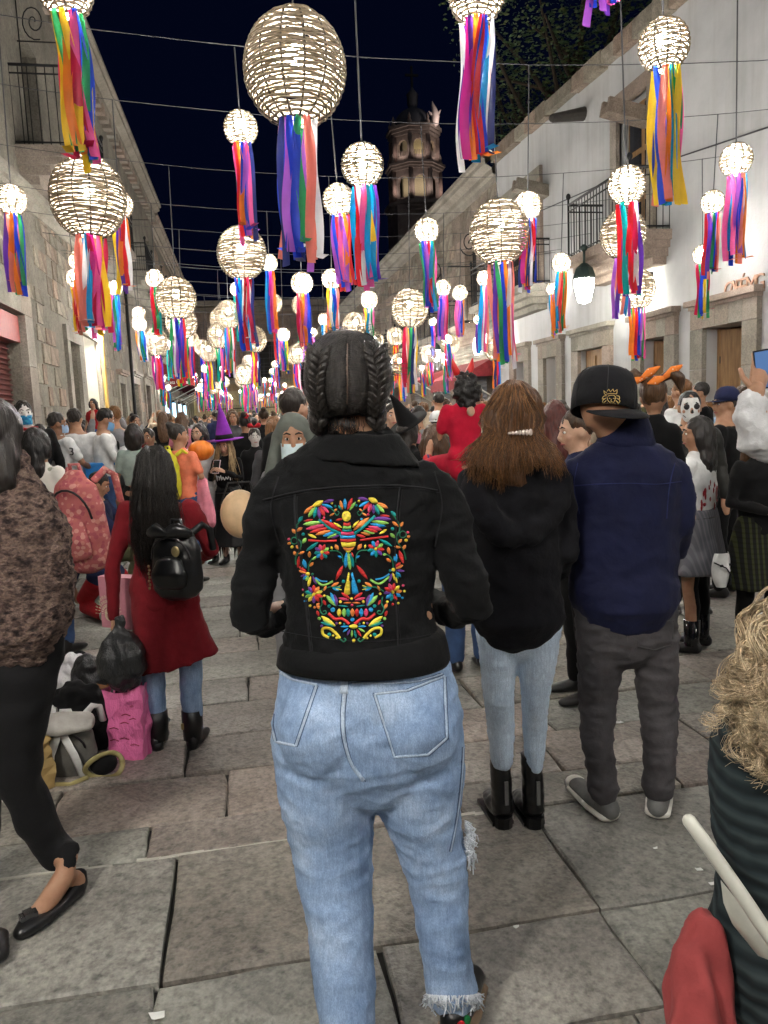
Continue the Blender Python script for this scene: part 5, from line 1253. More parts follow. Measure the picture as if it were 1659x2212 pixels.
# shoe
sp = [ground(978, 2205, .05), ground(998, 2160, .05), ground(1020, 2105, .04)]
m_ = MB(); m_.tube(sp, [.038, .043, .038], [.045, .04, .03], n=10, ref=(0, 0, 1)); so_ = skin('shoe', m_, M_SHOEB, MW, 0.008, 2, origin=O_)
m_ = MB(); m_.tube([np.array([p[0], p[1], .012]) for p in sp], [.047, .050, .044], .014, n=12, ref=(0, 0, 1)); m_.build('sole', plain('tan_sole', (0.34, 0.24, 0.16), 0.8), so_, True, O_)
for k, cn in ((0, 'orange'), (1, 'green'), (2, 'red'), (3, 'green')):
    m_ = MB(); p = sp[0]+np.array([(-.030, .030, .012, -.016)[k], (-.022, -.018, -.034, -.033)[k], (.0, .01, .012, -.008)[k]]); m_.ell(p, (.011, .006, .014)); m_.build('shoe_flower', ribmat(cn), so_, True, O_)
l_ = hp(757, 2340, 1.58); m_ = MB(); m_.tube([np.array([l_[0], l_[1]-.06, .045]), np.array([l_[0], l_[1]+.1, .045])], [.043, .04], [.045, .03], n=10, ref=(0, 0, 1)); skin('shoe', m_, M_SHOEB, MW, 0.01, 2, origin=O_)
# jacket
k_ = MB(); limb(k_, [(775, 972, 1.80, 112, .085), (771, 1000, 1.80, 158, .105), (768, 1050, 1.80, 180, .115), (770, 1120, 1.80, 178, .120), (773, 1200, 1.80, 167, .115), (774, 1280, 1.80, 161, .112), (776, 1350, 1.80, 168, .118), (781, 1380, 1.80, 174, .128), (782, 1396, 1.80, 177, .132)], n=22)
limb(k_, [(636, 1034, 1.80, 52), (596, 1076, 1.80, 56), (572, 1130, 1.795, 52), (556, 1200, 1.79, 45), (545, 1285, 1.785, 49), (541, 1338, 1.79, 50), (575, 1345, 1.87, 42), (650, 1312, 2.02, 34), (705, 1296, 2.09, 28)], 0.85)
limb(k_, [(906, 1030, 1.80, 50), (946, 1068, 1.80, 54), (970, 1130, 1.795, 50), (990, 1205, 1.79, 46), (1010, 1275, 1.785, 50), (1020, 1312, 1.79, 48), (985, 1325, 1.88, 42), (920, 1300, 2.02, 34), (862, 1290, 2.09, 28)], 0.85)
ja = skin('jacket', k_, M_JACK, MW, 0.0075, 4, [(.008, 6, 6, 9, 2.3), (.007, 7, 7, 13, -4.4), (.004, 15, 15, 26, -7.7), (.002, 40, 40, 55, 5)], origin=O_)
wb = MB(); limb(wb, [(781, 1372, 1.80, 169, .124), (782, 1382, 1.80, 179, .136), (784, 1402, 1.80, 184, .142), (785, 1425, 1.80, 188, .147), (785, 1428, 1.80, 184, .143)], n=44, cap=False); wb.build('waistband', M_JACK, ja, True, O_)
c_ = MB(); limb(c_, [(774, 996, 1.80, 140, .112), (775, 984, 1.80, 134, .114), (778, 958, 1.795, 105, .094), (779, 942, 1.795, 92, .085), (779, 936, 1.795, 84, .078)], n=20, cap=False); co = skin('collar', c_, M_JACK, ja, 0.007, 2, [(.003, 20, 20, 30, 2)], origin=O_)
D2 = Decal([ja]); sm = MB(); J = lambda cx, cy: ((1000+cx/2.074)*.5486, (1250+cy/2.074)*.5486)
for pts in ([(75, 1490), (345, 1425), (620, 1390), (900, 1376), (1190, 1372), (1500, 1412)], [(335, 1440), (338, 1650), (400, 2100), (480, 2900)], [(1190, 1385), (1165, 1650), (1150, 2100), (1190, 2900)]):
    P_ = smoothpts([J(*p) for p in pts], 24); D2.line(sm, P_, 4.0, 0.003, 2); D2.line(sm, [(x+5, y+5) for x, y in P_], 1.4, 0.002, 2)
for y0 in (1370,): D2.line(sm, smoothpts([(602, y0-8), (690, y0+8), (790, y0+16), (890, y0+8), (962, y0-8)], 24), 1.6, 0.002, 2)
for pts in ([(602, 1030), (585, 1100), (605, 1180)], [(938, 1020), (955, 1090), (940, 1180)]): D2.line(sm, smoothpts(pts, 14), 3, 0.003, 2)
sm.build('seam', M_JSTITCH, ja, True, O_)
# embroidery
EM = dict(Y=(0.85, 0.68, 0.06), O=(0.85, 0.27, 0.06), R=(0.62, 0.03, 0.03), P=(0.70, 0.06, 0.16), U=(0.14, 0.04, 0.27), B=(0.02, 0.33, 0.72), T=(0.0, 0.28, 0.28), G=(0.30, 0.62, 0.12), D=(0.01, 0.17, 0.09))
def thread(k):
    m, b = base('thread_'+k, EM[k], 0.5, 0, 0.35); N, L = nt(m); f = noise_n(N, L, 1.0, 2, coords(N, L, (90, 90, 420)))
    L.new(ramp(N, L, f, [(0.3, sc(EM[k], 0.62)), (0.65, sc(EM[k], 1.15))]), b.inputs['Base Color']); bump(N, L, b, f, 0.5, 0.002); return m
ETH = {k: thread(k) for k in EM}; EK = list(EM)
Q = lambda cx, cy: ((1000+cx/2.074)*.5486, (1850+cy/2.074)*.5486)
def petal(p0, p1, w, tip=0.55):                    # from base p0 to tip p1, crop units
    dx, dy = p1[0]-p0[0], p1[1]-p0[1]; l = math.hypot(dx, dy); ux, uy = dx/l, dy/l; out = []
    prof = [(0, .18), (.15, .55), (.4, .95), (tip+.05, 1.0), (.8, .72), (.93, .35), (1.0, .04)]
    for t, h in prof: out.append((p0[0]+dx*t-uy*w/2*h, p0[1]+dy*t+ux*w/2*h))
    for t, h in reversed(prof): out.append((p0[0]+dx*t+uy*w/2*h, p0[1]+dy*t-ux*w/2*h))
    return [Q(*p) for p in out]
def dot(c, r, ry=None): return [Q(c[0]+r*math.cos(a), c[1]+(ry or r)*math.sin(a)) for a in np.linspace(0, 6.283, 11)[:-1]]
def motif(name, items):
    mb = MB()
    for it in items:
        k, c = it[0], it[1]; mb.cur = EK.index(c)
        if k == 'p': D2.blob(mb, petal(it[2], it[3], it[4]))
        elif k == 'd': D2.blob(mb, dot(it[2], it[3], it[4] if len(it) > 4 else None))
        elif k == 'l': D2.line(mb, smoothpts([Q(*p) for p in it[2]], 20), it[3]*.2645, 0.0022, 1)
        elif k == 'g': D2.blob(mb, [Q(*p) for p in it[2]])
    if mb.v: mb.build(name, [ETH[k] for k in EK], ja, True, O_)
p = lambda c, a, b2, w=30: ('p', c, a, b2, w)
motif('embroidered_flower', [p('O', (490, 290), (408, 360), 34), p('G', (503, 300), (445, 388), 34), p('T', (512, 303), (490, 395), 34), p('U', (525, 305), (540, 402), 32), p('R', (535, 300), (580, 380), 36), p('P', (545, 292), (612, 352), 34), p('B', (553, 280), (646, 312), 30), p('U', (562, 266), (658, 246), 30), p('Y', (478, 300), (568, 252), 44)])
motif('embroidered_flower', [p('U', (935, 244), (846, 232), 30), p('B', (938, 256), (855, 302), 30), p('R', (945, 266), (892, 330), 34), p('P', (957, 274), (935, 352), 36), p('U', (975, 280), (978, 360), 32), p('T', (988, 284), (1022, 368), 34), p('G', (1002, 280), (1066, 350), 34), p('O', (1008, 268), (1096, 314), 34), p('Y', (932, 230), (1014, 268), 46)])
motif('embroidered_crest', [p('T', (716, 328), (688, 288), 20), p('O', (724, 326), (704, 248), 28), p('B', (744, 322), (742, 230), 32), p('R', (764, 326), (802, 228), 32), p('G', (780, 332), (832, 258), 24)])
motif('embroidered_bird', [('d', 'Y', (755, 378), 40, 46), p('R', (722, 398), (666, 416), 20), ('d', 'R', (740, 368), 7), p('R', (722, 402), (700, 412), 10), ('g', 'R', [(730, 430), (760, 438), (788, 430), (792, 455), (760, 460), (728, 455)]), ('g', 'G', [(727, 458), (760, 463), (794, 458), (797, 478), (760, 484), (724, 478)]), ('g', 'T', [(723, 482), (760, 488), (800, 482), (802, 500), (760, 506), (718, 500)]),
      ('g', 'P', [(712, 503), (760, 510), (812, 503), (826, 528), (766, 536), (700, 528)]), ('g', 'B', [(699, 532), (766, 540), (828, 532), (834, 556), (766, 564), (700, 558)]), ('g', 'R', [(700, 562), (766, 568), (834, 560), (836, 582), (768, 590), (704, 585)]), ('g', 'Y', [(706, 590), (768, 595), (836, 587), (828, 625), (770, 634), (718, 628)]), ('g', 'O', [(722, 632), (770, 640), (825, 630), (806, 655), (770, 664), (738, 655)]), ('d', 'Y', (771, 662), 22, 12),
      p('B', (756, 672), (748, 805), 36), p('T', (786, 678), (814, 800), 34), p('G', (770, 668), (786, 822), 40), p('R', (796, 672), (814, 715), 16)])
motif('embroidered_wing', [p('G', (560, 428), (398, 446), 40), p('P', (590, 448), (422, 486), 40), p('R', (615, 470), (452, 512), 34), p('O', (640, 492), (500, 530), 34), p('B', (662, 508), (562, 542), 32), p('G', (682, 522), (598, 554), 26), p('U', (702, 534), (628, 558), 24), p('R', (722, 502), (545, 402), 40), ('l', 'T', [(528, 405), (575, 440), (625, 482), (665, 505), (712, 525)], 30)])
motif('embroidered_wing', [p('U', (970, 398), (1124, 404), 40), p('G', (958, 420), (1106, 438), 36), p('B', (945, 440), (1082, 464), 34), p('P', (928, 460), (1048, 492), 34), p('R', (908, 480), (1012, 508), 30), p('G', (892, 495), (988, 520), 26), p('O', (872, 510), (952, 530), 24), p('R', (838, 530), (912, 548), 26), p('O', (808, 496), (945, 388), 42), ('l', 'T', [(988, 378), (935, 425), (885, 472), (822, 520)], 28)])
motif('embroidered_leaf', [p('Y', (650, 430), (720, 472), 20), p('Y', (860, 415), (803, 470), 20), p('Y', (440, 522), (512, 556), 22), p('Y', (1086, 485), (1022, 526), 22), p('R', (405, 418), (484, 406), 18), p('R', (1028, 370), (1112, 382), 20), p('T', (425, 662), (527, 590), 30), p('T', (1018, 562), (1132, 626), 30), ('l', 'R', [(445, 574), (560, 582), (676, 578)], 18), ('l', 'R', [(865, 574), (980, 558), (1096, 544)], 18)])
for sx, pts, lp, lv in ((-1, [(395, 405), (352, 450), (346, 520), (352, 560), (385, 585), (382, 640), (345, 710), (346, 772)], (330, 578), [p('T', (362, 425), (400, 378), 30), p('O', (345, 520), (312, 482), 28), p('O', (350, 500), (398, 470), 28), p('O', (372, 645), (345, 615), 24), p('O', (345, 700), (325, 662), 24), p('O', (362, 685), (415, 668), 24), p('G', (398, 600), (428, 556), 30), ('d', 'P', (287, 565), 11), ('d', 'O', (290, 600), 13), ('d', 'Y', (313, 628), 13), ('d', 'T', (403, 525), 14)]),
                        (1, [(1130, 362), (1178, 430), (1190, 490), (1162, 545), (1176, 600), (1218, 650), (1240, 734)], (1215, 527), [p('T', (1118, 338), (1160, 380), 30), p('O', (1182, 465), (1130, 422), 28), p('O', (1190, 470), (1218, 425), 28), p('O', (1198, 632), (1142, 626), 24), p('O', (1212, 650), (1240, 612), 24), p('O', (1172, 600), (1208, 565), 24), p('G', (1152, 556), (1112, 518), 30), ('d', 'P', (1256, 510), 11), ('d', 'O', (1262, 545), 13), ('d', 'Y', (1241, 575), 13), ('d', 'T', (1130, 481), 14)])):
    motif('embroidered_vine', [('l', 'D', pts, 11), ('l', 'D', [(lp[0]+27*math.cos(a), lp[1]+27*math.sin(a)) for a in np.linspace(0, 6.283, 12)], 9)]+lv)
def flower(c, r, cols, rot=0.0, w=30, cen='Y', cr=14):
    n = len(cols); it = []
    for i, k in enumerate(cols):
        a = rot+2*math.pi*i/n; it.append(p(k, (c[0]+math.cos(a)*r*.18, c[1]+math.sin(a)*r*.18), (c[0]+math.cos(a)*r, c[1]+math.sin(a)*r), w))
    motif('embroidered_flower', it+[('d', cen, c, cr)])
flower((556, 670), 66, 'RTRBTUPRGBP'[:9], 0.2, 32); flower((995, 645), 72, 'RUTBTRBPGR'[:9], 0.1, 34)
flower((490, 1015), 76, 'RRUYGTUROYB'[:10], 0.3, 32); flower((1133, 998), 78, 'BRTBURPRYO'[:10], 0.5, 32)
motif('embroidered_flower', [p('R', (430, 832), (366, 788), 26), p('O', (428, 842), (368, 822), 24), p('U', (430, 855), (383, 868), 22), p('B', (436, 862), (402, 898), 26), p('G', (445, 865), (428, 906), 24), p('Y', (465, 868), (444, 954), 28), p('U', (480, 866), (512, 936), 24), ('d', 'Y', (440, 850), 18), ('d', 'D', (478, 852), 12)])
motif('embroidered_flower', [p('R', (1143, 798), (1198, 756), 26), p('O', (1152, 808), (1218, 776), 26), p('U', (1158, 820), (1232, 828), 22), p('B', (1156, 830), (1200, 874), 28), p('T', (1148, 836), (1178, 890), 22), p('Y', (1130, 840), (1172, 928), 28), p('U', (1124, 845), (1104, 918), 24), ('d', 'Y', (1140, 814), 18), ('d', 'T', (1112, 822), 12)])
motif('embroidered_vine', [('l', 'D', [(618, 662), (680, 664), (718, 695), (728, 752)], 10), ('l', 'D', [(446, 825), (450, 770), (475, 728), (515, 712)], 10), p('O', (690, 655), (662, 608), 32), p('Y', (640, 655), (630, 622), 20), p('O', (455, 715), (452, 664), 28), p('B', (428, 805), (402, 728), 34), p('G', (480, 735), (512, 706), 24), p('O', (455, 790), (486, 754), 24), p('B', (684, 704), (720, 718), 18), p('R', (358, 800), (378, 692), 30), p('R', (668, 902), (726, 780), 34)])
motif('embroidered_vine', [('l', 'D', [(926, 655), (866, 662), (836, 700), (830, 755)], 10), ('l', 'D', [(1050, 680), (1100, 700), (1130, 745), (1136, 800)], 10), p('O', (845, 652), (880, 604), 32), p('Y', (905, 642), (912, 608), 20), p('O', (1105, 690), (1096, 628), 28), p('B', (1152, 760), (1160, 684), 34), p('G', (1085, 690), (1050, 690), 22), p('O', (1118, 752), (1082, 722), 24), p('B', (866, 700), (830, 718), 18), p('R', (1220, 765), (1184, 652), 32), p('R', (930, 895), (838, 778), 34)])
motif('embroidered_cheek', [('l', 'G', [(500, 892), (562, 942), (648, 908)], 20), ('l', 'B', [(502, 880), (545, 906), (600, 912)], 15), ('d', 'T', (732, 910), 15)]); motif('embroidered_cheek', [('l', 'G', [(950, 896), (1025, 930), (1108, 868)], 20), ('l', 'B', [(990, 896), (1052, 882), (1106, 848)], 15), ('d', 'T', (858, 908), 15)])
motif('embroidered_nose', [('g', 'Y', [(770, 832), (784, 840), (790, 930), (786, 1018), (760, 1026), (734, 1016), (740, 960), (758, 890)]), ('g', 'B', [(792, 838), (806, 832), (826, 900), (852, 985), (856, 1012), (830, 1022), (802, 1014), (794, 930)])])
for s_ in (-1, 1):
    X_ = lambda x: 800+s_*(x-800); m2 = lambda it: it
    F = lambda q: (X_(q[0]), q[1])
    pp_ = lambda c, a, b2, w: p(c, F(a), F(b2), w)
    motif('embroidered_sprig', [('l', 'D', [F((1060, 992)), F((1020, 968)), F((955, 950))], 9), pp_('O', (970, 955), (905, 918), 26), pp_('O', (1030, 990), (1008, 945), 20), pp_('B', (960, 965), (905, 986), 20), pp_('T', (965, 958), (890, 962), 18), ('l', 'Y', [F((930, 958)), F((886, 944))], 7), ('l', 'Y', [F((930, 968)), F((884, 978))], 7)])
    motif('embroidered_lip', [pp_('R', (815, 1052), (888, 1002), 28), pp_('P', (822, 1064), (912, 1046), 26), pp_('O', (802, 1084), (872, 1088), 18), pp_('T', (832, 1116), (912, 1106), 14), ('d', 'Y', F((893, 1077)), 13)])
    motif('embroidered_fan', [pp_('U', (920, 1112), (946, 1014), 34), pp_('G', (926, 1112), (1012, 1024), 38), pp_('B', (922, 1114), (976, 1000), 36)])
    motif('embroidered_scroll', [('l', 'D', [F((1052, 1035)), F((1042, 1090)), F((1062, 1135)), F((1040, 1178)), F((1010, 1172)), F((1016, 1150)), F((1034, 1156))], 11), pp_('O', (1062, 1140), (1088, 1090), 30), pp_('R', (1070, 1195), (1086, 1148), 24), pp_('R', (1012, 1105), (1034, 1062), 24), ('d', 'T', F((985, 1112)), 15), ('d', 'B', F((955, 1142)), 20)])
    motif('embroidered_lip', [('l', 'R', [F((992, 1172)), F((935, 1218)), F((880, 1216)), F((822, 1258))], 26)])
    motif('embroidered_leaf', [pp_('Y', (932, 1276), (1054, 1192), 38), pp_('T', (936, 1280), (1056, 1244), 26), pp_('G', (936, 1278), (1040, 1225), 22), ('d', 'U', F((1045, 1274)), 12), ('d', 'U', F((925, 1252)), 11), ('d', 'G', F((1066, 1214)), 14), ('d', 'Y', F((896, 1252)), 11), ('d', 'T', F((862, 1258)), 9)])
    motif('embroidered_curl', [('l', 'Y', [F((985, 1368)), F((1034, 1345)), F((1038, 1298)), F((985, 1294)), F((930, 1335)), F((898, 1376))], 26), ('l', 'D', [F((898, 1380)), F((868, 1402)), F((850, 1386)), F((866, 1374))], 13), ('d', 'T', F((985, 1345)), 17), ('d', 'Y', F((953, 1353)), 10), ('d', 'Y', F((924, 1372)), 11)])
for x, c in ((697, 'Y'), (738, 'G'), (770, 'T'), (805, 'O'), (842, 'R'), (878, 'B'), (916, 'P')): motif('embroidered_tooth', [p(c, (x, 1200), (x-2, 1130), 38)])
motif('embroidered_dot', [('d', 'B', (805, 1222), 17), ('d', 'P', (800, 1105), 12), ('d', 'Y', (797, 1052), 12), ('d', 'Y', (815, 1394), 16)])
motif('embroidered_dot', [('d', c, q, 11) for c, q in (('P', (405, 978)), ('Y', (405, 1020)), ('B', (420, 1072)), ('Y', (460, 1110)), ('O', (495, 1122)), ('O', (528, 1095)), ('Y', (575, 1028)), ('P', (1218, 945)), ('Y', (1228, 990)), ('B', (1210, 1045)), ('Y', (1178, 1088)), ('R', (1133, 1098)), ('Y', (1088, 1078)), ('Y', (1030, 1012)), ('P', (572, 392)), ('B', (628, 418)), ('P', (932, 366)), ('B', (878, 402)), ('Y', (636, 272)), ('T', (664, 296)), ('Y', (858, 254)), ('T', (836, 290)))])
motif('embroidered_flower', [p('B', (778, 1276), (706, 1280), 16), p('B', (772, 1290), (726, 1324), 18), p('U', (786, 1300), (760, 1354), 20), p('G', (800, 1304), (800, 1368), 22), p('T', (820, 1304), (834, 1376), 22), p('R', (838, 1300), (878, 1364), 20), p('G', (850, 1290), (908, 1324), 18), p('B', (850, 1277), (918, 1278), 16), p('Y', (775, 1278), (850, 1278), 40)])
for s_ in (-1, 1): motif('embroidered_sprig', [('l', 'D', [(770+s_*160, 310), (770+s_*125, 330), (770+s_*95, 372), (770+s_*75, 350), (770+s_*90, 335)], 9), p('O', (770+s_*110, 350), (770+s_*152, 378), 18), p('O', (770+s_*120, 340), (770+s_*88, 318), 18)])
# braided hair
hc = (750, 812); hb = 1.785; kx = mpp(hp(*hc, hb))
def HS(dx, dy, up=0.0):
    q = 1-(dx/99)**2-(dy/101)**2; return hp(hc[0]+dx, hc[1]+dy, hb-0.108*math.sqrt(max(0.0, q))-up)
b_ = MB(); ball(b_, 750, 812, 1.785, 97, 99, 0.105); limb(b_, [(696, 850, 1.755, 30), (700, 895, 1.745, 20)], 0.9); limb(b_, [(806, 850, 1.755, 30), (808, 895, 1.745, 20)], 0.9)
ho = skin('hair', b_, H_BLACK, MW, 0.007, 3, origin=O_)
st = MB(); rh = random.Random(9)
def bx(dy): return 54+13*math.exp(-((dy-15)/55)**2)
for sg in (-1, 1):
    for k in range(330):
        dy0 = rh.uniform(-97, 84); d0 = rh.uniform(1.5, 5); e = dy0*0.80+14+rh.gauss(0, 6); ex_ = min(bx(e), 96*math.sqrt(max(0.02, 1-(e/101)**2)))-rh.uniform(0, 10)
        pts = []
        for t in np.linspace(0, 1, 7):
            dx = d0+(ex_-d0)*t; dy = dy0+(e-dy0)*t-14*math.sin(math.pi*t)*(0.4 if dy0 > 0 else 0.15); lim = 98*math.sqrt(max(0.0, 1-(dy/101)**2)); dx = min(dx, lim); pts.append(HS(sg*dx, dy, 0.001+0.003*math.sin(math.pi*t)+rh.uniform(0, .0015)))
        st.tube(pts, [.0022]*7, n=4, ref=HF, cap=False)
    for k in range(120):                       # combed in from the temple
        e = rh.uniform(-70, 95); pts = []
        for t in np.linspace(0, 1, 5):
            dy = e-26*(1-t); lim = 99*math.sqrt(max(0.0, 1-(dy/101)**2)); dx = lim+(min(bx(e), lim)-lim)*t; pts.append(HS(sg*dx, dy, 0.002))
        st.tube(pts, [.0026]*5, n=4, ref=HF, cap=False)
st.build('combed_strands', H_BLACK, ho, True, O_)
for sg in (-1, 1):
    path = []
    for i in range(13):
        dy = -62+i*14.5; dx = bx(dy)
        if dy < 92: path.append((HS(sg*min(dx, 97*math.sqrt(max(0.05, 1-(dy/101)**2))), dy, 0.006)))
        else:
            k = i-10; path.append(hp(hc[0]+sg*(64-k*2), hc[1]+dy, hb-0.075+0.035*max(0, k)))
    for i, c in enumerate(path[1:]):
        m_ = MB(); w = 0.027*(1-0.018*i)
        for s2 in (-1, 1):
            for q in range(7):
                o = (q-3)*0.0036; r = rh.uniform(.8, 1.2)
                a = c+_R*(s2*w*1.05)+_U*(0.014+o); mid = c+_R*(s2*w*0.5)-_F*(0.022-abs(o)*0.7)+_U*(o*0.9-0.002); e2 = c-_R*(s2*w*0.22)-_F*0.008-_U*(0.017-o*0.6)
                m_.tube(smoothpts([tuple(a+_F*0.006), tuple(mid), tuple(e2)], 6), [.0022*r, .0036*r, .0042*r, .0040*r, .0036*r, .0030*r, .0018*r], n=5, ref=HF)
        m_.build('braid_plait', H_BLACK, ho, True, O_)
pl = MB(); rows_ = []
for dy in np.linspace(-99, 62, 16):
    w = 4.4*(1-0.4*abs(dy)/100)+rh.uniform(-.5, .5); x = rh.uniform(-1, 1)*1.2; rows_.append([HS(x-w, dy, 0.0012), HS(x, dy, 0.0022), HS(x+w, dy, 0.0012)])
pl.strip(rows_); pl.build('parting', skinmat((0.16, 0.115, 0.09), 'scalp'), ho, True, O_)
fl = MB()
for k in range(90):                             # fly-away hairs
    a = rh.uniform(-2.9, 0.0); p0 = HS(97*math.cos(a), 99*math.sin(a)*0.98); d = _R*math.cos(a)-_U*math.sin(a); l = rh.uniform(.006, .02)
    fl.tube([p0, p0+d*l*0.5+_R*rh.gauss(0, .006), p0+d*l+_R*rh.gauss(0, .014)], 0.0006, n=3, cap=False)
for k in range(120):
    x = rh.uniform(-60, 60); p0 = HS(x, 88); fl.tube([p0, p0-_U*.02+_R*rh.gauss(0, .004), p0-_U*rh.uniform(.025, .05)+_R*rh.gauss(0, .01)], 0.0008, n=3, cap=False)
fl.build('loose_hairs', H_BLACK, ho, True, O_, 'stuff')
# ------------------------------------------------------------------ the couple at her right
ga = ground(1125, 1785); PW = thing('person', 'woman with long auburn hair in a clip, black hooded jacket and pale skinny jeans', 'person', (ga[0], ga[1], 0)); O2 = tuple(PW.location); B2 = 2.66
b_ = MB(); ball(b_, 1112, 890, B2, 52, 62, .088); limb(b_, [(1112, 930, B2, 34), (1112, 990, B2, 40), (1112, 1030, B2, 90)], 0.8)
limb(b_, [(1112, 1030, B2, 80), (1112, 1150, B2, 80), (1115, 1330, B2, 88)], .6)
for q in ((1020, 1005, -1), (1204, 1215, 1)): limb(b_, [(q[0]+q[2]*-8, 1040, B2, 22), (q[1], 1150, B2, 20), (q[1]-q[2]*10, 1220, B2+.1, 18), (1112+q[2]*30, 1225, B2+.28, 15)], 1)
limb(b_, [(1072, 1350, B2, 38), (1080, 1500, B2, 28), (1086, 1640, 2.71, 19), (1086, 1720, 2.71, 17)], 1); limb(b_, [(1165, 1350, B2, 40), (1156, 1500, B2, 26), (1153, 1650, 2.71, 15), (1153, 1720, 2.71, 16)], 1)
ex = MB(); finger_hand(ex, hp(1090, 1225, B2+.28), (.8, .4, 0), (0, .4, .8), .9, .6, 1); finger_hand(ex, hp(1135, 1225, B2+.28), (-.8, .4, 0), (0, .4, .8), .9, .6, -1)
skin('body', b_, skinmat(SK['light']), PW, .011, 3, origin=O2, extra=ex)
M_PALE = denim('pale_denim', (0.55, 0.67, 0.82), (0.62, 0.74, 0.88), (0.70, 0.80, 0.92))
BL, BR = ground(1086, 1780)@HF-.005, ground(1153, 1780)@HF-.005
j = MB(); limb(j, [(1118, 1300, B2, 92), (1120, 1340, B2, 96), (1120, 1372, B2, 94)], .68, 18)
limb(j, [(1072, 1350, B2, 45), (1074, 1420, B2, 40), (1077, 1500, B2, 34), (1082, 1570, BL, 31), (1085, 1646, BL, 25)], 1.15); limb(j, [(1166, 1350, B2, 48), (1161, 1420, B2, 42), (1156, 1500, B2, 31), (1155, 1570, BR, 27), (1153, 1658, BR, 20)], 1.2)
skin('jeans', j, M_PALE, PW, .0085, 4, [(.003, 10, 10, 22, 4), (.003, 9, 9, 34, -2)], origin=O2)
j = MB(); limb(j, [(1112, 985, B2, 60, .08), (1112, 1015, B2, 92, .10), (1112, 1060, B2, 104, .12), (1112, 1150, B2, 100, .125), (1113, 1240, B2, 99, .13), (1115, 1305, B2, 103, .15), (1116, 1330, B2, 105, .158)], n=20)
for q in ((1022, 1002, -1), (1204, 1217, 1)): limb(j, [(q[0], 1035, B2, 34), (q[1], 1110, B2, 33), (q[1]+q[2]*2, 1190, B2, 33), (q[1]-q[2]*14, 1232, B2+.10, 30), (1112+q[2]*40, 1225, B2+.28, 24)], .95)
M_BLKF = cloth('black_fleece', (0.006, 0.006, 0.008), 0.4, 0.95, 300, 0.6)
jk = skin('jacket', j, M_BLKF, PW, .010, 4, [(.004, 8, 8, 12, 4), (.007, 7, 7, 10, -9), (.004, 20, 20, 26, 3)], origin=O2)
hd = MB(); pts = [hp(x, y, B2-.10-.05*math.sin(math.pi*i/8)) for i, (x, y) in enumerate(smoothpts([(1030, 1022), (1032, 1075), (1060, 1130), (1112, 1158), (1165, 1135), (1200, 1085), (1208, 1030)], 8))]
hd.tube(pts, .05, .036, n=10, ref=HF); limb(hd, [(1115, 1010, B2-.05, 78, .07), (1115, 1070, B2-.08, 76, .06), (1115, 1128, B2-.09, 48, .045)], n=14)
skin('hood', hd, M_BLKF, jk, .009, 3, [(.009, 14, 14, 20, 3), (.005, 32, 32, 40, 3)], origin=O2)
for (x, b, yt) in ((1086, B2-.02, 1655), (1153, B2-.03, 1660)):
    k = mpp(hp(x, 1720, b)); g = ground(x, 1782); c = np.array([g[0], g[1], 0]); m_ = MB()
    m_.tube([c+[0, .015, .275], c+[0, .005, .15], c+[0, .0, .06]], [.038, .040, .040], [.045, .047, .048], n=12, cap=False); m_.tube([c+[0, .0, .055], c+[0, .08, .05], c+[0.01, .17, .035]], [.040, .042, .034], [.035, .032, .024], n=10, ref=(0, 0, 1))
    bo = skin('boot', m_, M_SHOEB, PW, .008, 2, [(.003, 30, 30, 60, 4)], origin=O2)
    m_ = MB(); m_.tube([c+[0, -.012, .045], c+[0, -.012, .002]], [.036, .034], [.034, .03], n=10, cap=False); m_.cbox(tuple(c+[0, .09, .008]), (.082, .19, .016)); m_.build('heel', M_SHOEB, bo, False, O2)
    m_ = MB(); m_.cbox(tuple(c+[0, -.05, .15]), (.014, .006, .09)); m_.build('zip', plain('zip_metal', (.3, .3, .3), .3, .9), bo, False, O2)
# hair
b_ = MB(); ball(b_, 1111, 887, B2, 62, 66, .10); limb(b_, [(1108, 900, B2-.03, 66, .08), (1105, 960, B2-.05, 66, .07), (1105, 1000, B2-.08, 60, .05), (1095, 1030, B2-.12, 52, .03)], n=14)
hh = skin('hair', b_, H_AUBURN, PW, .008, 3, [(.005, 40, 40, 12, 4)], origin=O2)
def hs2(x, y, up=.004):
    q = 1-((x-1111)/66)**2-((y-887)/70)**2; return hp(x, y, B2-.105*math.sqrt(max(0, q))-up)
gd = []
for xt, xm, xe, ye in ((1062, 1040, 985, 985), (1070, 1044, 1012, 1035), (1082, 1056, 1035, 1058), (1094, 1072, 1060, 1050), (1105, 1090, 1078, 1075), (1115, 1112, 1098, 1042), (1125, 1132, 1135, 1030), (1138, 1156, 1168, 1012), (1146, 1172, 1205, 1040), (1150, 1178, 1225, 1030)):
    x0 = 1111+(xt-1111)*0.25; gd.append([hs2(x0, 824), hs2(x0*.6+xt*.4, 838), hs2(xt, 868), hs2(xm, 905), hp((xm*2+1111)/3, 938, B2-.10), hp(xm*.6+xe*.4, 968, B2-.13), hp(xm*.25+xe*.75, 1000, B2-.16), hp(xe, ye, B2-.175)])
strands('hair_strands', gd, H_AUBURN, hh, 1150, .0019, .008, 3, O2, .009, 16)
cp = MB(); 
for k in range(7): ball(cp, 1101+k*7.5, 936-k*.4, B2-.132, 4.4, 3.0+k*.75, .006)
cp.build('hair_clip', plain('rhinestone', (.75, .62, .55), .25, .3), hh, True, O2)

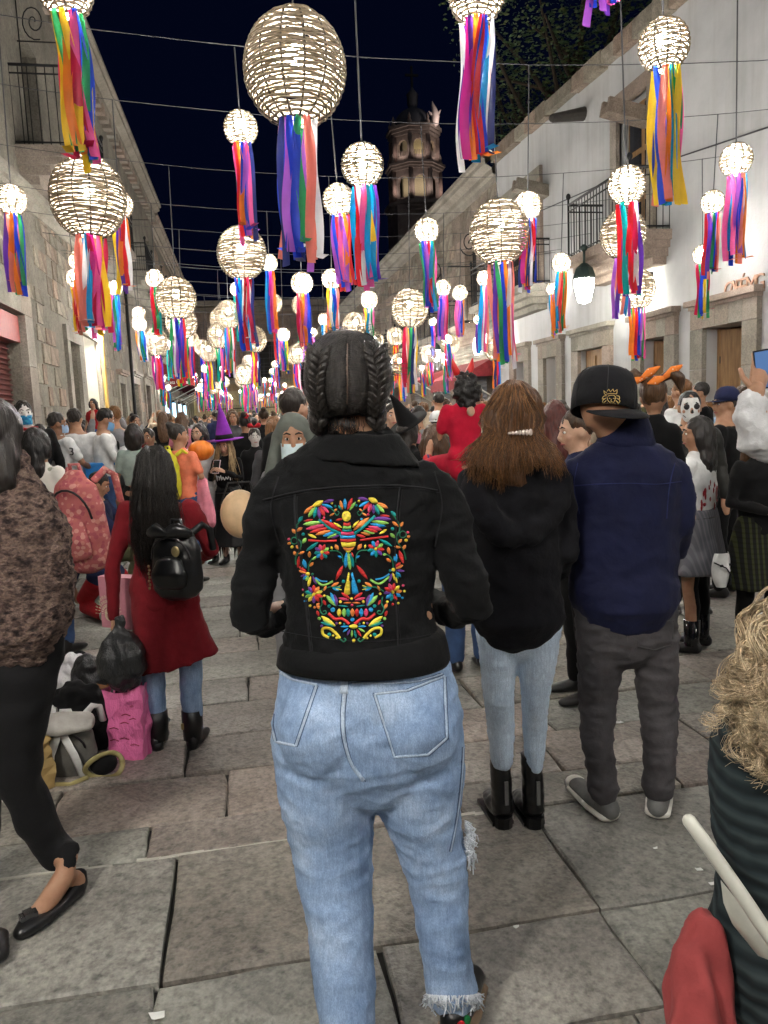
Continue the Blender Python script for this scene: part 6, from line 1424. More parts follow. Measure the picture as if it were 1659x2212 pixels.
gb = ground(1370, 1752); PM = thing('person', 'man in a black cap worn backwards, navy shirt and dark grey trousers, seen from behind', 'person', (gb[0], gb[1], 0)); O3 = tuple(PM.location); B3 = 2.76
b_ = MB(); ball(b_, 1308, 872, B3, 55, 66, .095); limb(b_, [(1318, 905, B3, 44), (1345, 950, B3, 42), (1350, 990, B3, 55)], .85); ball(b_, 1270, 905, B3-.01, 8, 20, .02)
limb(b_, [(1350, 1000, B3, 75), (1350, 1100, B3, 90), (1350, 1330, B3, 90)], .6)
for q in ((1240, 1225, -1), (1458, 1478, 1)): limb(b_, [(q[0], 1030, B3, 28), (q[1], 1120, B3, 25), (q[1]-q[2]*12, 1180, B3+.08, 24), (1350+q[2]*30, 1150, B3+.27, 17)], 1)
limb(b_, [(1296, 1400, B3, 38), (1292, 1550, B3, 26), (1303, 1700, B3-.03, 20)], 1); limb(b_, [(1412, 1400, B3, 38), (1422, 1550, B3, 26), (1422, 1710, B3-.03, 20)], 1)
ex = MB(); finger_hand(ex, hp(1320, 1150, B3+.27), (.9, .3, 0), (0, -.4, .8), 1, .5, 1); finger_hand(ex, hp(1380, 1155, B3+.27), (-.9, .3, 0), (0, -.4, .8), 1, .5, -1)
skin('body', b_, skinmat(SK['tan']), PM, .010, 3, origin=O3, extra=ex)
M_CHARC = cloth('charcoal_twill', (0.062, 0.058, 0.062), 0.3, 0.9, 480, 0.4); M_NAVY = cloth('navy_cotton', (0.007, 0.009, 0.034), 0.25, 0.85, 500, 0.35)
j = MB(); limb(j, [(1350, 1270, B3, 112, .125), (1351, 1340, B3, 112, .128), (1353, 1385, B3, 110, .12)], n=18)
limb(j, [(1298, 1370, B3, 55), (1295, 1440, B3, 49), (1292, 1520, B3, 42), (1290, 1600, B3-.02, 36), (1299, 1670, B3-.03, 33), (1304, 1708, B3-.035, 35)], 1); limb(j, [(1412, 1370, B3, 55), (1417, 1440, B3, 48), (1421, 1520, B3, 43), (1425, 1600, B3-.02, 40), (1424, 1670, B3-.03, 35), (1420, 1704, B3-.035, 36)], 1)
tr_ = skin('trousers', j, M_CHARC, PM, .0095, 3, [(.006, 6, 6, 16, -4), (.005, 10, 10, 24, -2), (.003, 24, 24, 50, 2)], origin=O3)
j = MB(); limb(j, [(1350, 950, B3, 60, .075), (1350, 978, B3, 104, .10), (1350, 1010, B3, 122, .12), (1349, 1060, B3, 126, .125), (1348, 1140, B3, 123, .125), (1346, 1220, B3, 119, .13), (1346, 1275, B3, 117, .138)], n=22)
limb(j, [(1346, 1262, B3, 119, .158), (1347, 1285, B3, 119, .165), (1347, 1302, B3, 116, .168)], n=22)
for q in ((1246, 1228, -1), (1452, 1470, 1)): limb(j, [(q[0], 1018, B3, 36), (q[1]-q[2]*3, 1075, B3, 36), (q[1], 1130, B3, 33), (q[1]-q[2]*12, 1185, B3+.08, 31), (1350+q[2]*42, 1155, B3+.26, 22)], .95)
sh_ = skin('shirt', j, M_NAVY, PM, .0095, 4, [(.004, 7, 7, 10, 4), (.007, 5, 5, 8, -9), (.004, 13, 13, 18, -3)], origin=O3)
cc = MB(); limb(cc, [(1352, 960, B3, 66, .088), (1354, 940, B3, 58, .082), (1356, 922, B3, 52, .076)], n=18); skin('collar', cc, M_NAVY, sh_, .008, 2, origin=O3)
D3 = Decal([sh_]); sm = MB(); D3.line(sm, smoothpts([(1232, 1050), (1290, 1046), (1360, 1044), (1420, 1046), (1472, 1040)], 20), 2.4, .002, 2); D3.line(sm, smoothpts([(1248, 1000), (1240, 1050), (1252, 1110)], 12), 2, .002, 2); D3.line(sm, smoothpts([(1458, 1000), (1446, 1050), (1440, 1120)], 12), 2, .002, 2)
sm.build('seam', cloth('navy_seam', (0.02, 0.026, 0.09)), sh_, True, O3)
D4 = Decal([tr_]); m_ = MB()
for pk in ([(1376, 1348), (1455, 1340), (1452, 1392), (1414, 1404), (1378, 1396)],): D4.line(m_, pk+[pk[0]], 2, .0025, 4)
D4.line(m_, smoothpts([(1352, 1338), (1354, 1365), (1355, 1388)], 10), 2, .002, 2); m_.build('seam', cloth('charcoal_seam', (.07, .068, .07)), tr_, True, O3)
M_CANV = cloth('grey_canvas', (0.14, 0.14, 0.135))
for pts in ([ground(1318, 1748, .045), ground(1285, 1722, .045), ground(1246, 1692, .03)], [ground(1420, 1742, .045), ground(1424, 1715, .045), ground(1428, 1688, .03)]):
    m_ = MB(); m_.tube(pts, [.040, .045, .040], [.045, .038, .026], n=10, ref=(0, 0, 1)); bo = skin('shoe', m_, M_CANV, PM, .008, 2, origin=O3)
    m_ = MB(); m_.tube([np.array([p[0], p[1], .017]) for p in pts], [.046, .050, .047], .02, n=14, ref=(0, 0, 1)); m_.build('sole', M_SOLE, bo, True, O3)
    t_ = pts[2]-pts[1]; t_ /= np.linalg.norm(t_); m_ = MB(); m_.ell(pts[2]+t_*.012, (.042, .042, .026)); m_.build('toe_cap', M_SOLE, bo, True, O3)
# cap
cp = MB(); M = Matrix.Rotation(-YAW, 3, 'Z') @ Matrix.Rotation(0.16, 3, 'Y') @ Matrix.Rotation(-0.28, 3, 'X'); pc = hp(1303, 888, B3-.005); kk = mpp(pc)
cp.lathe([(0.0, .156), (.04, .155), (.074, .146), (.098, .126), (.110, .092), (.115, .04), (.114, -.006), (.109, -.006), (.106, .03), (.0, .08)], 28, pc, M)
cap = cp.build('cap', cloth('cap_black', (0.010, 0.010, 0.012), 0.3, 0.9, 400), PM, True, O3)
bm_ = MB(); rows_ = []; d_ = -HF*math.cos(.5)+_R0*math.sin(.5); l_ = _R0*math.cos(.5)+HF*math.sin(.5); dn = d_*math.cos(.42)-np.array([0, 0, 1.])*math.sin(.42)
for a in np.linspace(-1.25, 1.25, 19):
    q0 = pc+l_*math.sin(a)*.112+d_*math.cos(a)*.105+np.array([0, 0, .006]); e_ = .078*max(0.0, math.cos(a*1.25))**.55; up = np.array([0, 0, .006])
    q1 = q0+dn*e_*.5+up*.3; q2 = q0+dn*e_+l_*math.sin(a)*.012; th = np.array([0, 0, .004]); rows_.append([q0, q1, q2, q2-th, q1-th, q0-th])
bm_.strip(rows_); bm_.build('brim', cloth('cap_black', None), cap, True, O3)
sg_ = MB()
for k in range(6):
    a = math.pi*k/3+.3; sg_.tube([tuple(Vector(pc)+M @ Vector((r*math.cos(a)*1.006, r*math.sin(a)*1.006, z+.0008))) for r, z in ((.012, .156), (.04, .155), (.074, .146), (.098, .126), (.110, .092), (.115, .04), (.114, 0))], .0017, n=5)
sg_.build('panel_seam', cloth('cap_seam', (.03, .03, .032)), cap, True, O3)
bt = MB(); bt.ell(tuple(Vector(pc)+M @ Vector((0, 0, .161))), (.009, .009, .006)); bt.build('cap_button', cloth('cap_black', None), cap, True, O3)
D5 = Decal([cap]); em = MB(); E_ = lambda cx, cy: ((2150+cx/1.898)*.5486, (1400+cy/1.898)*.5486)
def gl(pts, w=5): D5.line(em, smoothpts([E_(*p) for p in pts], 14), w*.29, .002, 1)
for pts in ([(438, 290), (432, 262), (450, 278), (468, 252), (482, 272), (500, 250), (508, 272), (530, 255), (528, 285)], [(440, 292), (480, 284), (528, 287)], [(460, 305), (480, 298), (505, 298), (520, 310)], [(455, 310), (462, 335), (478, 352), (490, 362), (505, 350), (515, 330), (520, 312)], [(470, 318), (480, 322)], [(500, 322), (512, 318)], [(488, 325), (486, 345), (498, 346)], [(480, 362), (490, 374), (502, 362)],
            [(455, 300), (430, 305), (420, 325), (436, 322)], [(448, 318), (425, 335), (424, 355), (440, 345)], [(450, 335), (430, 362), (436, 378), (452, 362)], [(460, 352), (448, 378), (462, 386), (472, 368)], [(480, 372), (478, 390), (492, 384)], [(525, 300), (545, 305), (548, 325), (532, 322)], [(526, 318), (550, 335), (544, 355), (530, 342)], [(520, 335), (540, 362), (530, 376), (516, 358)], [(508, 355), (520, 378), (506, 384), (498, 368)]): gl(pts)
em.build('lion_emblem', plain('gold_thread', (0.62, 0.44, 0.16), 0.4, 0.4), cap, True, O3)
# ------------------------------------------------------------------ people built one by one
def bag_pack(name, label, c, rz, size, mat, pocket=True, strap=None, parent_mat2=None, accents=None, tilt=0.0):
    w, d, h = size; r = thing(name, label, 'backpack', tuple(c), rz); r.rotation_euler[0] = tilt
    m_ = MB(); m_.tube([(0, 0, -h*.46), (0, 0, -h*.2), (0, 0, h*.15), (0, 0, h*.38), (0, .01, h*.48)], [w*.48, w*.5, w*.47, w*.36, w*.2], [d*.46, d*.5, d*.42, d*.32, d*.18], n=18); skin('pack_body', m_, mat, r, min(w, h)*.035, 3, [(w*.018, 4/w, 4/w, 5/w, 3)])
    if pocket:
        m_ = MB(); m_.tube([(0, -d*.48, -h*.36), (0, -d*.55, -h*.2), (0, -d*.45, h*.02)], [w*.34, w*.36, w*.25], [d*.2, d*.24, d*.14], n=14); skin('front_pocket', m_, parent_mat2 or mat, r, min(w, h)*.04, 2)
    m_ = MB(); m_.tube([(-w*.34*math.cos(t)*1.1, -d*.36-d*.12*math.sin(t), h*.02+h*.34*math.sin(t)) for t in np.linspace(0.05, math.pi-.05, 12)], w*.022, n=6); m_.build('zipper', plain('zipper', (.02, .018, .02), .4, .3), r, True)
    m_ = MB(); m_.tube([(-w*.1, d*.15, h*.44), (-w*.08, d*.1, h*.6), (w*.08, d*.1, h*.6), (w*.1, d*.15, h*.44)], w*.035, n=7); m_.build('carry_handle', strap or mat, r, True)
    for q in (-1, 1):
        m_ = MB(); m_.tube([(q*w*.25, d*.3, h*.40), (q*w*.36, d*.62, h*.50), (q*w*.42, d*.9, h*.42), (q*w*.44, d*1.0, h*.1)], w*.07, w*.03, n=8, ref=(0, 1, 0)); m_.build('shoulder_strap', strap or mat, r, True)
    return r
def printed(name, c0, cols, scale, thr=0.45):     # printed cloth: coloured spots on a plain ground
    m, b = base(name, c0, 0.85, 0, 0.2); N, L = nt(m); v = coords(N, L); vo = N.new('ShaderNodeTexVoronoi'); vo.inputs['Scale'].default_value = scale; L.new(v, vo.inputs['Vector'])
    pal = ramp(N, L, vo.outputs['Color'], [(i/len(cols), c) for i, c in enumerate(cols)]); N[pal.node.name].color_ramp.interpolation = 'CONSTANT'
    msk = ramp(N, L, vo.outputs['Distance'], [(thr, (1, 1, 1)), (thr+.04, (0, 0, 0))]); L.new(mix(N, L, msk, c0, pal), b.inputs['Base Color']); bump(N, L, b, noise_n(N, L, 25, 4, v), .3, .01); return m
def stripes(name, cols, scale, rot=(0, 0, 0), axis='Z', rough=.85):
    m, b = base(name, cols[0], rough, 0, .2); N, L = nt(m); t = N.new('ShaderNodeTexCoord'); mp = N.new('ShaderNodeMapping'); mp.inputs['Rotation'].default_value = rot; L.new(t.outputs['Object'], mp.inputs['Vector'])
    w = N.new('ShaderNodeTexWave'); w.bands_direction = axis; w.inputs['Scale'].default_value = scale; w.inputs['Distortion'].default_value = .4; L.new(mp.outputs[0], w.inputs['Vector'])
    L.new(ramp(N, L, w.outputs['Fac'], [(i/(len(cols)-1), c) for i, c in enumerate(cols)]), b.inputs['Base Color']); bump(N, L, b, w.outputs['Fac'], .5, .006); return m
def plaid(name, c0, c1, c2, scale):
    m, b = base(name, c0, .9, 0, .2); N, L = nt(m); v = coords(N, L); o = []
    for ax in 'XZ':
        w = N.new('ShaderNodeTexWave'); w.bands_direction = ax; w.inputs['Scale'].default_value = scale; L.new(v, w.inputs['Vector']); o.append(w.outputs['Fac'])
    a = ramp(N, L, o[0], [(.55, c0), (.8, c1)]); b2 = ramp(N, L, o[1], [(.6, (1, 1, 1)), (.85, sc(c2, 2.0))]); L.new(mix(N, L, 1.0, a, b2, 'MULTIPLY'), b.inputs['Base Color']); return m
def face_mask(info, mat, name='face_mask'):
    h_ = info['h']; s = info['s']; m_ = MB(); rows_ = []
    for z in np.linspace(1.572, 1.482, 6):
        row = []
        for a in np.linspace(-1.35, 1.35, 11):
            bul = .010*math.cos(a)*math.sin((1.572-z)/.09*math.pi); row.append(h_((math.sin(a)*.070, .018+math.cos(a)*(.086+bul), z-.006*math.cos(a))))
        rows_.append(row)
    m_.strip(rows_); m_.build(name, mat, info['root'], True)
    for q in (-1, 1):
        m_ = MB(); m_.tube([h_((q*.066, .035, 1.56)), h_((q*.080, -.005, 1.60))], .0016*s, n=4, cap=False); m_.build('ear_loop', mat, info['root'], True)
def cap_on(info, mat, brim=True, label='cap', back=True):
    h_ = info['h']; s = info['s']; c = h_((0, -.012, 1.63)); m_ = MB(); m_.lathe([(0, .105*s), (.05*s, .098*s), (.085*s, .066*s), (.099*s, .02*s), (.101*s, -.015*s), (.094*s, -.016*s)], 18, c, info['H3']); k = m_.build(label, mat, info['root'], True)
    m_ = MB(); q = -1 if back else 1; rows_ = []
    for a in np.linspace(-1.2, 1.2, 9): rows_.append([h_((math.sin(a)*.09, -.012+q*math.cos(a)*.09, 1.622)), h_((math.sin(a)*.10, -.012+q*(math.cos(a)*.10+.06), 1.612)), h_((math.sin(a)*.10, -.012+q*(math.cos(a)*.10+.06), 1.608)), h_((math.sin(a)*.09, -.012+q*math.cos(a)*.09, 1.616))])
    m_.strip(rows_); m_.build('brim', mat, k, True); return k
def witch_hat(label, info, mat, band=None, tilt=0.1, R1=.17, hh=.36):
    h_ = info['h']; c = world(info, h_((0, -.01, 1.65))); r = thing('witch_hat', label, 'hat', tuple(c)); r.rotation_euler = (tilt, 0.05, info['root'].rotation_euler[2])
    m_ = MB(); m_.lathe([(0.0, -.006), (R1*.5, -.004), (R1, .012), (R1*1.01, .016), (R1*.52, .006), (R1*.48, .03), (R1*.40, hh*.25), (R1*.24, hh*.55), (R1*.15, hh*.75)], 22); m_.tube([(0, 0, hh*.72), (.008, -.008, hh*.88), (.022, -.02, hh)], [R1*.16, R1*.08, R1*.02], n=10); m_.build('crown', mat, r, True)
    if band:
        m_ = MB(); m_.lathe([(R1*.495, .02), (R1*.50, .028), (R1*.452, .068), (R1*.44, .066)], 22); m_.build('hat_band', band, r, True)
        m_ = MB()
        for a, b2 in (((-.022, -.026), (.022, -.018)), ((-.022, .018), (.022, .026)), ((-.022, -.018), (-.013, .018)), ((.013, -.018), (.022, .018))): m_.box((a[0], -R1*.51-.004, .047+a[1]), (b2[0], -R1*.47, .047+b2[1]))
        m_.build('buckle', M_SOLE, r); r.children[-1].rotation_euler = (0, 0, math.pi)
    return r
def handset(label, pos, rz, tilt, back, screen=None, case=None):
    r = thing('phone', label, 'phone', tuple(pos), rz); r.rotation_euler[0] = tilt
    m_ = MB(); m_.cbox((0, 0, 0), (.074, .009, .150)); m_.build('phone_case', back, r); m_ = MB(); m_.cbox((0, .006, 0), (.066, .003, .138)); m_.build('screen', screen or plain('screen_dark', (.01, .01, .012), .1), r)
    m_ = MB(); m_.cbox((.02, -.006, .055), (.022, .004, .024)); m_.build('camera_bump', M_IRON, r); return r
# --- girl with the red cardigan, gift box and bin bag
f = place(345, 978, 3.5); gi = person('girl in a long red cardigan with waist length black hair, carrying a gift box', 334, 978, 3.52, -12, H=1.42, sex='f', hair='long', top='long', tmat=cloth('red_knit', (0.17, 0.010, 0.015), .2, .95, 700, .5), bottom='pants', bmat=M_JEAN, w=1.06, smat=M_SHOEB,
            arms=(((-.265, -.02, 1.06), (-.285, -.01, .77)), ((.25, .05, 1.12), (.16, .22, 1.06))), fingers=True, face=False, voxel=.010, hem=.85, pitch=-.1, curl=.9, names=('cardigan', 'jeans'))
ct = MB(); s = gi['s']
ct.tube(cap=False, pts=[(0, 0, 1.10*s), (0, 0, .98*s), (0, -.005, .80*s), (.02, -.01, .60*s), (.04, -.01, .50*s)], rx=[.15*s, .182*s, .195*s, .215*s, .235*s], ry=[.115*s, .135*s, .15*s, .16*s, .17*s], n=22); skin('cardigan_skirt', ct, cloth('red_knit', None), gi['root'], .011, 2, [(.011, 16, 16, 1.2, 5), (.003, 30, 30, 30, 2)])
rt = gi['root']; hg = []
for a in np.linspace(-1.25, 1.45, 9):
    hg.append([gi['h']((math.sin(a)*.04, -.03-math.cos(a)*.03, 1.715)), gi['h']((math.sin(a)*.085, -.02-math.cos(a)*.085, 1.66)), gi['h']((math.sin(a)*.098, -.025-math.cos(a)*.095, 1.56)), gi['h']((math.sin(a)*.11, -.04-math.cos(a)*.09, 1.45))*1.0, np.array([math.sin(a)*.125, -.055-math.cos(a)*.085, 1.30])*s, np.array([math.sin(a)*.13, -.06-math.cos(a)*.085, 1.16])*s, np.array([math.sin(a)*.115+.02, -.07-math.cos(a)*.075, 1.02+.05*math.sin(a*3)])*s])
hro = [c for c in rt.children if c.name.startswith('hair')][0]
strands('hair_strands', hg, H_BLACK, hro, 950, .0018, .012, 5, None, .008, 13)
for c in [c for c in rt.children if c.name.startswith('shoe')]:
    q = -1 if c.bound_box[0][0] < -0.06 else 1; m_ = MB(); an = mk((q*.10, -.012, .10), s)
    m_.tube([an+[0, 0, .10], an+[0, 0, .03], an+[0, -.012, -.045]], [.050, .050, .044], [.052, .052, .047], n=12, cap=False); m_.tube([an+[0, -.035, -.04], an+[0, -.03, -.082]], [.03, .028], n=8, cap=False); m_.build('boot_shaft', M_SHOEB, c, True)
    m_ = MB(); m_.cbox(tuple(an+[-.03, -.036, .03]), (.028, .006, .03)); m_.build('buckle', plain('brass', (.5, .4, .2), .3, .9), c)
bp = bag_pack('backpack', 'small black leather backpack with a bow and gold badge on the red cardigan', world(gi, (.12, -.185, 1.13*s)), rt.rotation_euler[2]-.25, (.25, .13, .29), M_SHOEB, tilt=-.05)
m_ = MB(); m_.tube([(-.10, -.05, .12), (-.05, -.07, .135), (0, -.07, .12), (.05, -.07, .135), (.10, -.05, .12)], [.02, .035, .014, .035, .02], [.012, .02, .012, .02, .012], n=9, ref=(0, 1, 0)); m_.build('bow', M_SHOEB, bp, True)
m_ = MB(); m_.ell((.045, -.082, .045), (.02, .005, .024)); m_.build('gold_badge', plain('brass', None), bp, True)
m_ = MB()
for k in range(7): m_.ell((-.085+.003*(k % 2), -.09, -.02-k*.016), (.006, .005, .007), n=8, m=5)
m_.build('charm_chain', plain('brass', None), bp, True)
bx_ = hp(278, 1300, 3.74); gb_ = thing('gift_box', 'pink and cream printed gift box under the arm of the red cardigan girl', 'box', tuple(bx_), -.60)
m_ = MB(); m_.cbox((-.03, 0, 0), (.24, .075, .26), 0, 0); M_BOXP = plain('box_pink', (.50, .20, .25), .6); m_.build('carton', M_BOXP, gb_)
m_ = MB(); m_.box((.0905, -.0375, -.13), (.093, .0375, .13)); m_.build('side_panel', plain('box_cream', (.62, .55, .36), .6), gb_); m_ = MB()
for k in range(1, 5):
    n_ = 9+k*2
    for i in range(n_):
        a = math.pi*(i/(n_-1)); r_ = .022*k; m_.tube([(-.10+r_*math.cos(a)*.9, -.0385, -.06+r_*math.sin(a)+.006*math.cos(t)) if False else (-.10+(r_+.006*math.cos(t))*math.cos(a)*.9+.004*math.sin(t), -.0385, -.06+(r_+.008*math.cos(t))*math.sin(a)) for t in np.linspace(0, 6.28, 7)], .0012, n=3, cap=False)
m_.ell((-.10, -.038, -.07), (.024, .002, .024)); m_.build('mandala_print', plain('box_cream', None), gb_)
def text(name, body, size, mat, parent, loc, rot, depth=.002, align='CENTER', width=None):
    c = bpy.data.curves.new(name, 'FONT'); c.body = body; c.size = size; c.extrude = depth; c.align_x = align; c.align_y = 'CENTER'; o = bpy.data.objects.new('t', c); _TMP.collection.objects.link(o)
    vl = _TMP.view_layers[0]; vl.update(); me = bpy.data.meshes.new_from_object(o.evaluated_get(vl.depsgraph), depsgraph=vl.depsgraph); bpy.data.objects.remove(o); bpy.data.curves.remove(c); me.name = name; me.materials.clear(); me.materials.append(mat)
    if width:
        xs_ = [v.co.x for v in me.vertices]; w = max(xs_)-min(xs_); me.transform(Matrix.Diagonal((width/w, 1, 1, 1)))
    return same(name, me, parent, loc, rot)
text('lettering', 'M', .028, plain('box_ink', (.45, .14, .2), .6), gb_, (-.10, -.0405, -.07), (math.pi/2, 0, 0), .0005)
text('lettering', 'Manhattan', .022, plain('box_ink2', (.35, .28, .14), .6), gb_, (.0945, .0, -.04), (math.pi/2, -math.pi/2, math.pi/2), .0005)
def plastic(name, col, rough=.25, sheen=.5):
    m, b = base(name, col, rough, 0, sheen); N, L = nt(m); v = coords(N, L, (1, 1, .45)); f = noise_n(N, L, 16, 5, v, .65); bump(N, L, b, f, .9, .03); return m
bb = hp(262, 1412, 3.38); k = mpp(bb); BB = thing('plastic_bag', 'full black plastic bag hanging from the hand of the red cardigan girl', 'bag', tuple(bb))
m_ = MB(); m_.tube([(0, 0, 66*k), (0, 0, 52*k), (0, 0, 30*k), (0, 0, 0), (0, 0, -35*k), (0, 0, -58*k)], [6*k, 16*k, 38*k, 50*k, 50*k, 36*k], [5*k, 12*k, 30*k, 42*k, 42*k, 30*k], n=24); skin('bag_body', m_, plastic('bin_bag', (.016, .017, .018), .28), BB, .006, 1, [(.010, 30, 30, 7, 2), (.008, 18, 18, 18, 4)])
m_ = MB(); m_.tube([(0, 0, 60*k), (.01, 0, 74*k), (.02, .01, 80*k)], [.02, .028, .012], [.014, .02, .01], n=9); skin('bag_neck', m_, plastic('bin_bag2', (.02, .021, .022), .3), BB, .004, 1, [(.006, 60, 60, 12, 3)])
# --- woman walking past at the left edge
gw = ground(105, 1975); WW = thing('person', 'woman striding past at the left edge in a speckled brown fur top and black trousers', 'person', (gw[0], gw[1], 0)); Ow = tuple(WW.location); BW = 2.36
b_ = MB(); ball(b_, -15, 935, BW, 55, 72, .095); limb(b_, [(-12, 980, BW, 38), (5, 1060, BW, 56)], .8); limb(b_, [(20, 1050, BW, 60), (35, 1200, BW, 80), (40, 1370, BW, 85)], .6)
limb(b_, [(55, 1110, BW, 26), (95, 1210, BW-.02, 27), (70, 1310, BW+.05, 24), (20, 1320, BW+.15, 18)], 1); Gh, Gt = ground(168, 1932), ground(40, 2036); UPZ = np.array([0, 0, 1.0]); fm_ = lambda t, z: Gh*(1-t)+Gt*t+UPZ*z
limb(b_, [(40, 1500, BW, 40), (38, 1680, BW-.01, 30), (122, 1845, BW+.06, 24)], 1); b_.tube([hp(122, 1845, BW+.06), fm_(.10, .14), fm_(.16, .10), fm_(.42, .065), fm_(.75, .035)], [.042, .034, .036, .036, .03], [.042, .036, .036, .026, .018], n=10)
b_.ell(fm_(.0, .045), (.032, .036, .042))
skin('body', b_, skinmat(SK['tan']), WW, .011, 3, origin=Ow)
def fur():
    m, b = base('speckled_fur', (.16, .11, .09), .95, 0, .15); N, L = nt(m); v = coords(N, L, (1, 1, 1.6)); f = noise_n(N, L, 34, 4, v, .55); g2 = noise_n(N, L, 90, 3, v)
    c = ramp(N, L, f, [(.34, (.035, .026, .026)), (.47, (.13, .09, .08)), (.56, (.24, .17, .14)), (.72, (.10, .07, .062))]); L.new(mix(N, L, .5, c, mix(N, L, 1.0, c, ramp(N, L, g2, [(.3, (.5, .5, .5)), (.7, (1.5, 1.4, 1.35))]), 'MULTIPLY')), b.inputs['Base Color']); bump(N, L, b, g2, 1.0, .02); return m
M_FUR = fur()
j = MB(); limb(j, [(12, 1012, BW, 62, .09), (8, 1058, BW, 84, .11), (34, 1140, BW, 108, .13), (45, 1250, BW, 112, .14), (45, 1330, BW, 106, .14), (42, 1362, BW, 100, .14)], n=20); limb(j, [(52, 1100, BW, 46), (98, 1200, BW-.03, 48), (104, 1290, BW-.02, 46), (70, 1325, BW+.06, 40), (20, 1335, BW+.15, 32)], .9)
skin('fur_top', j, M_FUR, WW, .010, 3, [(.010, 12, 12, 14, 3), (.008, 45, 45, 60, 4)], origin=Ow)
j = MB(); limb(j, [(40, 1350, BW, 98), (35, 1420, BW, 100), (30, 1470, BW, 92)], .62); limb(j, [(55, 1440, BW, 72), (40, 1560, BW-.02, 60), (38, 1680, BW-.01, 46), (78, 1770, BW+.03, 42), (122, 1845, BW+.06, 38)], 1); j.tube([hp(122, 1845, BW+.06), fm_(.08, .165), fm_(.12, .125)], [38*mpp(hp(122, 1845, BW)), .036, .030], n=12); limb(j, [(-30, 1450, BW, 80), (-50, 1650, BW+.02, 60), (-55, 1900, BW+.02, 40)], 1)
skin('trousers', j, cloth('black_trouser', (.009, .009, .010)), WW, .011, 3, [(.008, 9, 9, 14, 3)], origin=Ow)
b_ = MB(); ball(b_, -18, 928, BW-.01, 62, 72, .105); limb(b_, [(-20, 940, BW-.02, 62), (-10, 1000, BW-.05, 54), (0, 1050, BW-.08, 36)], .8); skin('hair', b_, H_BLACK, WW, .010, 3, [(.008, 40, 40, 12, 2)], origin=Ow)
fp = [fm_(.02, .03), fm_(.5, .026), fm_(.92, .026)]
m_ = MB(); m_.tube([fm_(.0, .032), fm_(.3, .022), fm_(.6, .024), fm_(.82, .030), fm_(.97, .024)], [.036, .038, .045, .044, .026], [.034, .020, .020, .027, .020], n=12, ref=(0, 0, 1)); m_.tube([fm_(-.06, .075), fm_(-.05, .03)], [.026, .03], [.012, .02], n=8); so2 = skin('flat_shoe', m_, M_SHOEB, WW, .007, 2, origin=Ow)
m_ = MB(); m_.cbox(tuple(fp[2]*.75+fp[1]*.25+np.array([0, 0, .032])), (.05, .03, .018), .5); m_.cbox(tuple(fp[2]*.75+fp[1]*.25+np.array([.0, 0, .040])), (.026, .034, .012), .5); m_.build('shoe_buckle', plain('gunmetal', (.1, .1, .11), .25, .9), so2, False, Ow)
f2 = ground(-8, 2030, .05); m_ = MB(); m_.tube([f2+[-.1, .05, .02], f2, f2+[.02, -.06, -.015]], [.036, .042, .034], [.03, .03, .022], n=10, ref=(0, 0, 1)); skin('flat_shoe', m_, M_SHOEB, WW, .008, 2, origin=Ow)
# --- floral blouse and pink backpack
fw = person('woman in a white floral blouse with straight black hair and a pink backpack', 78, 928, 5.1, -28, sex='f', hair='mid', top='tee', tmat=printed('floral_print', (.62, .60, .54), [(.62, .50, .10), (.16, .20, .12), (.62, .60, .54), (.25, .26, .2), (.62, .60, .54)], 13, .34), bmat=cl('denim'), w=1.12, voxel=.012, face=False, arms=('down', 'front'))
bag_pack('backpack', 'pink tie-dyed backpack with a white cord on the floral blouse', hp(172, 1120, 4.75), -.35, (.36, .24, .56), printed('pink_print', (.46, .13, .13), [(.55, .22, .18), (.38, .09, .11), (.60, .28, .24), (.48, .15, .13)], 34, .5), tilt=.1)
# --- the row along the west wall
m3 = person('man in a white jersey numbered three with a surgical mask, holding a blue box', 122, 893, 8.5, -45, sex='m', top='tee', tmat=cl('white'), bmat=cl('black'), skin_='brown', arms=('down', ((.25, .1, 1.14), (.12, .32, 1.05))), yaw=-.5, voxel=.013)
face_mask(m3, cl('lblue')); text('jersey_number', '3', .12, cl('black'), m3['root'], tuple(m3['A']((.245, -.02, 1.27))), (math.pi/2, 0, math.pi/2-.2), .004)
cbx = world(m3, m3['A']((.16, .36, 1.02))); r = thing('storage_box', 'bright blue plastic box held by the man in the white jersey', 'box', tuple(cbx), .35); m_ = MB(); m_.cbox((0, 0, -.02), (.30, .18, .18)); M_BLUEP = plain('blue_plastic', (.02, .22, .62), .35); m_.build('tub', M_BLUEP, r); m_ = MB(); m_.cbox((0, 0, .085), (.33, .21, .035), ch=.01); m_.build('lid', M_BLUEP, r)
person('man in a plain white T-shirt with a black strap across his back', 160, 884, 9.1, -8, sex='m', top='tee', tmat=cl('white'), bmat=cl('black'), arms=('down', 'down'), w=1.1, face=False)
hm = person('man in a white and black hoodie and blue mask looking down at his phone', 220, 884, 8.8, -75, sex='m', top='long', tmat=cl('white'), bmat=cl('denim'), arms=('phone', 'phone'), pitch=-.3, w=1.05); face_mask(hm, plain('mask_blue', (.16, .36, .62), .8))
m_ = MB(); A_ = hm['A']; m_.tube([A_((-.12, .128, 1.29)), A_((0, .15, 1.28)), A_((.12, .128, 1.29))], .05, .012, n=8); m_.build('black_chest_panel', cl('black'), hm['root'], True); handset('dark phone in the hands of the man in the hoodie', world(hm, A_((0, .36, 1.30))), hm['root'].rotation_euler[2], -.5, M_IRON)
person('woman with a black bob and short pale sage T-shirt seen from behind', 288, 917, 7.6, -10, sex='f', hair='bob', top='tee', tmat=cl('sage'), bmat=cl('black'), hem=1.0, face=False, arms=('down', 'front'))
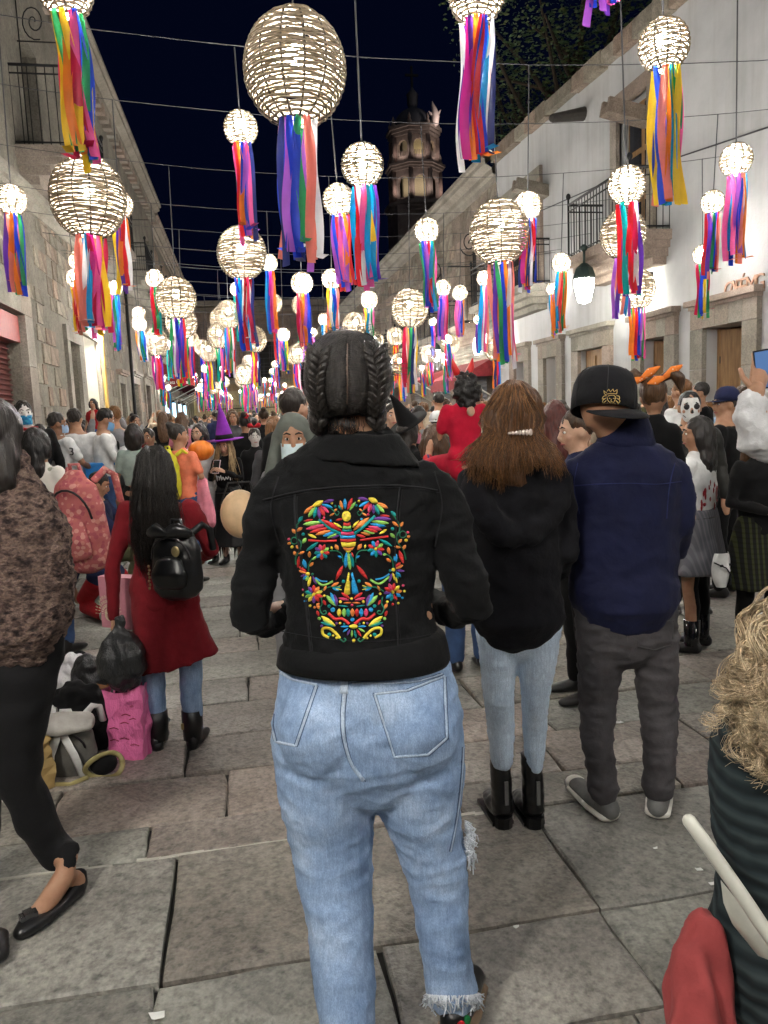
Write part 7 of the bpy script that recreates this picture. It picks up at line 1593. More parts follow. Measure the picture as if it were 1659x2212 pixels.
person('grey haired man in a navy waistcoat smiling at the viewer', 318, 926, 8.4, 165, sex='m', top='long', tmat=cl('navy'), bmat=cl('black'), skin_='brown', H=1.47)
cm_ = person('woman in a coral T-shirt with her hair in a bun and yellow backpack', 384, 918, 7.2, -38, sex='f', hair='bun', top='tee', tmat=cl('coral'), bmat=cl('denim'), arms=('down', 'front'), w=1.12, yaw=-.7)
bag_pack('backpack', 'bright yellow backpack on the coral T-shirt', world(cm_, cm_['A']((0, -.20, 1.2))), cm_['root'].rotation_euler[2], (.28, .16, .42), cloth('yellow_nylon', (.62, .56, .04)))
gm = MB(); gm.tube([(.2, .05, .98), (.23, .03, .8), (.26, 0, .58)], [.06, .09, .12], [.03, .05, .06], n=9); g_ = skin('tied_sweater', gm, cl('pink'), cm_['root'], .012, 2, [(.012, 20, 20, 6, 2)])
pg = person('girl in white with glasses beside the orange pumpkin', 428, 908, 8.2, 150, sex='f', hair='mid', top='long', tmat=cl('white'), bmat=cl('white'), skin_='light', H=1.5)
for q in (-1, 1): m_ = MB(); m_.tube([pg['h']((q*.031+.018*math.cos(t), .098, 1.592+.016*math.sin(t))) for t in np.linspace(0, 6.28, 10)], .002, n=4); m_.build('glasses', plain('brass', None), pg['root'], True)
pk_ = at(434, 973, 7.4); r = thing('pumpkin', 'orange plastic pumpkin bucket beside the purple witch hat', 'pumpkin', tuple(pk_)); m_ = MB(); n_ = 30; rows_ = []
for i in range(9):
    th = math.pi*(i/8); rows_.append([((.125*(1-.10*abs(math.sin(5*ph)))*math.sin(th))*math.cos(ph), (.125*(1-.10*abs(math.sin(5*ph)))*math.sin(th))*math.sin(ph), .10*math.cos(th)) for ph in np.linspace(0, 2*math.pi, n_+1)])
m_.strip(rows_); m_.build('shell', plain('pumpkin_orange', (.75, .20, .02), .4), r, True); m_ = MB(); m_.tube([(0, 0, .09), (.01, 0, .125), (.03, 0, .14)], [.014, .011, .01], n=7); m_.build('stalk', plain('lamp_green', None), r, True)
gr = person('man with a white painted face, blue mask and red bow tie under a black cloak', 48, 868, 8.0, 205, sex='m', top='long', tmat=cl('black'), bmat=cl('black'), w=1.25, bodymat=skinmat((.62, .60, .58), 'face_paint')); face_mask(gr, printed('blue_mask_print', (.03, .2, .42), [(.02, .1, .25), (.05, .35, .5)], 50))
m_ = MB(); A_ = gr['A']
for q in (-1, 1): m_.tube([A_((0, .10, 1.43)), A_((q*.035, .11, 1.44)), A_((q*.075, .10, 1.43))], [.012, .02, .032], [.01, .014, .012], n=8)
m_.build('bow_tie', cl('red'), gr['root'], True)
person('man in a dark cap and black jacket cut by the left frame edge', 8, 872, 7.4, 20, sex='m', top='long', tmat=cl('black'), bmat=cl('black'), w=1.15, face=False)
# squatting man with phone, kneeling child
def squat(label, px, py, zc, rot, **kw):
    p = at(px, py, zc); r = thing('person', label, 'person', (p[0], p[1], 0), math.radians(rot)); H = kw.pop('H', 1.6); s_ = H/1.7
    return r, H
sq = person('man squatting against the crowd in a dark shirt, looking at his phone', 205, 1032, 7.2, -95, H=1.62, sex='m', top='tee', tmat=cl('navy'), bmat=cl('olive'), legs=None, arms=(((-.22, .25, 1.08), (-.06, .42, 1.06)), ((.22, .25, 1.08), (.06, .42, 1.06))), pitch=-.35,
            )
for c in sq['root'].children: pass
sq['root'].location[2] = -0.52; 
for c in list(sq['root'].children):
    if c.name.split('.')[0] in ('trousers', 'shoe'): bpy.data.objects.remove(c)
s = sq['s']; m_ = MB()
for q in (-1, 1): m_.tube([np.array([q*.10, -.02, .88])*s, np.array([q*.17, .36, .90])*s, np.array([q*.17, .40, .86])*s, np.array([q*.15, .18, .42])*s], [.088*s, .07*s, .066*s, .05*s], n=10)
m_.ell((0, -.02, .90*s), (.17*s, .13*s, .11*s)); skin('trousers', m_, cl('olive'), sq['root'], .013, 3, [(.006, 12, 12, 18, 2)])
for q in (-1, 1): m_ = MB(); m_.tube([np.array([q*.15, .12, .375])*s, np.array([q*.16, .33, .36])*s], [.042, .036], [.045, .03], n=9, ref=(0, 0, 1)); skin('shoe', m_, M_SHOEB, sq['root'], .012, 2)
g = ground(225, 1335); KC = thing('person', 'child kneeling bent over in a navy jacket and red and blue costume', 'person', (g[0], g[1]+.12, 0), .5); kc = MB()
kc.ell((.05, .42, .42), (.095, .10, .11)); kc.tube([(.03, .30, .46), (0, .1, .50), (-.03, -.14, .34)], [.07, .12, .12], [.06, .10, .10], n=12); kc.tube([(.14, .25, .46), (.2, .33, .22), (.16, .42, .05)], [.05, .04, .03], n=8); kc.tube([(-.10, .25, .46), (-.16, .36, .22), (-.08, .45, .05)], [.05, .04, .03], n=8)
for q in (-1, 1): kc.tube([(q*.08, -.12, .32), (q*.12, .14, .12), (q*.12, .12, .07), (q*.10, -.22, .05)], [.08, .06, .055, .04], n=9)
skin('body', kc, skinmat(SK['tan']), KC, .014, 3)
kc = MB(); kc.tube([(.03, .32, .47), (0, .1, .52), (-.03, -.16, .37)], [.11, .165, .16], [.09, .13, .13], n=14); kc.tube([(.14, .25, .47), (.2, .33, .22)], [.07, .055], n=8); kc.tube([(-.12, .25, .47), (-.17, .36, .22)], [.07, .055], n=8); skin('jacket', kc, cl('navy'), KC, .013, 3, [(.012, 9, 9, 9, 2)])
kc = MB(); kc.tube([(-.05, .22, .56), (.0, .30, .55), (.1, .32, .52)], [.10, .11, .08], [.05, .06, .05], n=10); skin('costume_yoke', kc, cl('blue'), KC, .012, 2); kc = MB(); kc.tube([(-.03, .31, .60), (.05, .36, .57)], [.09, .08], [.03, .03], n=9); skin('costume_stripe', kc, cl('coral'), KC, .012, 2)
kc = MB()
for q in (-1, 1): kc.tube([(q*.08, -.12, .32), (q*.12, .15, .12), (q*.12, .12, .07), (q*.10, -.22, .055)], [.09, .07, .065, .05], n=9)
skin('trousers', kc, cl('red'), KC, .013, 3)
for q in (-1, 1): kc = MB(); kc.tube([(q*.10, -.22, .05), (q*.10, -.30, .06), (q*.10, -.33, .12)], [.04, .045, .035], [.045, .04, .025], n=9); skin('shoe', kc, M_SOLE, KC, .011, 2)
ch = bx = person('toddler in a red top lifted above the heads along the west wall', 200, 862, 11, 160, sex='f', hair='mid', H=1.0, top='tee', tmat=cl('red'), bmat=cl('blue')); ch['root'].location[2] = at(200, 862, 11)[2]-1.0
# --- witch with the purple hat
wi = person('girl in a purple witch hat, black outfit and long blond braids reading her phone', 486, 942, 8.1, 158, sex='f', hair='mid', hmat=H_BLOND, H=1.36, top='long', tmat=cl('black'), bottom='dress', bmat=cloth('black_leather_skirt', (.015, .015, .016), .3, .4), skin_='light', arms=('phone', 'phone'), pitch=-.18, w=1.02, hemz=.26, fingers=True, voxel=.011)
witch_hat('tall purple witch hat with a black band and white buckle', wi, cloth('purple_felt', (.22, .03, .36)), cl('black'), -.06, .20, .40)
hl = MB(); gs = []; h_ = wi['h']; s = wi['s']
for sg in (-1, 1): strands('braid_strands', [[h_((sg*.07, .03, 1.66)), h_((sg*.09, .03, 1.56)), np.array([sg*.12, .06, 1.42])*s, np.array([sg*.15, .08, 1.25])*s, np.array([sg*.19, .07, 1.10])*s], [h_((sg*.05, .06, 1.66)), h_((sg*.08, .06, 1.56)), np.array([sg*.10, .10, 1.40])*s, np.array([sg*.11, .11, 1.24])*s, np.array([sg*.13, .11, 1.13])*s]], H_BLOND, wi['root'], 60, .005, .012, 6, None, .008, 15)
handset('phone in a pink and white case held by the purple hatted girl', world(wi, wi['A']((0, .345, 1.33))), wi['root'].rotation_euler[2], .5, printed('pink_case', (.75, .6, .64), [(.7, .08, .25), (.75, .6, .64)], 26, .35))
wb = world(wi, wi['A']((-.02, .20, .98))); r = thing('belt_bag', 'black belt bag on the front of the girl in the purple hat', 'bag', tuple(wb), wi['root'].rotation_euler[2]); m_ = MB(); m_.cbox((0, 0, -.07), (.17, .06, .22), ch=.02); m_.build('pouch', cl('black'), r); m_ = MB(); m_.tube([(-.07, .032, .0), (.07, .032, .0)], .005, n=5); m_.build('zipper', plain('zipper', None), r)
m_ = MB(); A2 = wi['A']; m_.tube(smoothpts([tuple(A2((x, .133, z))) for x, z in ((.10, 1.20), (.09, 1.13), (.085, 1.19), (.06, 1.17), (.065, 1.14), (.04, 1.20), (.03, 1.14), (.01, 1.18), (-.01, 1.14), (-.03, 1.18), (-.05, 1.15), (-.08, 1.21), (-.09, 1.14))], 40), .006, n=5); m_.build('white_script', cl('white'), wi['root'], True)
rg = MB(); rr_ = random.Random(2)
for k in range(46):
    a = rr_.uniform(0, 6.28); x, y = .24*math.cos(a)*s, .17*math.sin(a)*s; rg.add([(x-.02, y, .34*s), (x+.02, y, .34*s), (x+rr_.gauss(0, .02), y*1.08, .34*s-rr_.uniform(.05, .2))], [(0, 1, 2)])
rg.build('ragged_hem', cl('black'), wi['root'])
# --- nun with the mask, behind the left shoulder
nu = person('woman in a grey nun veil and white surgical mask looking past the black jacket', 632, 903, 3.7, 168, sex='f', hair=None, top='long', tmat=cl('grey'), bottom='pants', bmat=cl('grey'), skin_='tan', yaw=.1, arms=('down', 'down'), w=.95, voxel=.010)
v_ = MB(); h_ = nu['h']; s = nu['s']; v_.ell(h_((0, -.022, 1.625)), (.098*s, .106*s, .108*s)); v_.tube([h_((0, -.05, 1.60)), np.array([0, -.05, 1.42])*s, np.array([0, -.07, 1.22])*s, np.array([0, -.07, 1.06])*s], [.10*s, .15*s, .20*s, .21*s], [.07*s, .08*s, .09*s, .07*s], n=16)
for q in (-1, 1): v_.tube([h_((q*.092, .0, 1.62)), h_((q*.105, .01, 1.53)), np.array([q*.13, .04, 1.38])*s, np.array([q*.15, .07, 1.15])*s], [.02*s, .03*s, .04*s, .04*s], [.035*s, .04*s, .04*s, .03*s], n=9)
skin('veil', v_, cloth('veil_grey', (.12, .13, .115)), nu['root'], .010, 3, [(.006, 18, 18, 7, 3)]); face_mask(nu, plain('surgical', (.62, .74, .78), .8))
pb_ = hp(520, 1110, 3.6); r = thing('pumpkin', 'pale orange globe bucket half hidden by the black jacket sleeve', 'pumpkin', tuple(pb_)); m_ = MB(); m_.ell((0, 0, 0), (.095, .095, .115), n=20, m=14); m_.build('shell', plain('pale_orange', (.62, .42, .24), .5), r, True); m_ = MB(); m_.tube([(-.09, 0, .05), (-.05, 0, .15), (.05, 0, .15), (.09, 0, .05)], .005, n=5); m_.build('bucket_handle', M_IRON, r, True)
# --- middle ground heads behind the main figure
person('tall dark haired man in a black jacket behind the braided head', 634, 843, 5.0, -35, sex='m', top='long', tmat=cl('black'), bmat=cl('black'), skin_='light', yaw=-.3)
q = person('man in a light grey cap beside the braided head', 668, 878, 5.6, 20, sex='m', top='long', tmat=cl('brown'), bmat=cl('dgrey'), yaw=-.9); cap_on(q, cl('grey'), back=False)
person('woman with pulled back ginger hair left of the grey cap', 594, 903, 6.0, -25, sex='f', hair='pony', hmat=H_AUBURN, top='long', tmat=cl('dgrey'), bmat=cl('black'), face=False)
q = person('woman in a black T-shirt with a bun and red flower hair clip', 529, 896, 9.3, -10, sex='f', hair='bun', top='tee', tmat=cl('black'), bmat=cl('black'), face=False); m_ = MB()
for k in range(5): m_.ell(q['h']((.03+.022*math.cos(k*1.256), -.10, 1.685+.022*math.sin(k*1.256))), (.016, .01, .016), n=8, m=5)
m_.build('hair_flower', cl('red'), q['root'], True)
q = person('child with a white painted face and red bow at the left shoulder', 549, 925, 8.7, 185, sex='f', hair='short', H=1.42, top='long', tmat=cl('black'), bmat=cl('black'), bodymat=skinmat((.60, .57, .55), 'face_paint2')); m_ = MB()
for sg in (-1, 1): m_.tube([q['h']((sg*.01, .0, 1.73)), q['h']((sg*.06, .0, 1.75))], [.012, .03], n=8)
m_.build('hair_bow', cl('red'), q['root'], True)
q = person('woman in a black witch hat and pink face mask turned to the right', 884, 905, 6.0, -75, sex='f', hair='mid', top='long', tmat=cl('black'), bmat=cl('black')); face_mask(q, cl('pink')); witch_hat('pointed black witch hat tilted back on the head with the pink mask', q, cl('black'), None, .55, .17, .30)
person('woman with straight brown hair in a pale top under the girl in red', 936, 920, 4.7, 5, sex='f', hair='long', hmat=H_BROWN, top='long', tmat=cl('pink'), bmat=cl('black'), face=False)
q = person('person in a white brimmed hat farther back beside the girl in red', 945, 893, 8.0, -20, sex='m', top='long', tmat=cl('teal'), bmat=cl('black'), face=False); cap_on(q, cl('white'))
person('woman with wine red hair beyond the couple', 1197, 868, 5.6, -10, sex='f', hair='long', hmat=H_RED, top='long', tmat=cl('black'), bmat=cl('black'), face=False)
person('woman in profile with brown hair pulled back between the couple', 1248, 888, 3.9, 85, sex='f', hair='pony', hmat=H_BROWN, top='long', tmat=cl('navy'), bmat=cl('black'), skin_='light', pitch=-.1)
person('short haired man in a dark coat before the cafe door', 1512, 827, 9.2, 30, sex='m', top='long', tmat=cl('black'), bmat=cl('black'), yaw=.6)
q = person('man in a dark cap and dark green jacket by the right edge', 1568, 843, 5.9, 40, sex='m', top='long', tmat=cl('black'), bmat=cl('black'), w=1.2, yaw=.8); cap_on(q, cl('navy'), back=False)
# --- children carried on shoulders
car = person('person in a red plaid shirt carrying the girl in red', 1000, 985, 4.45, 5, sex='m', top='long', tmat=plaid('red_plaid', (.42, .03, .03), (.06, .05, .12), (.6, .6, .7), 9), bmat=cl('denim'), arms=('raised', 'raised'), face=False, H=1.40)
rd = person('girl in a red dress with curly black hair and devil horns, sitting on shoulders', 1003, 798, 4.25, -8, sex='f', hair='curly', H=1.05, top='tee', tmat=cloth('red_jersey', (.42, .008, .03)), bottom='pants', bmat=cloth('red_jersey', None), arms=(((-.235, .05, 1.12), (-.15, .24, 1.32)), 'front'), face=False, w=1.02, fingers=True, voxel=.011, hem=.95, yaw=.3, sleeve=.5,
            legs=([(-.10, 0, .90), (-.26, .25, .88), (-.34, .46, .85), (-.36, .46, .66), (-.34, .42, .45)], [(.10, 0, .90), (.22, .25, .88), (.28, .46, .85), (.30, .46, .66), (.28, .42, .45)]))
rd['root'].location[2] = at(1003, 798, 4.25)[2]-1.07; h_ = rd['h']
for sg in (-1, 1): m_ = MB(); m_.tube([h_((sg*.055, .03, 1.70)), h_((sg*.085, .03, 1.76)), h_((sg*.10, .03, 1.83))], [.022, .018, .003], n=9); m_.build('devil_horn', plain('horn_red', (.6, .02, .02), .4), rd['root'], True)
m_ = MB(); m_.ell(rd['A']((.03, -.112, 1.36)), (.022, .01, .028)); m_.build('back_keyhole', skinmat(SK['light']), rd['root'], True)
og = person('girl with two ponytails tied with orange spotted bows beside the black cap', 1412, 818, 3.35, -20, sex='f', hair='short', hmat=H_BROWN, top='long', tmat=cl('black'), bmat=cl('black'), face=False, yaw=-.3, H=1.2, w=.72); og['root'].location[2] = at(1412, 818, 3.35)[2]-1.2; h_ = og['h']; M_OBOW = printed('orange_spots', (.80, .22, .04), [(.85, .6, .45)], 60, .18)
for sg, sc_ in ((-1, 1), (1, .8)):
    m_ = MB(); m_.tube([h_((sg*.06, -.03, 1.70)), h_((sg*.11, -.04, 1.735)), h_((sg*.155, -.05, 1.69)), h_((sg*.165, -.05, 1.60))], [.02, .028, .026, .006], n=9); skin('ponytail', m_, H_BROWN, og['root'], .008, 2, [(.006, 50, 50, 20, 2)])
    m_ = MB(); b0 = np.array(h_((sg*.065, -.055, 1.70)))
    for q in (-1, 1): m_.tube([b0, b0+np.array([.035*q, -.02, .02*q+.01]), b0+np.array([.07*q, -.03, .035*q+.014])], [.010, .020, .004], [.008, .008, .003], n=9)
    m_.build('hair_bow', M_OBOW, og['root'], True)
# --- right-hand side: skull face, bloodied blouse, black dress, raised phone
sk = person('young man with a white skull painted face and black eye sockets', 1490, 848, 5.5, 163, sex='m', top='long', tmat=cloth('black_leather_jacket', (.02, .02, .018), .4, .4), bmat=cl('black'), skin_='tan', yaw=-.1, voxel=.010); h_ = sk['h']
fm = MB(); rows_ = []
for z in np.linspace(1.66, 1.48, 12): rows_.append([h_((math.sin(a)*.074*math.sqrt(max(.05, 1-((z-1.585)/.125)**2)), .004+math.cos(a)*(.099-.45*max(0, z-1.63)), z)) for a in np.linspace(-1.25, 1.25, 15)])
fm.strip(rows_); fm.build('white_face_paint', plain('paint_white', (.68, .68, .66), .6), sk['root'], True)
m_ = MB()
for q in (-1, 1): m_.ell(h_((q*.031, .090, 1.594)), (.026, .013, .022)); m_.tube([h_((q*.058, .075, 1.53)), h_((q*.04, .085, 1.515))], .003, n=5)
m_.tube([h_((0, .112, 1.568)), h_((0, .118, 1.552))], [.006, .011], [.008, .008], n=7); m_.build('black_face_paint', plain('paint_black', (.012, .012, .012), .6), sk['root'], True)
bg = person('girl in a white blouse spattered with fake blood and a grey checked skirt', 1507, 903, 4.62, 38, sex='f', hair='mid', top='tee', tmat=cl('white'), bottom='skirt', bmat=plaid('grey_check', (.12, .12, .135), (.17, .17, .19), (.5, .5, .52), 16), hemz=.60, arms=('front', ((.26, -.02, 1.10), (.26, .06, .86))), yaw=.5, w=1.10, bodymat=skinmat(SK['tan']), fingers=True, voxel=.011, skin_='tan', hem=.98)
s = bg['s']; tg = MB()
for q in (-1, 1): tg.tube([mk((q*.10, .004, .66), s), mk((q*.10, .008, .49), s), mk((q*.10, -.014, .35), s), mk((q*.10, -.012, .12), s)], [.076*s, .059*s, .058*s, .040*s], n=10)
skin('tights', tg, cl('black'), bg['root'], .011, 2); m_ = MB(); m_.tube([(.178*s*math.cos(t), .132*s*math.sin(t), 1.0*s) for t in np.linspace(0, 6.28, 25)], .012, .007, n=6, ref=(0, 0, 1)); m_.build('belt', M_SHOEB, bg['root'], True)
for q in (-1, 1): m_ = MB(); an = mk((q*.10, -.012, .10), s); m_.tube([an+[0, 0, .13], an+[0, 0, .0], an+[0, 0, -.03]], [.05, .047, .048], n=12, cap=False); m_.build('boot_shaft', plain('patent', (.008, .008, .009), .08), bg['root'], True)
sl_ = MB(); A_ = bg['A']; sl_.tube([A_((.26, -.02, 1.14)), A_((.262, .01, 1.0)), A_((.26, .05, .88))], [.045, .042, .036], n=9); skin('black_sleeve', sl_, cl('black'), bg['root'], .010, 2)
bs = [c for c in bg['root'].children if c.name.startswith('shirt')][0]; bl = MB(); rb_ = random.Random(8)
def ontorso(a, z, r=0.0): return np.array([math.sin(a)*(.163+r)*s*1.10, -math.cos(a)*(.124+r)*s, z*s])
def blood(a, z, w, h):
    pts = [ontorso(a+w*math.cos(t), z+h*math.sin(t)*(1.5 if math.sin(t) < 0 else 1), .004) for t in np.linspace(0, 6.28, 13)[:-1]]; bl.add(pts+[ontorso(a, z, .010)], [(i, (i+1) % 12, 12) for i in range(12)])
blood(.25, 1.17, .22, .05)
for k in range(26): blood(rb_.uniform(-.9, 1.3), rb_.uniform(1.05, 1.26), rb_.uniform(.03, .09), rb_.uniform(.008, .022))
bl.build('blood_stain', plain('fake_blood', (.22, .005, .012), .45), bg['root'])
mp_ = hp(1556, 1230, 4.35); MK = thing('mask', 'white party mask with a black elastic hanging from the bloodied girl hand', 'mask', tuple(mp_), .25); m_ = MB(); rows_ = []
for i in range(9):
    t = i/8; z = .10-.20*t; w = .075*math.sin(math.pi*(.18+.74*t))**.6; rows_.append([(w*math.sin(a), -.035*math.cos(a)-(.02*math.exp(-((t-.5)/.15)**2) if abs(a) < .3 else 0), z) for a in np.linspace(-1.5, 1.5, 11)])
m_.strip(rows_); m_.build('face_shell', plain('mask_white', (.72, .72, .70), .5), MK, True); m_ = MB(); m_.tube([(-.07, -.02, .05), (-.02, -.06, .02), (.03, -.05, -.03), (.02, -.055, -.08)], .004, n=5); m_.build('elastic', M_IRON, MK, True)
for q in (-1, 1): m_ = MB(); m_.ell((q*.03, -.036, .03), (.014, .006, .008)); m_.build('eye_hole', M_IRON, MK, True)
bd = person('young woman in a sheer black top and dark plaid skirt at the right edge', 1648, 905, 4.35, 172, sex='f', hair='long', hmat=H_BROWN, top='long', tmat=cl('black'), bottom='skirt', bmat=plaid('dark_plaid', (.012, .012, .012), (.04, .045, .02), (.4, .4, .3), 11), hemz=.55, arms=('front', 'front'), fingers=True, voxel=.011, skin_='light')
s = bd['s']; tg = MB()
for q in (-1, 1): tg.tube([mk((q*.10, .004, .62), s), mk((q*.10, .008, .49), s), mk((q*.10, -.014, .35), s), mk((q*.10, -.012, .12), s)], [.074*s, .059*s, .058*s, .040*s], n=10)
skin('tights', tg, cl('black'), bd['root'], .011, 2)
gp_ = hp(1760, 1500, 3.1); PA = thing('person', 'person out of frame raising a phone in a white fleece sleeve at the right edge', 'person', (gp_[0], gp_[1], 0)); Op = tuple(PA.location)
b_ = MB(); BP = 3.0; ball(b_, 1790, 800, BP, 55, 68, .10); limb(b_, [(1790, 850, BP, 34), (1790, 900, BP, 60)], .9); limb(b_, [(1790, 900, BP, 90), (1790, 1200, BP, 95), (1790, 1400, BP, 90)], .6); limb(b_, [(1720, 930, BP, 36), (1655, 962, BP, 32), (1640, 940, BP, 30), (1628, 862, BP, 20), (1634, 838, BP, 19)], 1)
for x in (1760, 1830): limb(b_, [(x, 1400, BP, 45), (x, 1650, BP, 30), (x, 1720, BP, 22)], 1)
ex = MB(); finger_hand(ex, hp(1632, 850, BP), (.25, 0, 1), (-.2, -1, 0), 1.0, .35, -1); skin('body', b_, skinmat(SK['tan']), PA, .011, 3, origin=Op, extra=ex)
b_ = MB(); limb(b_, [(1790, 895, BP, 70), (1790, 930, BP, 100), (1790, 1200, BP, 108), (1790, 1380, BP, 105)], .65); limb(b_, [(1725, 930, BP, 52), (1665, 955, BP, 48), (1632, 945, BP, 42), (1622, 900, BP, 36), (1622, 862, BP, 29)], 1); limb(b_, [(1860, 930, BP, 50), (1880, 1100, BP, 45), (1860, 1250, BP+.1, 36)], 1); skin('fleece', b_, cloth('white_fleece', (.60, .60, .61), .15, 1, 200, .8), PA, .011, 3, [(.012, 12, 12, 16, 3), (.005, 60, 60, 60, 2)], origin=Op)
b_ = MB(); limb(b_, [(1790, 1370, BP, 102), (1790, 1420, BP, 100)], .65)
for x in (1755, 1832): limb(b_, [(x, 1420, BP, 54), (x, 1600, BP, 42), (x, 1780, BP, 32)], 1)
skin('trousers', b_, cl('denim'), PA, .013, 3, origin=Op); b_ = MB(); ball(b_, 1790, 790, BP-.01, 62, 66, .105); skin('hair', b_, H_BLACK, PA, .011, 2, origin=Op)
M_SCR = emit('phone_screen', (.16, .42, 1.0), .22); ph = handset('phone with a glowing blue screen held up at the right edge', hp(1652, 797, BP), -YAW, 0.0, M_IRON, M_SCR); ph.rotation_euler = (math.radians(-4), math.radians(8), math.pi-YAW-.15)
# --- seated blonde at the lower right
gs_ = ground(1700, 2330); BS = thing('person', 'seated woman with curly blond hair and a dark teal ribbed top, cut by the frame', 'person', (gs_[0], gs_[1], 0)); Ob = tuple(BS.location); B9 = 1.28
b_ = MB(); ball(b_, 1768, 1410, B9, 88, 110, .09); limb(b_, [(1745, 1480, B9, 55), (1720, 1540, B9, 70)], .9); limb(b_, [(1710, 1520, B9, 110), (1715, 1700, B9, 130), (1725, 1900, B9, 130), (1730, 2080, B9, 150)], .6)
limb(b_, [(1640, 1560, B9, 55), (1620, 1750, B9, 50), (1650, 1880, B9+.15, 45)], 1); limb(b_, [(1800, 1560, B9, 55), (1840, 1750, B9, 50), (1800, 1900, B9+.15, 45)], 1)
for q in (0, 1): b_.tube([hp(1740, 2110, B9+q*.18), hp(1740, 2110, B9+q*.18)+_R0*.42, hp(1740, 2110, B9+q*.18)+_R0*.46-np.array([0, 0, .1]), np.array([*(hp(1740, 2110, B9+q*.18)+_R0*.46)[:2], .08])], [.09, .07, .06, .04], n=10)
skin('body', b_, skinmat(SK['light']), BS, .013, 3, origin=Ob)
b_ = MB(); limb(b_, [(1705, 1500, B9, 80, .08), (1700, 1545, B9, 128, .10), (1690, 1620, B9, 142, .13), (1690, 1720, B9, 145, .14), (1695, 1830, B9, 138, .14), (1702, 1920, B9, 142, .15), (1706, 2020, B9, 160, .17), (1712, 2130, B9, 165, .18)], n=22); limb(b_, [(1610, 1575, B9, 58), (1606, 1700, B9, 60), (1620, 1820, B9, 56), (1660, 1890, B9+.15, 45)], .9); limb(b_, [(1800, 1570, B9, 66), (1840, 1750, B9, 62), (1800, 1890, B9+.15, 48)], .9)
M_TEAL = stripes('teal_rib', [(0.012, 0.017, 0.020), (0.020, 0.029, 0.033), (0.024, 0.035, 0.038), (0.036, 0.050, 0.054)], 11, (0.0, 0.55, 0.0), 'Z'); skin('ribbed_top', b_, M_TEAL, BS, .009, 4, [(.007, 7, 7, 11, -3), (.003, 30, 30, 30, 2)], origin=Ob)
b_ = MB(); ball(b_, 1765, 1410, B9-.01, 100, 105, .11); limb(b_, [(1750, 1440, B9-.04, 95), (1710, 1520, B9-.08, 82), (1695, 1590, B9-.11, 52)], .7); ho2 = skin('hair', b_, H_BLOND, BS, .011, 2, [(.016, 22, 22, 22, 3)], origin=Ob); gd = []
for xe, ye, x0 in ((1572, 1500, 1660), (1588, 1545, 1668), (1605, 1590, 1675), (1622, 1630, 1680), (1640, 1650, 1680), (1665, 1640, 1700), (1700, 1640, 1720), (1740, 1620, 1750)):
    gd.append([hp(1750+(x0-1730)*.4, 1318, B9-.06), hp(x0, 1362, B9-.11), hp(x0-18, 1415, B9-.13), hp((x0+xe)/2+8, (1415+ye)/2-15, B9-.14), hp((x0+xe*3)/4+8, (1415+ye*3)/4, B9-.15), hp(xe+6, ye-15, B9-.15), hp(xe, ye, B9-.15)])
def ringlets(name, guides, mat, parent, n, per, seed, origin):
    rnd = random.Random(seed); mb = MB(); G_ = [np.asarray(g_, float) for g_ in guides]
    for k in range(n):
        u = rnd.uniform(0, len(G_)-1.001); i = int(u); f = u-i; P_ = [tuple(q) for q in (G_[i]*(1-f)+G_[i+1]*f)+np.array([[rnd.gauss(0, .022) for _ in range(3)]]*len(G_[0]))]
        C_ = np.array(smoothpts(P_, 40)); m = len(C_); L_ = rnd.uniform(.65, 1.0); C_ = C_[:int(m*L_)]; m = len(C_); tn = rnd.uniform(3, 6.5)*L_; rad = rnd.uniform(.008, .018); ph = rnd.uniform(0, 6.28); sg = rnd.choice((-1, 1))
        for q in range(per):
            o = np.array([rnd.gauss(0, .0035) for _ in range(3)]); dp = rnd.gauss(0, .5); pts = []
            for j in range(m):
                t = j/(m-1); a = sg*(tn*6.28*t+ph+dp); r_ = rad*(.25+.9*t); pts.append(C_[j]+o*(.5+t)+_R0*math.cos(a)*r_+HF*math.sin(a)*r_+np.array([0, 0, .35*math.sin(a)*r_]))
            mb.tube(pts, [.00095*(1-.6*j/(m-1)) for j in range(m)], n=3, ref=(0, 1, .01), cap=False)
    return mb.build(name, mat, parent, True, origin)
M_CURL = hairmat('curly_blond', (0.26, 0.18, 0.10), (0.85, 0.70, 0.48)); ringlets('hair_curls', gd, M_CURL, ho2, 125, 14, 8, Ob); ho2.material_slots[0].link = 'OBJECT'; ho2.material_slots[0].material = M_CURL
# ------------------------------------------------------------------ chair, bags, signs, litter
CH = thing('chair', 'worn white tubular chair under the seated blond woman', 'chair', (gs_[0], gs_[1], 0)); Oc = tuple(CH.location); M_CHW = plain('chair_white', (.52, .52, .46), .35, 0, .5)
m_ = MB(); P_ = [hp(1488, 1772, 1.16), hp(1530, 1830, 1.14), hp(1600, 1930, 1.12), hp(1680, 2045, 1.10), hp(1790, 2160, 1.10)]; m_.tube(smoothpts([tuple(p) for p in P_], 16), .0112, .011, n=12, ref=HF); m_.build('back_rail', M_CHW, CH, True, Oc)
m_ = MB(); rows_ = []
for i in range(9):
    t = i/8; a = np.array(hp(1560+140*t, 1905+175*t, 1.17)); b2 = np.array(hp(1566+150*t, 1955+180*t, 1.17)); c = np.array(hp(1585+150*t, 2000+185*t, 1.19)); rows_.append([a, b2, c, c+HF*.006, b2+HF*.006, a+HF*.006])
m_.strip(rows_); m_.build('back_panel', M_CHW, CH, True, Oc)
seat_z = .45; c0 = hp(2010, 2110, 1.40); m_ = MB(); m_.cbox((c0[0], c0[1]+.05, seat_z), (.44, .44, .03), -YAW, 0, .008); m_.build('seat', M_CHW, CH, False, Oc)
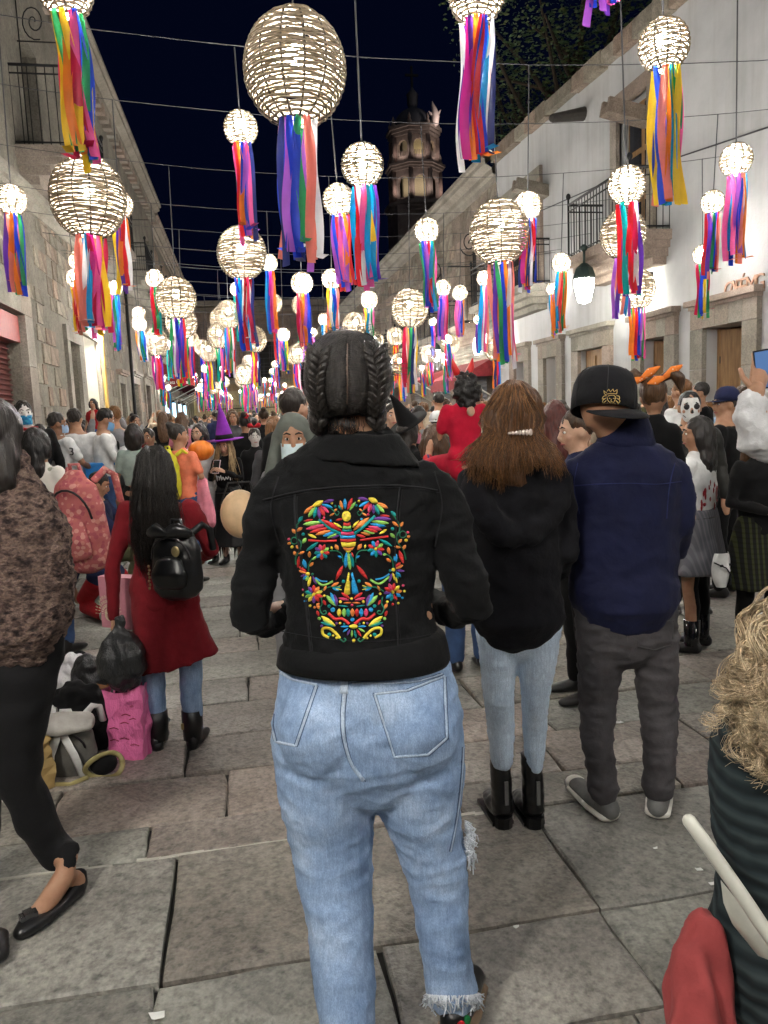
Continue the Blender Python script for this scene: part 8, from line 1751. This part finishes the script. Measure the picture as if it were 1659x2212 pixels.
for dx, dy in ((-.2, -.16), (.2, -.16), (-.2, .25), (.2, .25)): m_ = MB(); m_.tube([(c0[0]+dx, c0[1]+dy, seat_z), (c0[0]+dx*1.1, c0[1]+dy*1.1, .0)], .014, n=8); m_.build('leg', M_CHW, CH, True, Oc)
rc_ = hp(1505, 2120, 1.22); RCn = thing('garment', 'faded red cloth hanging beside the white chair', 'cloth', tuple(rc_)); kk = mpp(rc_); m_ = MB()
m_.tube([np.array(hp(1522, 2000, 1.24))-rc_, np.array(hp(1510, 2060, 1.22))-rc_, np.array(hp(1508, 2140, 1.2))-rc_, np.array(hp(1516, 2260, 1.18))-rc_], [40*kk, 60*kk, 78*kk, 90*kk], [.02, .035, .045, .05], n=20, ref=HF); skin('drape', m_, cloth('faded_red', (.30, .055, .055), .25), RCn, .007, 2, [(.030, 15, 15, 2.2, 4), (.010, 34, 34, 7, 1)])
def lump(name, label, px, py, size, mat, seed, folds=.02, cat='bag', lift=None, part='bag_body', rz=0.0):
    g = ground(px, py); r = thing(name, label, cat, (g[0], g[1], 0), rz); w, d, h = size; m_ = MB(); m_.tube([(0, 0, h*.18), (0, 0, h*.5), (0, 0, h*.82)], [w*.5, w*.5, w*.36], [d*.5, d*.5, d*.34], n=16); m_.box((-w*.42, -d*.42, .003), (w*.42, d*.42, h*.3)); skin(part, m_, mat, r, max(.006, min(size)*.05), 2, [(folds, 9, 9, 9, seed), (folds*.5, 26, 26, 26, seed+1)]); return r
M_PINKB = plastic('pink_plastic', (.72, .16, .36), .35); M_KRAFT = plain('kraft_paper', (.34, .23, .09), .8); M_WHT = plastic('white_plastic', (.66, .64, .66), .4)
def carrier(name, label, px, py, w, d, h, mat, rz=0, flare=1.08, handles=True, crumple=.006):
    g = ground(px, py); r = thing(name, label, 'bag', (g[0], g[1], 0), rz); n_ = 7; R_ = []; rq = random.Random(px)
    for i in range(n_+1):
        t = i/n_; f_ = 1+(flare-1)*t; ring = []
        for (a, b2) in ((-1, -1), (-.33, -1), (.33, -1), (1, -1), (1, -.2), (1, .2), (1, 1), (.33, 1), (-.33, 1), (-1, 1), (-1, .2), (-1, -.2)):
            ring.append((a*w/2*f_+rq.gauss(0, crumple), b2*d/2*f_+rq.gauss(0, crumple), h*t+(rq.gauss(0, crumple*1.5) if i == n_ else .002)))
        R_.append(ring+[ring[0]])
    m_ = MB(); m_.strip(R_); m_.add(R_[0][:-1], [tuple(range(11, -1, -1))]); b = m_.build('bag_body', mat, r, False)
    if handles:
        for q in (-1, 1): m_ = MB(); m_.tube([(-w*.2, q*d*.5, h*.97), (-w*.15, q*d*.4, h*1.13), (w*.15, q*d*.4, h*1.13), (w*.2, q*d*.5, h*.97)], .005, n=5); m_.build('handle', mat, r, True)
    return r
pbg = carrier('carrier_bag', 'tall pink plastic carrier bag standing open among the bags', 284, 1632, .165, .10, .34, M_PINKB, -.25)
m_ = MB(); m_.cbox((0, 0, .30), (.12, .07, .08), .2); m_.build('folded_cloth', cl('dgrey'), pbg)
pr = MB(); rp = random.Random(5)
for k in range(9):
    x, z = rp.uniform(-.05, .055), rp.uniform(.05, .28); pr.tube([(x-.02, -.057, z), (x, -.058, z+.006), (x+.02, -.057, z-.003)], .0022, n=4)
pr.build('printed_scribble', cl('burgundy'), pbg)
carrier('paper_bag', 'tall brown kraft paper bag at the left of the heap', 84, 1700, .10, .12, .235, M_KRAFT, .5, 1.0, False)
gb2 = bag_pack('backpack', 'grey canvas rucksack with two white straps lying on the paving', ground(155, 1668)+np.array([0, 0, .135]), -.15, (.245, .15, .26), cloth('taupe_canvas', (.11, .105, .095)), False, cloth('white_webbing', (.62, .62, .60)), tilt=.12)
for q in (-1, 1): m_ = MB(); m_.tube([(q*.012, -.075, .085), (q*.05, -.088, .0), (q*.075, -.08, -.115)], .019, .004, n=8, ref=(0, 1, 0)); m_.build('white_strap', cloth('white_webbing', None), gb2, True)
m_ = MB(); m_.tube([(-.11, -.02, .115), (0, -.055, .128), (.11, -.02, .118)], [.03, .05, .03], [.07, .075, .07], n=12, ref=(0, 1, 0)); skin('top_flap', m_, cloth('pale_canvas', (.40, .38, .35)), gb2, .008, 2)
lump('bag', 'heap of soft black bags and jackets behind the grey rucksack', 170, 1610, (.34, .22, .30), cl('black'), 3, .03)
lump('bag', 'black sports bag with pale piping on top of the heap', 205, 1545, (.24, .2, .34), plastic('black_nylon', (.015, .015, .017), .4), 7, .025)
lump('cushion', 'round black hat shaped bundle at the top of the heap', 165, 1470, (.24, .18, .16), cl('black'), 9, .012, 'bundle')
lump('plastic_bag', 'crumpled white plastic bag on the dark heap', 165, 1512, (.24, .16, .26), M_WHT, 11, .04); lump('plastic_bag', 'crumpled white plastic bag wedged beside the bin bag', 215, 1535, (.16, .14, .29), M_WHT, 13, .04)
carrier('paper_bag', 'small brown paper bag behind the pink carrier bag', 242, 1590, .10, .08, .26, plain('brown_paper', (.22, .10, .045), .8), .1, 1.0, False)
gw_ = carrier('carrier_bag', 'white card bag with a round yellow and red logo leaning behind the pink bag', 335, 1592, .12, .06, .30, plain('white_card', (.6, .6, .62), .5), -.7, 1.0, False)
m_ = MB(); m_.tube([(.0, -.032, .19), (.0, -.036, .19)], .042, n=18, ref=(1, 0, 0)); m_.build('logo_disc', plain('logo_yellow', (.75, .5, .05), .5), gw_); text('lettering', 'GO', .05, plain('logo_red', (.6, .05, .05), .5), gw_, (0, -.042, .19), (math.pi/2, 0, 0), .001)
hb_ = thing('pouch', 'round dark pouch with a gold strap beside the grey rucksack', 'bag', tuple(ground(226, 1672)+np.array([0, 0, .05])), .2); m_ = MB(); m_.ell((0, 0, 0), (.06, .05, .05)); m_.build('pouch_body', cl('black'), hb_, True); m_ = MB(); m_.tube([(.078*math.cos(t), -.03+.02*math.sin(t*2), .055*math.sin(t)) for t in np.linspace(0, 6.28, 26)], .012, .003, n=6, ref=(0, 1, 0), cap=False); m_.tube([(-.07, -.04, -.03), (-.14, -.05, -.045), (-.2, -.03, -.04)], .011, .003, n=6, ref=(0, 1, 0)); m_.build('gold_strap', plain('gold_web', (.42, .36, .16), .35, .4), hb_, True)
for i, (x, y, sz, lab) in enumerate(((338, 2200, .017, 'scrap of white paper by the bottom edge'), (1338, 1563, .018, 'torn paper scrap beyond the man in grey trousers'), (1508, 1882, .012, 'glinting wrapper in the joint near the chair'), (1541, 1912, .010, 'tiny shiny crumb of foil beside the chair'), (1478, 2183, .012, 'crushed wrapper at the lower right'), (1416, 1835, .009, 'small white crumb on the paving'), (1114, 2005, .009, 'white fleck beside the torn jeans'))):
    g = ground(x, y); rr = random.Random(i); r = MB(); q = [(rr.uniform(-.5, .5)*sz+sz*a, rr.uniform(-.3, .3)*sz+sz*b2*.6, rr.uniform(.002, .3*sz)) for a, b2 in ((-1, -1), (0, -1.1), (1, -.9), (1.1, .9), (0, 1), (-1, 1))]; r.plate(q, (0, 0, 1), .0015); o = r.build('paper_scrap', plain('paper_white', (.75, .75, .73), .6), None, False); o.location = (g[0], g[1], .003); tag(o, lab, 'litter', 'scraps of litter on the paving')
# --- lettering and awnings
M_BRASS = plain('copper_letter', (.42, .24, .16), .35, .6); CS = thing('cafe_sign', 'raised copper capital letters reading CAFÉ MIG on the white wall', 'sign', tuple(onx(1577, 628, XR)))
x0 = onx(1577, 628, XR); x1 = onx(1660, 600, XR); adv = (x0[1]-x1[1])/7.6; y = 0.0
for chh in 'CAFÉ MIG':
    if chh != ' ': text('letter', chh, .36, M_BRASS, CS, (-.025, y, 0), (math.pi/2, 0, -math.pi/2), .010, 'CENTER')
    y -= adv*(.62 if chh in ' I' else 1.0)*1.0
def awning(label, X, side, y0, y1, z, out, drop, mat, txt=None, mat2=None):
    r = thing('awning', label, 'awning', (X, (y0+y1)/2, z)); h = (y1-y0)/2; d = -side; m_ = MB()
    m_.strip([[(0, yy, .0), (d*out, yy, -drop), (d*out, yy, -drop-.03), (0, yy, -.03)] for yy in np.linspace(-h, h, 9)])
    for q in (-h, h): m_.add([(0, q, 0), (d*out, q, -drop), (0, q, -drop)], [(0, 1, 2)])
    m_.build('canopy', mat, r); v = MB(); rows_ = [[(d*out, -h+2*h*i/32, -drop), (d*(out+.01), -h+2*h*i/32, -drop-.34-.05*abs(math.sin(i*math.pi/4)))] for i in range(33)]; v.strip(rows_); v.build('valance', mat2 or mat, r)
    for q in (-h, h): m_ = MB(); m_.tube([(d*out, q, -drop), (0, q, -drop*.9-.8)], .022, n=6); m_.build('awning_arm', M_SOLE, r, True)
    return r
M_AWN = cloth('awning_maroon', (.20, .025, .03)); M_AWNP = cloth('awning_rose', (.38, .09, .09)); M_AWND = cloth('awning_dark', (.07, .015, .02)); M_LET = plain('letter_white', (.78, .77, .72), .5)
ay = onx(357, 830, XL)[1]; aw = awning('maroon shop awning on the west side lettered GASPACHOS', XL-.2, -1, ay, ay+3.0, 4.6, 1.7, .9, M_AWN)
fb_ = MB(); fb_.add([(XL-.2, ay-.02, 4.6-.02), (XL+1.5, ay-.02, 3.68), (XL+1.5, ay-.02, 3.35), (XL-.2, ay-.02, 3.3)], [(3, 2, 1, 0)]); f_ = fb_.build('end_panel', M_AWN, None, False); f_.parent = aw; f_.location = tuple(-np.array(aw.location))
for tx, z, w_ in (('GASPACHOS', -.78, 1.25), ('Receta Original', -1.08, 1.3)): text('lettering', tx, .27, M_LET, aw, (.78, -1.54, z), (math.pi/2, 0, 0), .01, 'CENTER', w_)
for k, (dy, lab) in enumerate(((6.5, 'dark awning beyond the GASPACHOS awning'), (12.0, 'dark shop awning farther down the west side'), (18.0, 'last dark awning on the west side'))): awning(lab, XL-.2, -1, ay+dy, ay+dy+3.6, 4.3, 1.5, .8, M_AWND)
for k in range(4):
    m_ = MB(); yy = ay+1+k*5; m_.box((XL-.18, yy, .5), (XL-.12, yy+1.6, 2.6)); sw = thing('shop_window', f'lit pale blue shop opening number {("one", "two", "three", "four")[k]} from the near awning on the west side', 'window', (0, 0, 0)); m_.build('lit_pane', emit('shop_light', (.45, .75, 1.0), 3.0), sw)
    m_ = MB(); m_.box((XL-.2, yy-.1, 2.6), (XL-.05, yy+1.7, 2.75)); m_.box((XL-.2, yy-.1, .35), (XL-.05, yy+1.7, .5)); m_.build('window_frame', M_IRON, sw)
YA = onx(967, 840, XR)[1]; awning('rose pink shop awning behind the girl with devil horns', XR+.05, 1, YA, onx(905, 846, XR)[1]-2, 3.1, 1.3, .45, M_AWNP)
awning('maroon awning on the brown building at the corner with the white wall', XR+.05, 1, YRB+.5, YRB+4.2, 3.15, 1.2, .62, M_AWN)
sb = onx(878, 850, XR-1.4); SG = thing('shop_sign', 'dark maroon sign board lettered GASPACHOS over a stall on the east side', 'sign', (XR-1.6, 37.0, 2.75)); m_ = MB(); m_.cbox((-.2, 0, 0), (2.6, .1, .95)); m_.build('board', M_AWND, SG)
text('lettering', 'PRETERIA "SANDRA"', .22, M_LET, SG, (-.2, -.06, .2), (math.pi/2, 0, 0), .008, 'CENTER', 2.1); text('lettering', 'GASPACHOS', .3, M_LET, SG, (-.2, -.06, -.18), (math.pi/2, 0, 0), .008, 'CENTER', 1.7)
SG2 = thing('shop_sign', 'pale lit panel with green letters GASPACHOS under the maroon board', 'sign', (XR-1.9, 37.1, 1.95)); m_ = MB(); m_.cbox((0, 0, 0), (1.9, .08, .55)); m_.build('light_panel', emit('panel_light', (.85, .95, .8), .7), SG2); text('lettering', 'GASPACHOS', .34, plain('letter_green', (.02, .22, .12), .5), SG2, (0, -.06, 0), (math.pi/2, 0, 0), .008, 'CENTER', 1.7)
LS = thing('lit_sign', 'glowing white capitals reading LA COM PAÑIA over the brown shop front', 'sign', tuple(onx(1050, 745, XR-.15))); M_LETL = emit('letter_light', (1, .97, .88), 5.0); y = .8
for chh in 'OM PA':
    if chh != ' ': text('letter', chh, .85, M_LETL, LS, (-.05, y, 0), (math.pi/2, 0, -math.pi/2), .03)
    y += -.72
LS['label'] = 'glowing white capitals over the brown shop front behind the girl in red'
DS = thing('shop_sign', 'small unlit silver letters DOX on the brown building', 'sign', tuple(onx(950, 786, XR-.1))); y = .9
for chh in 'DOX': text('letter', chh, .8, plain('letter_silver', (.4, .42, .44), .4, .5), DS, (-.05, y, 0), (math.pi/2, 0, -math.pi/2), .03); y -= .9
LS2 = thing('lantern_globe', 'frosted globe lamp glowing in the doorway of the cafe', 'lamp', tuple(onx(1437, 757, XR+.8))); m_ = MB(); m_.ell((0, 0, 0), (.16, .16, .16)); m_.build('globe', emit('warm_globe', (1, .6, .45), 1.5), LS2, True); m_ = MB(); m_.tube([(0, 0, .15), (0, 0, .6)], .01, n=5); m_.build('cord', M_CORD, LS2, True)
# ground kept clear of the crowd
for o in list(bpy.data.objects):
    if o.name.startswith('person') and o.parent is None and o.get('group') is None and o.name in COL.objects: KEEP.append((o.location[0], o.location[1], .55))
crowd(); far_crowd()
bpy.data.scenes.remove(_TMP)
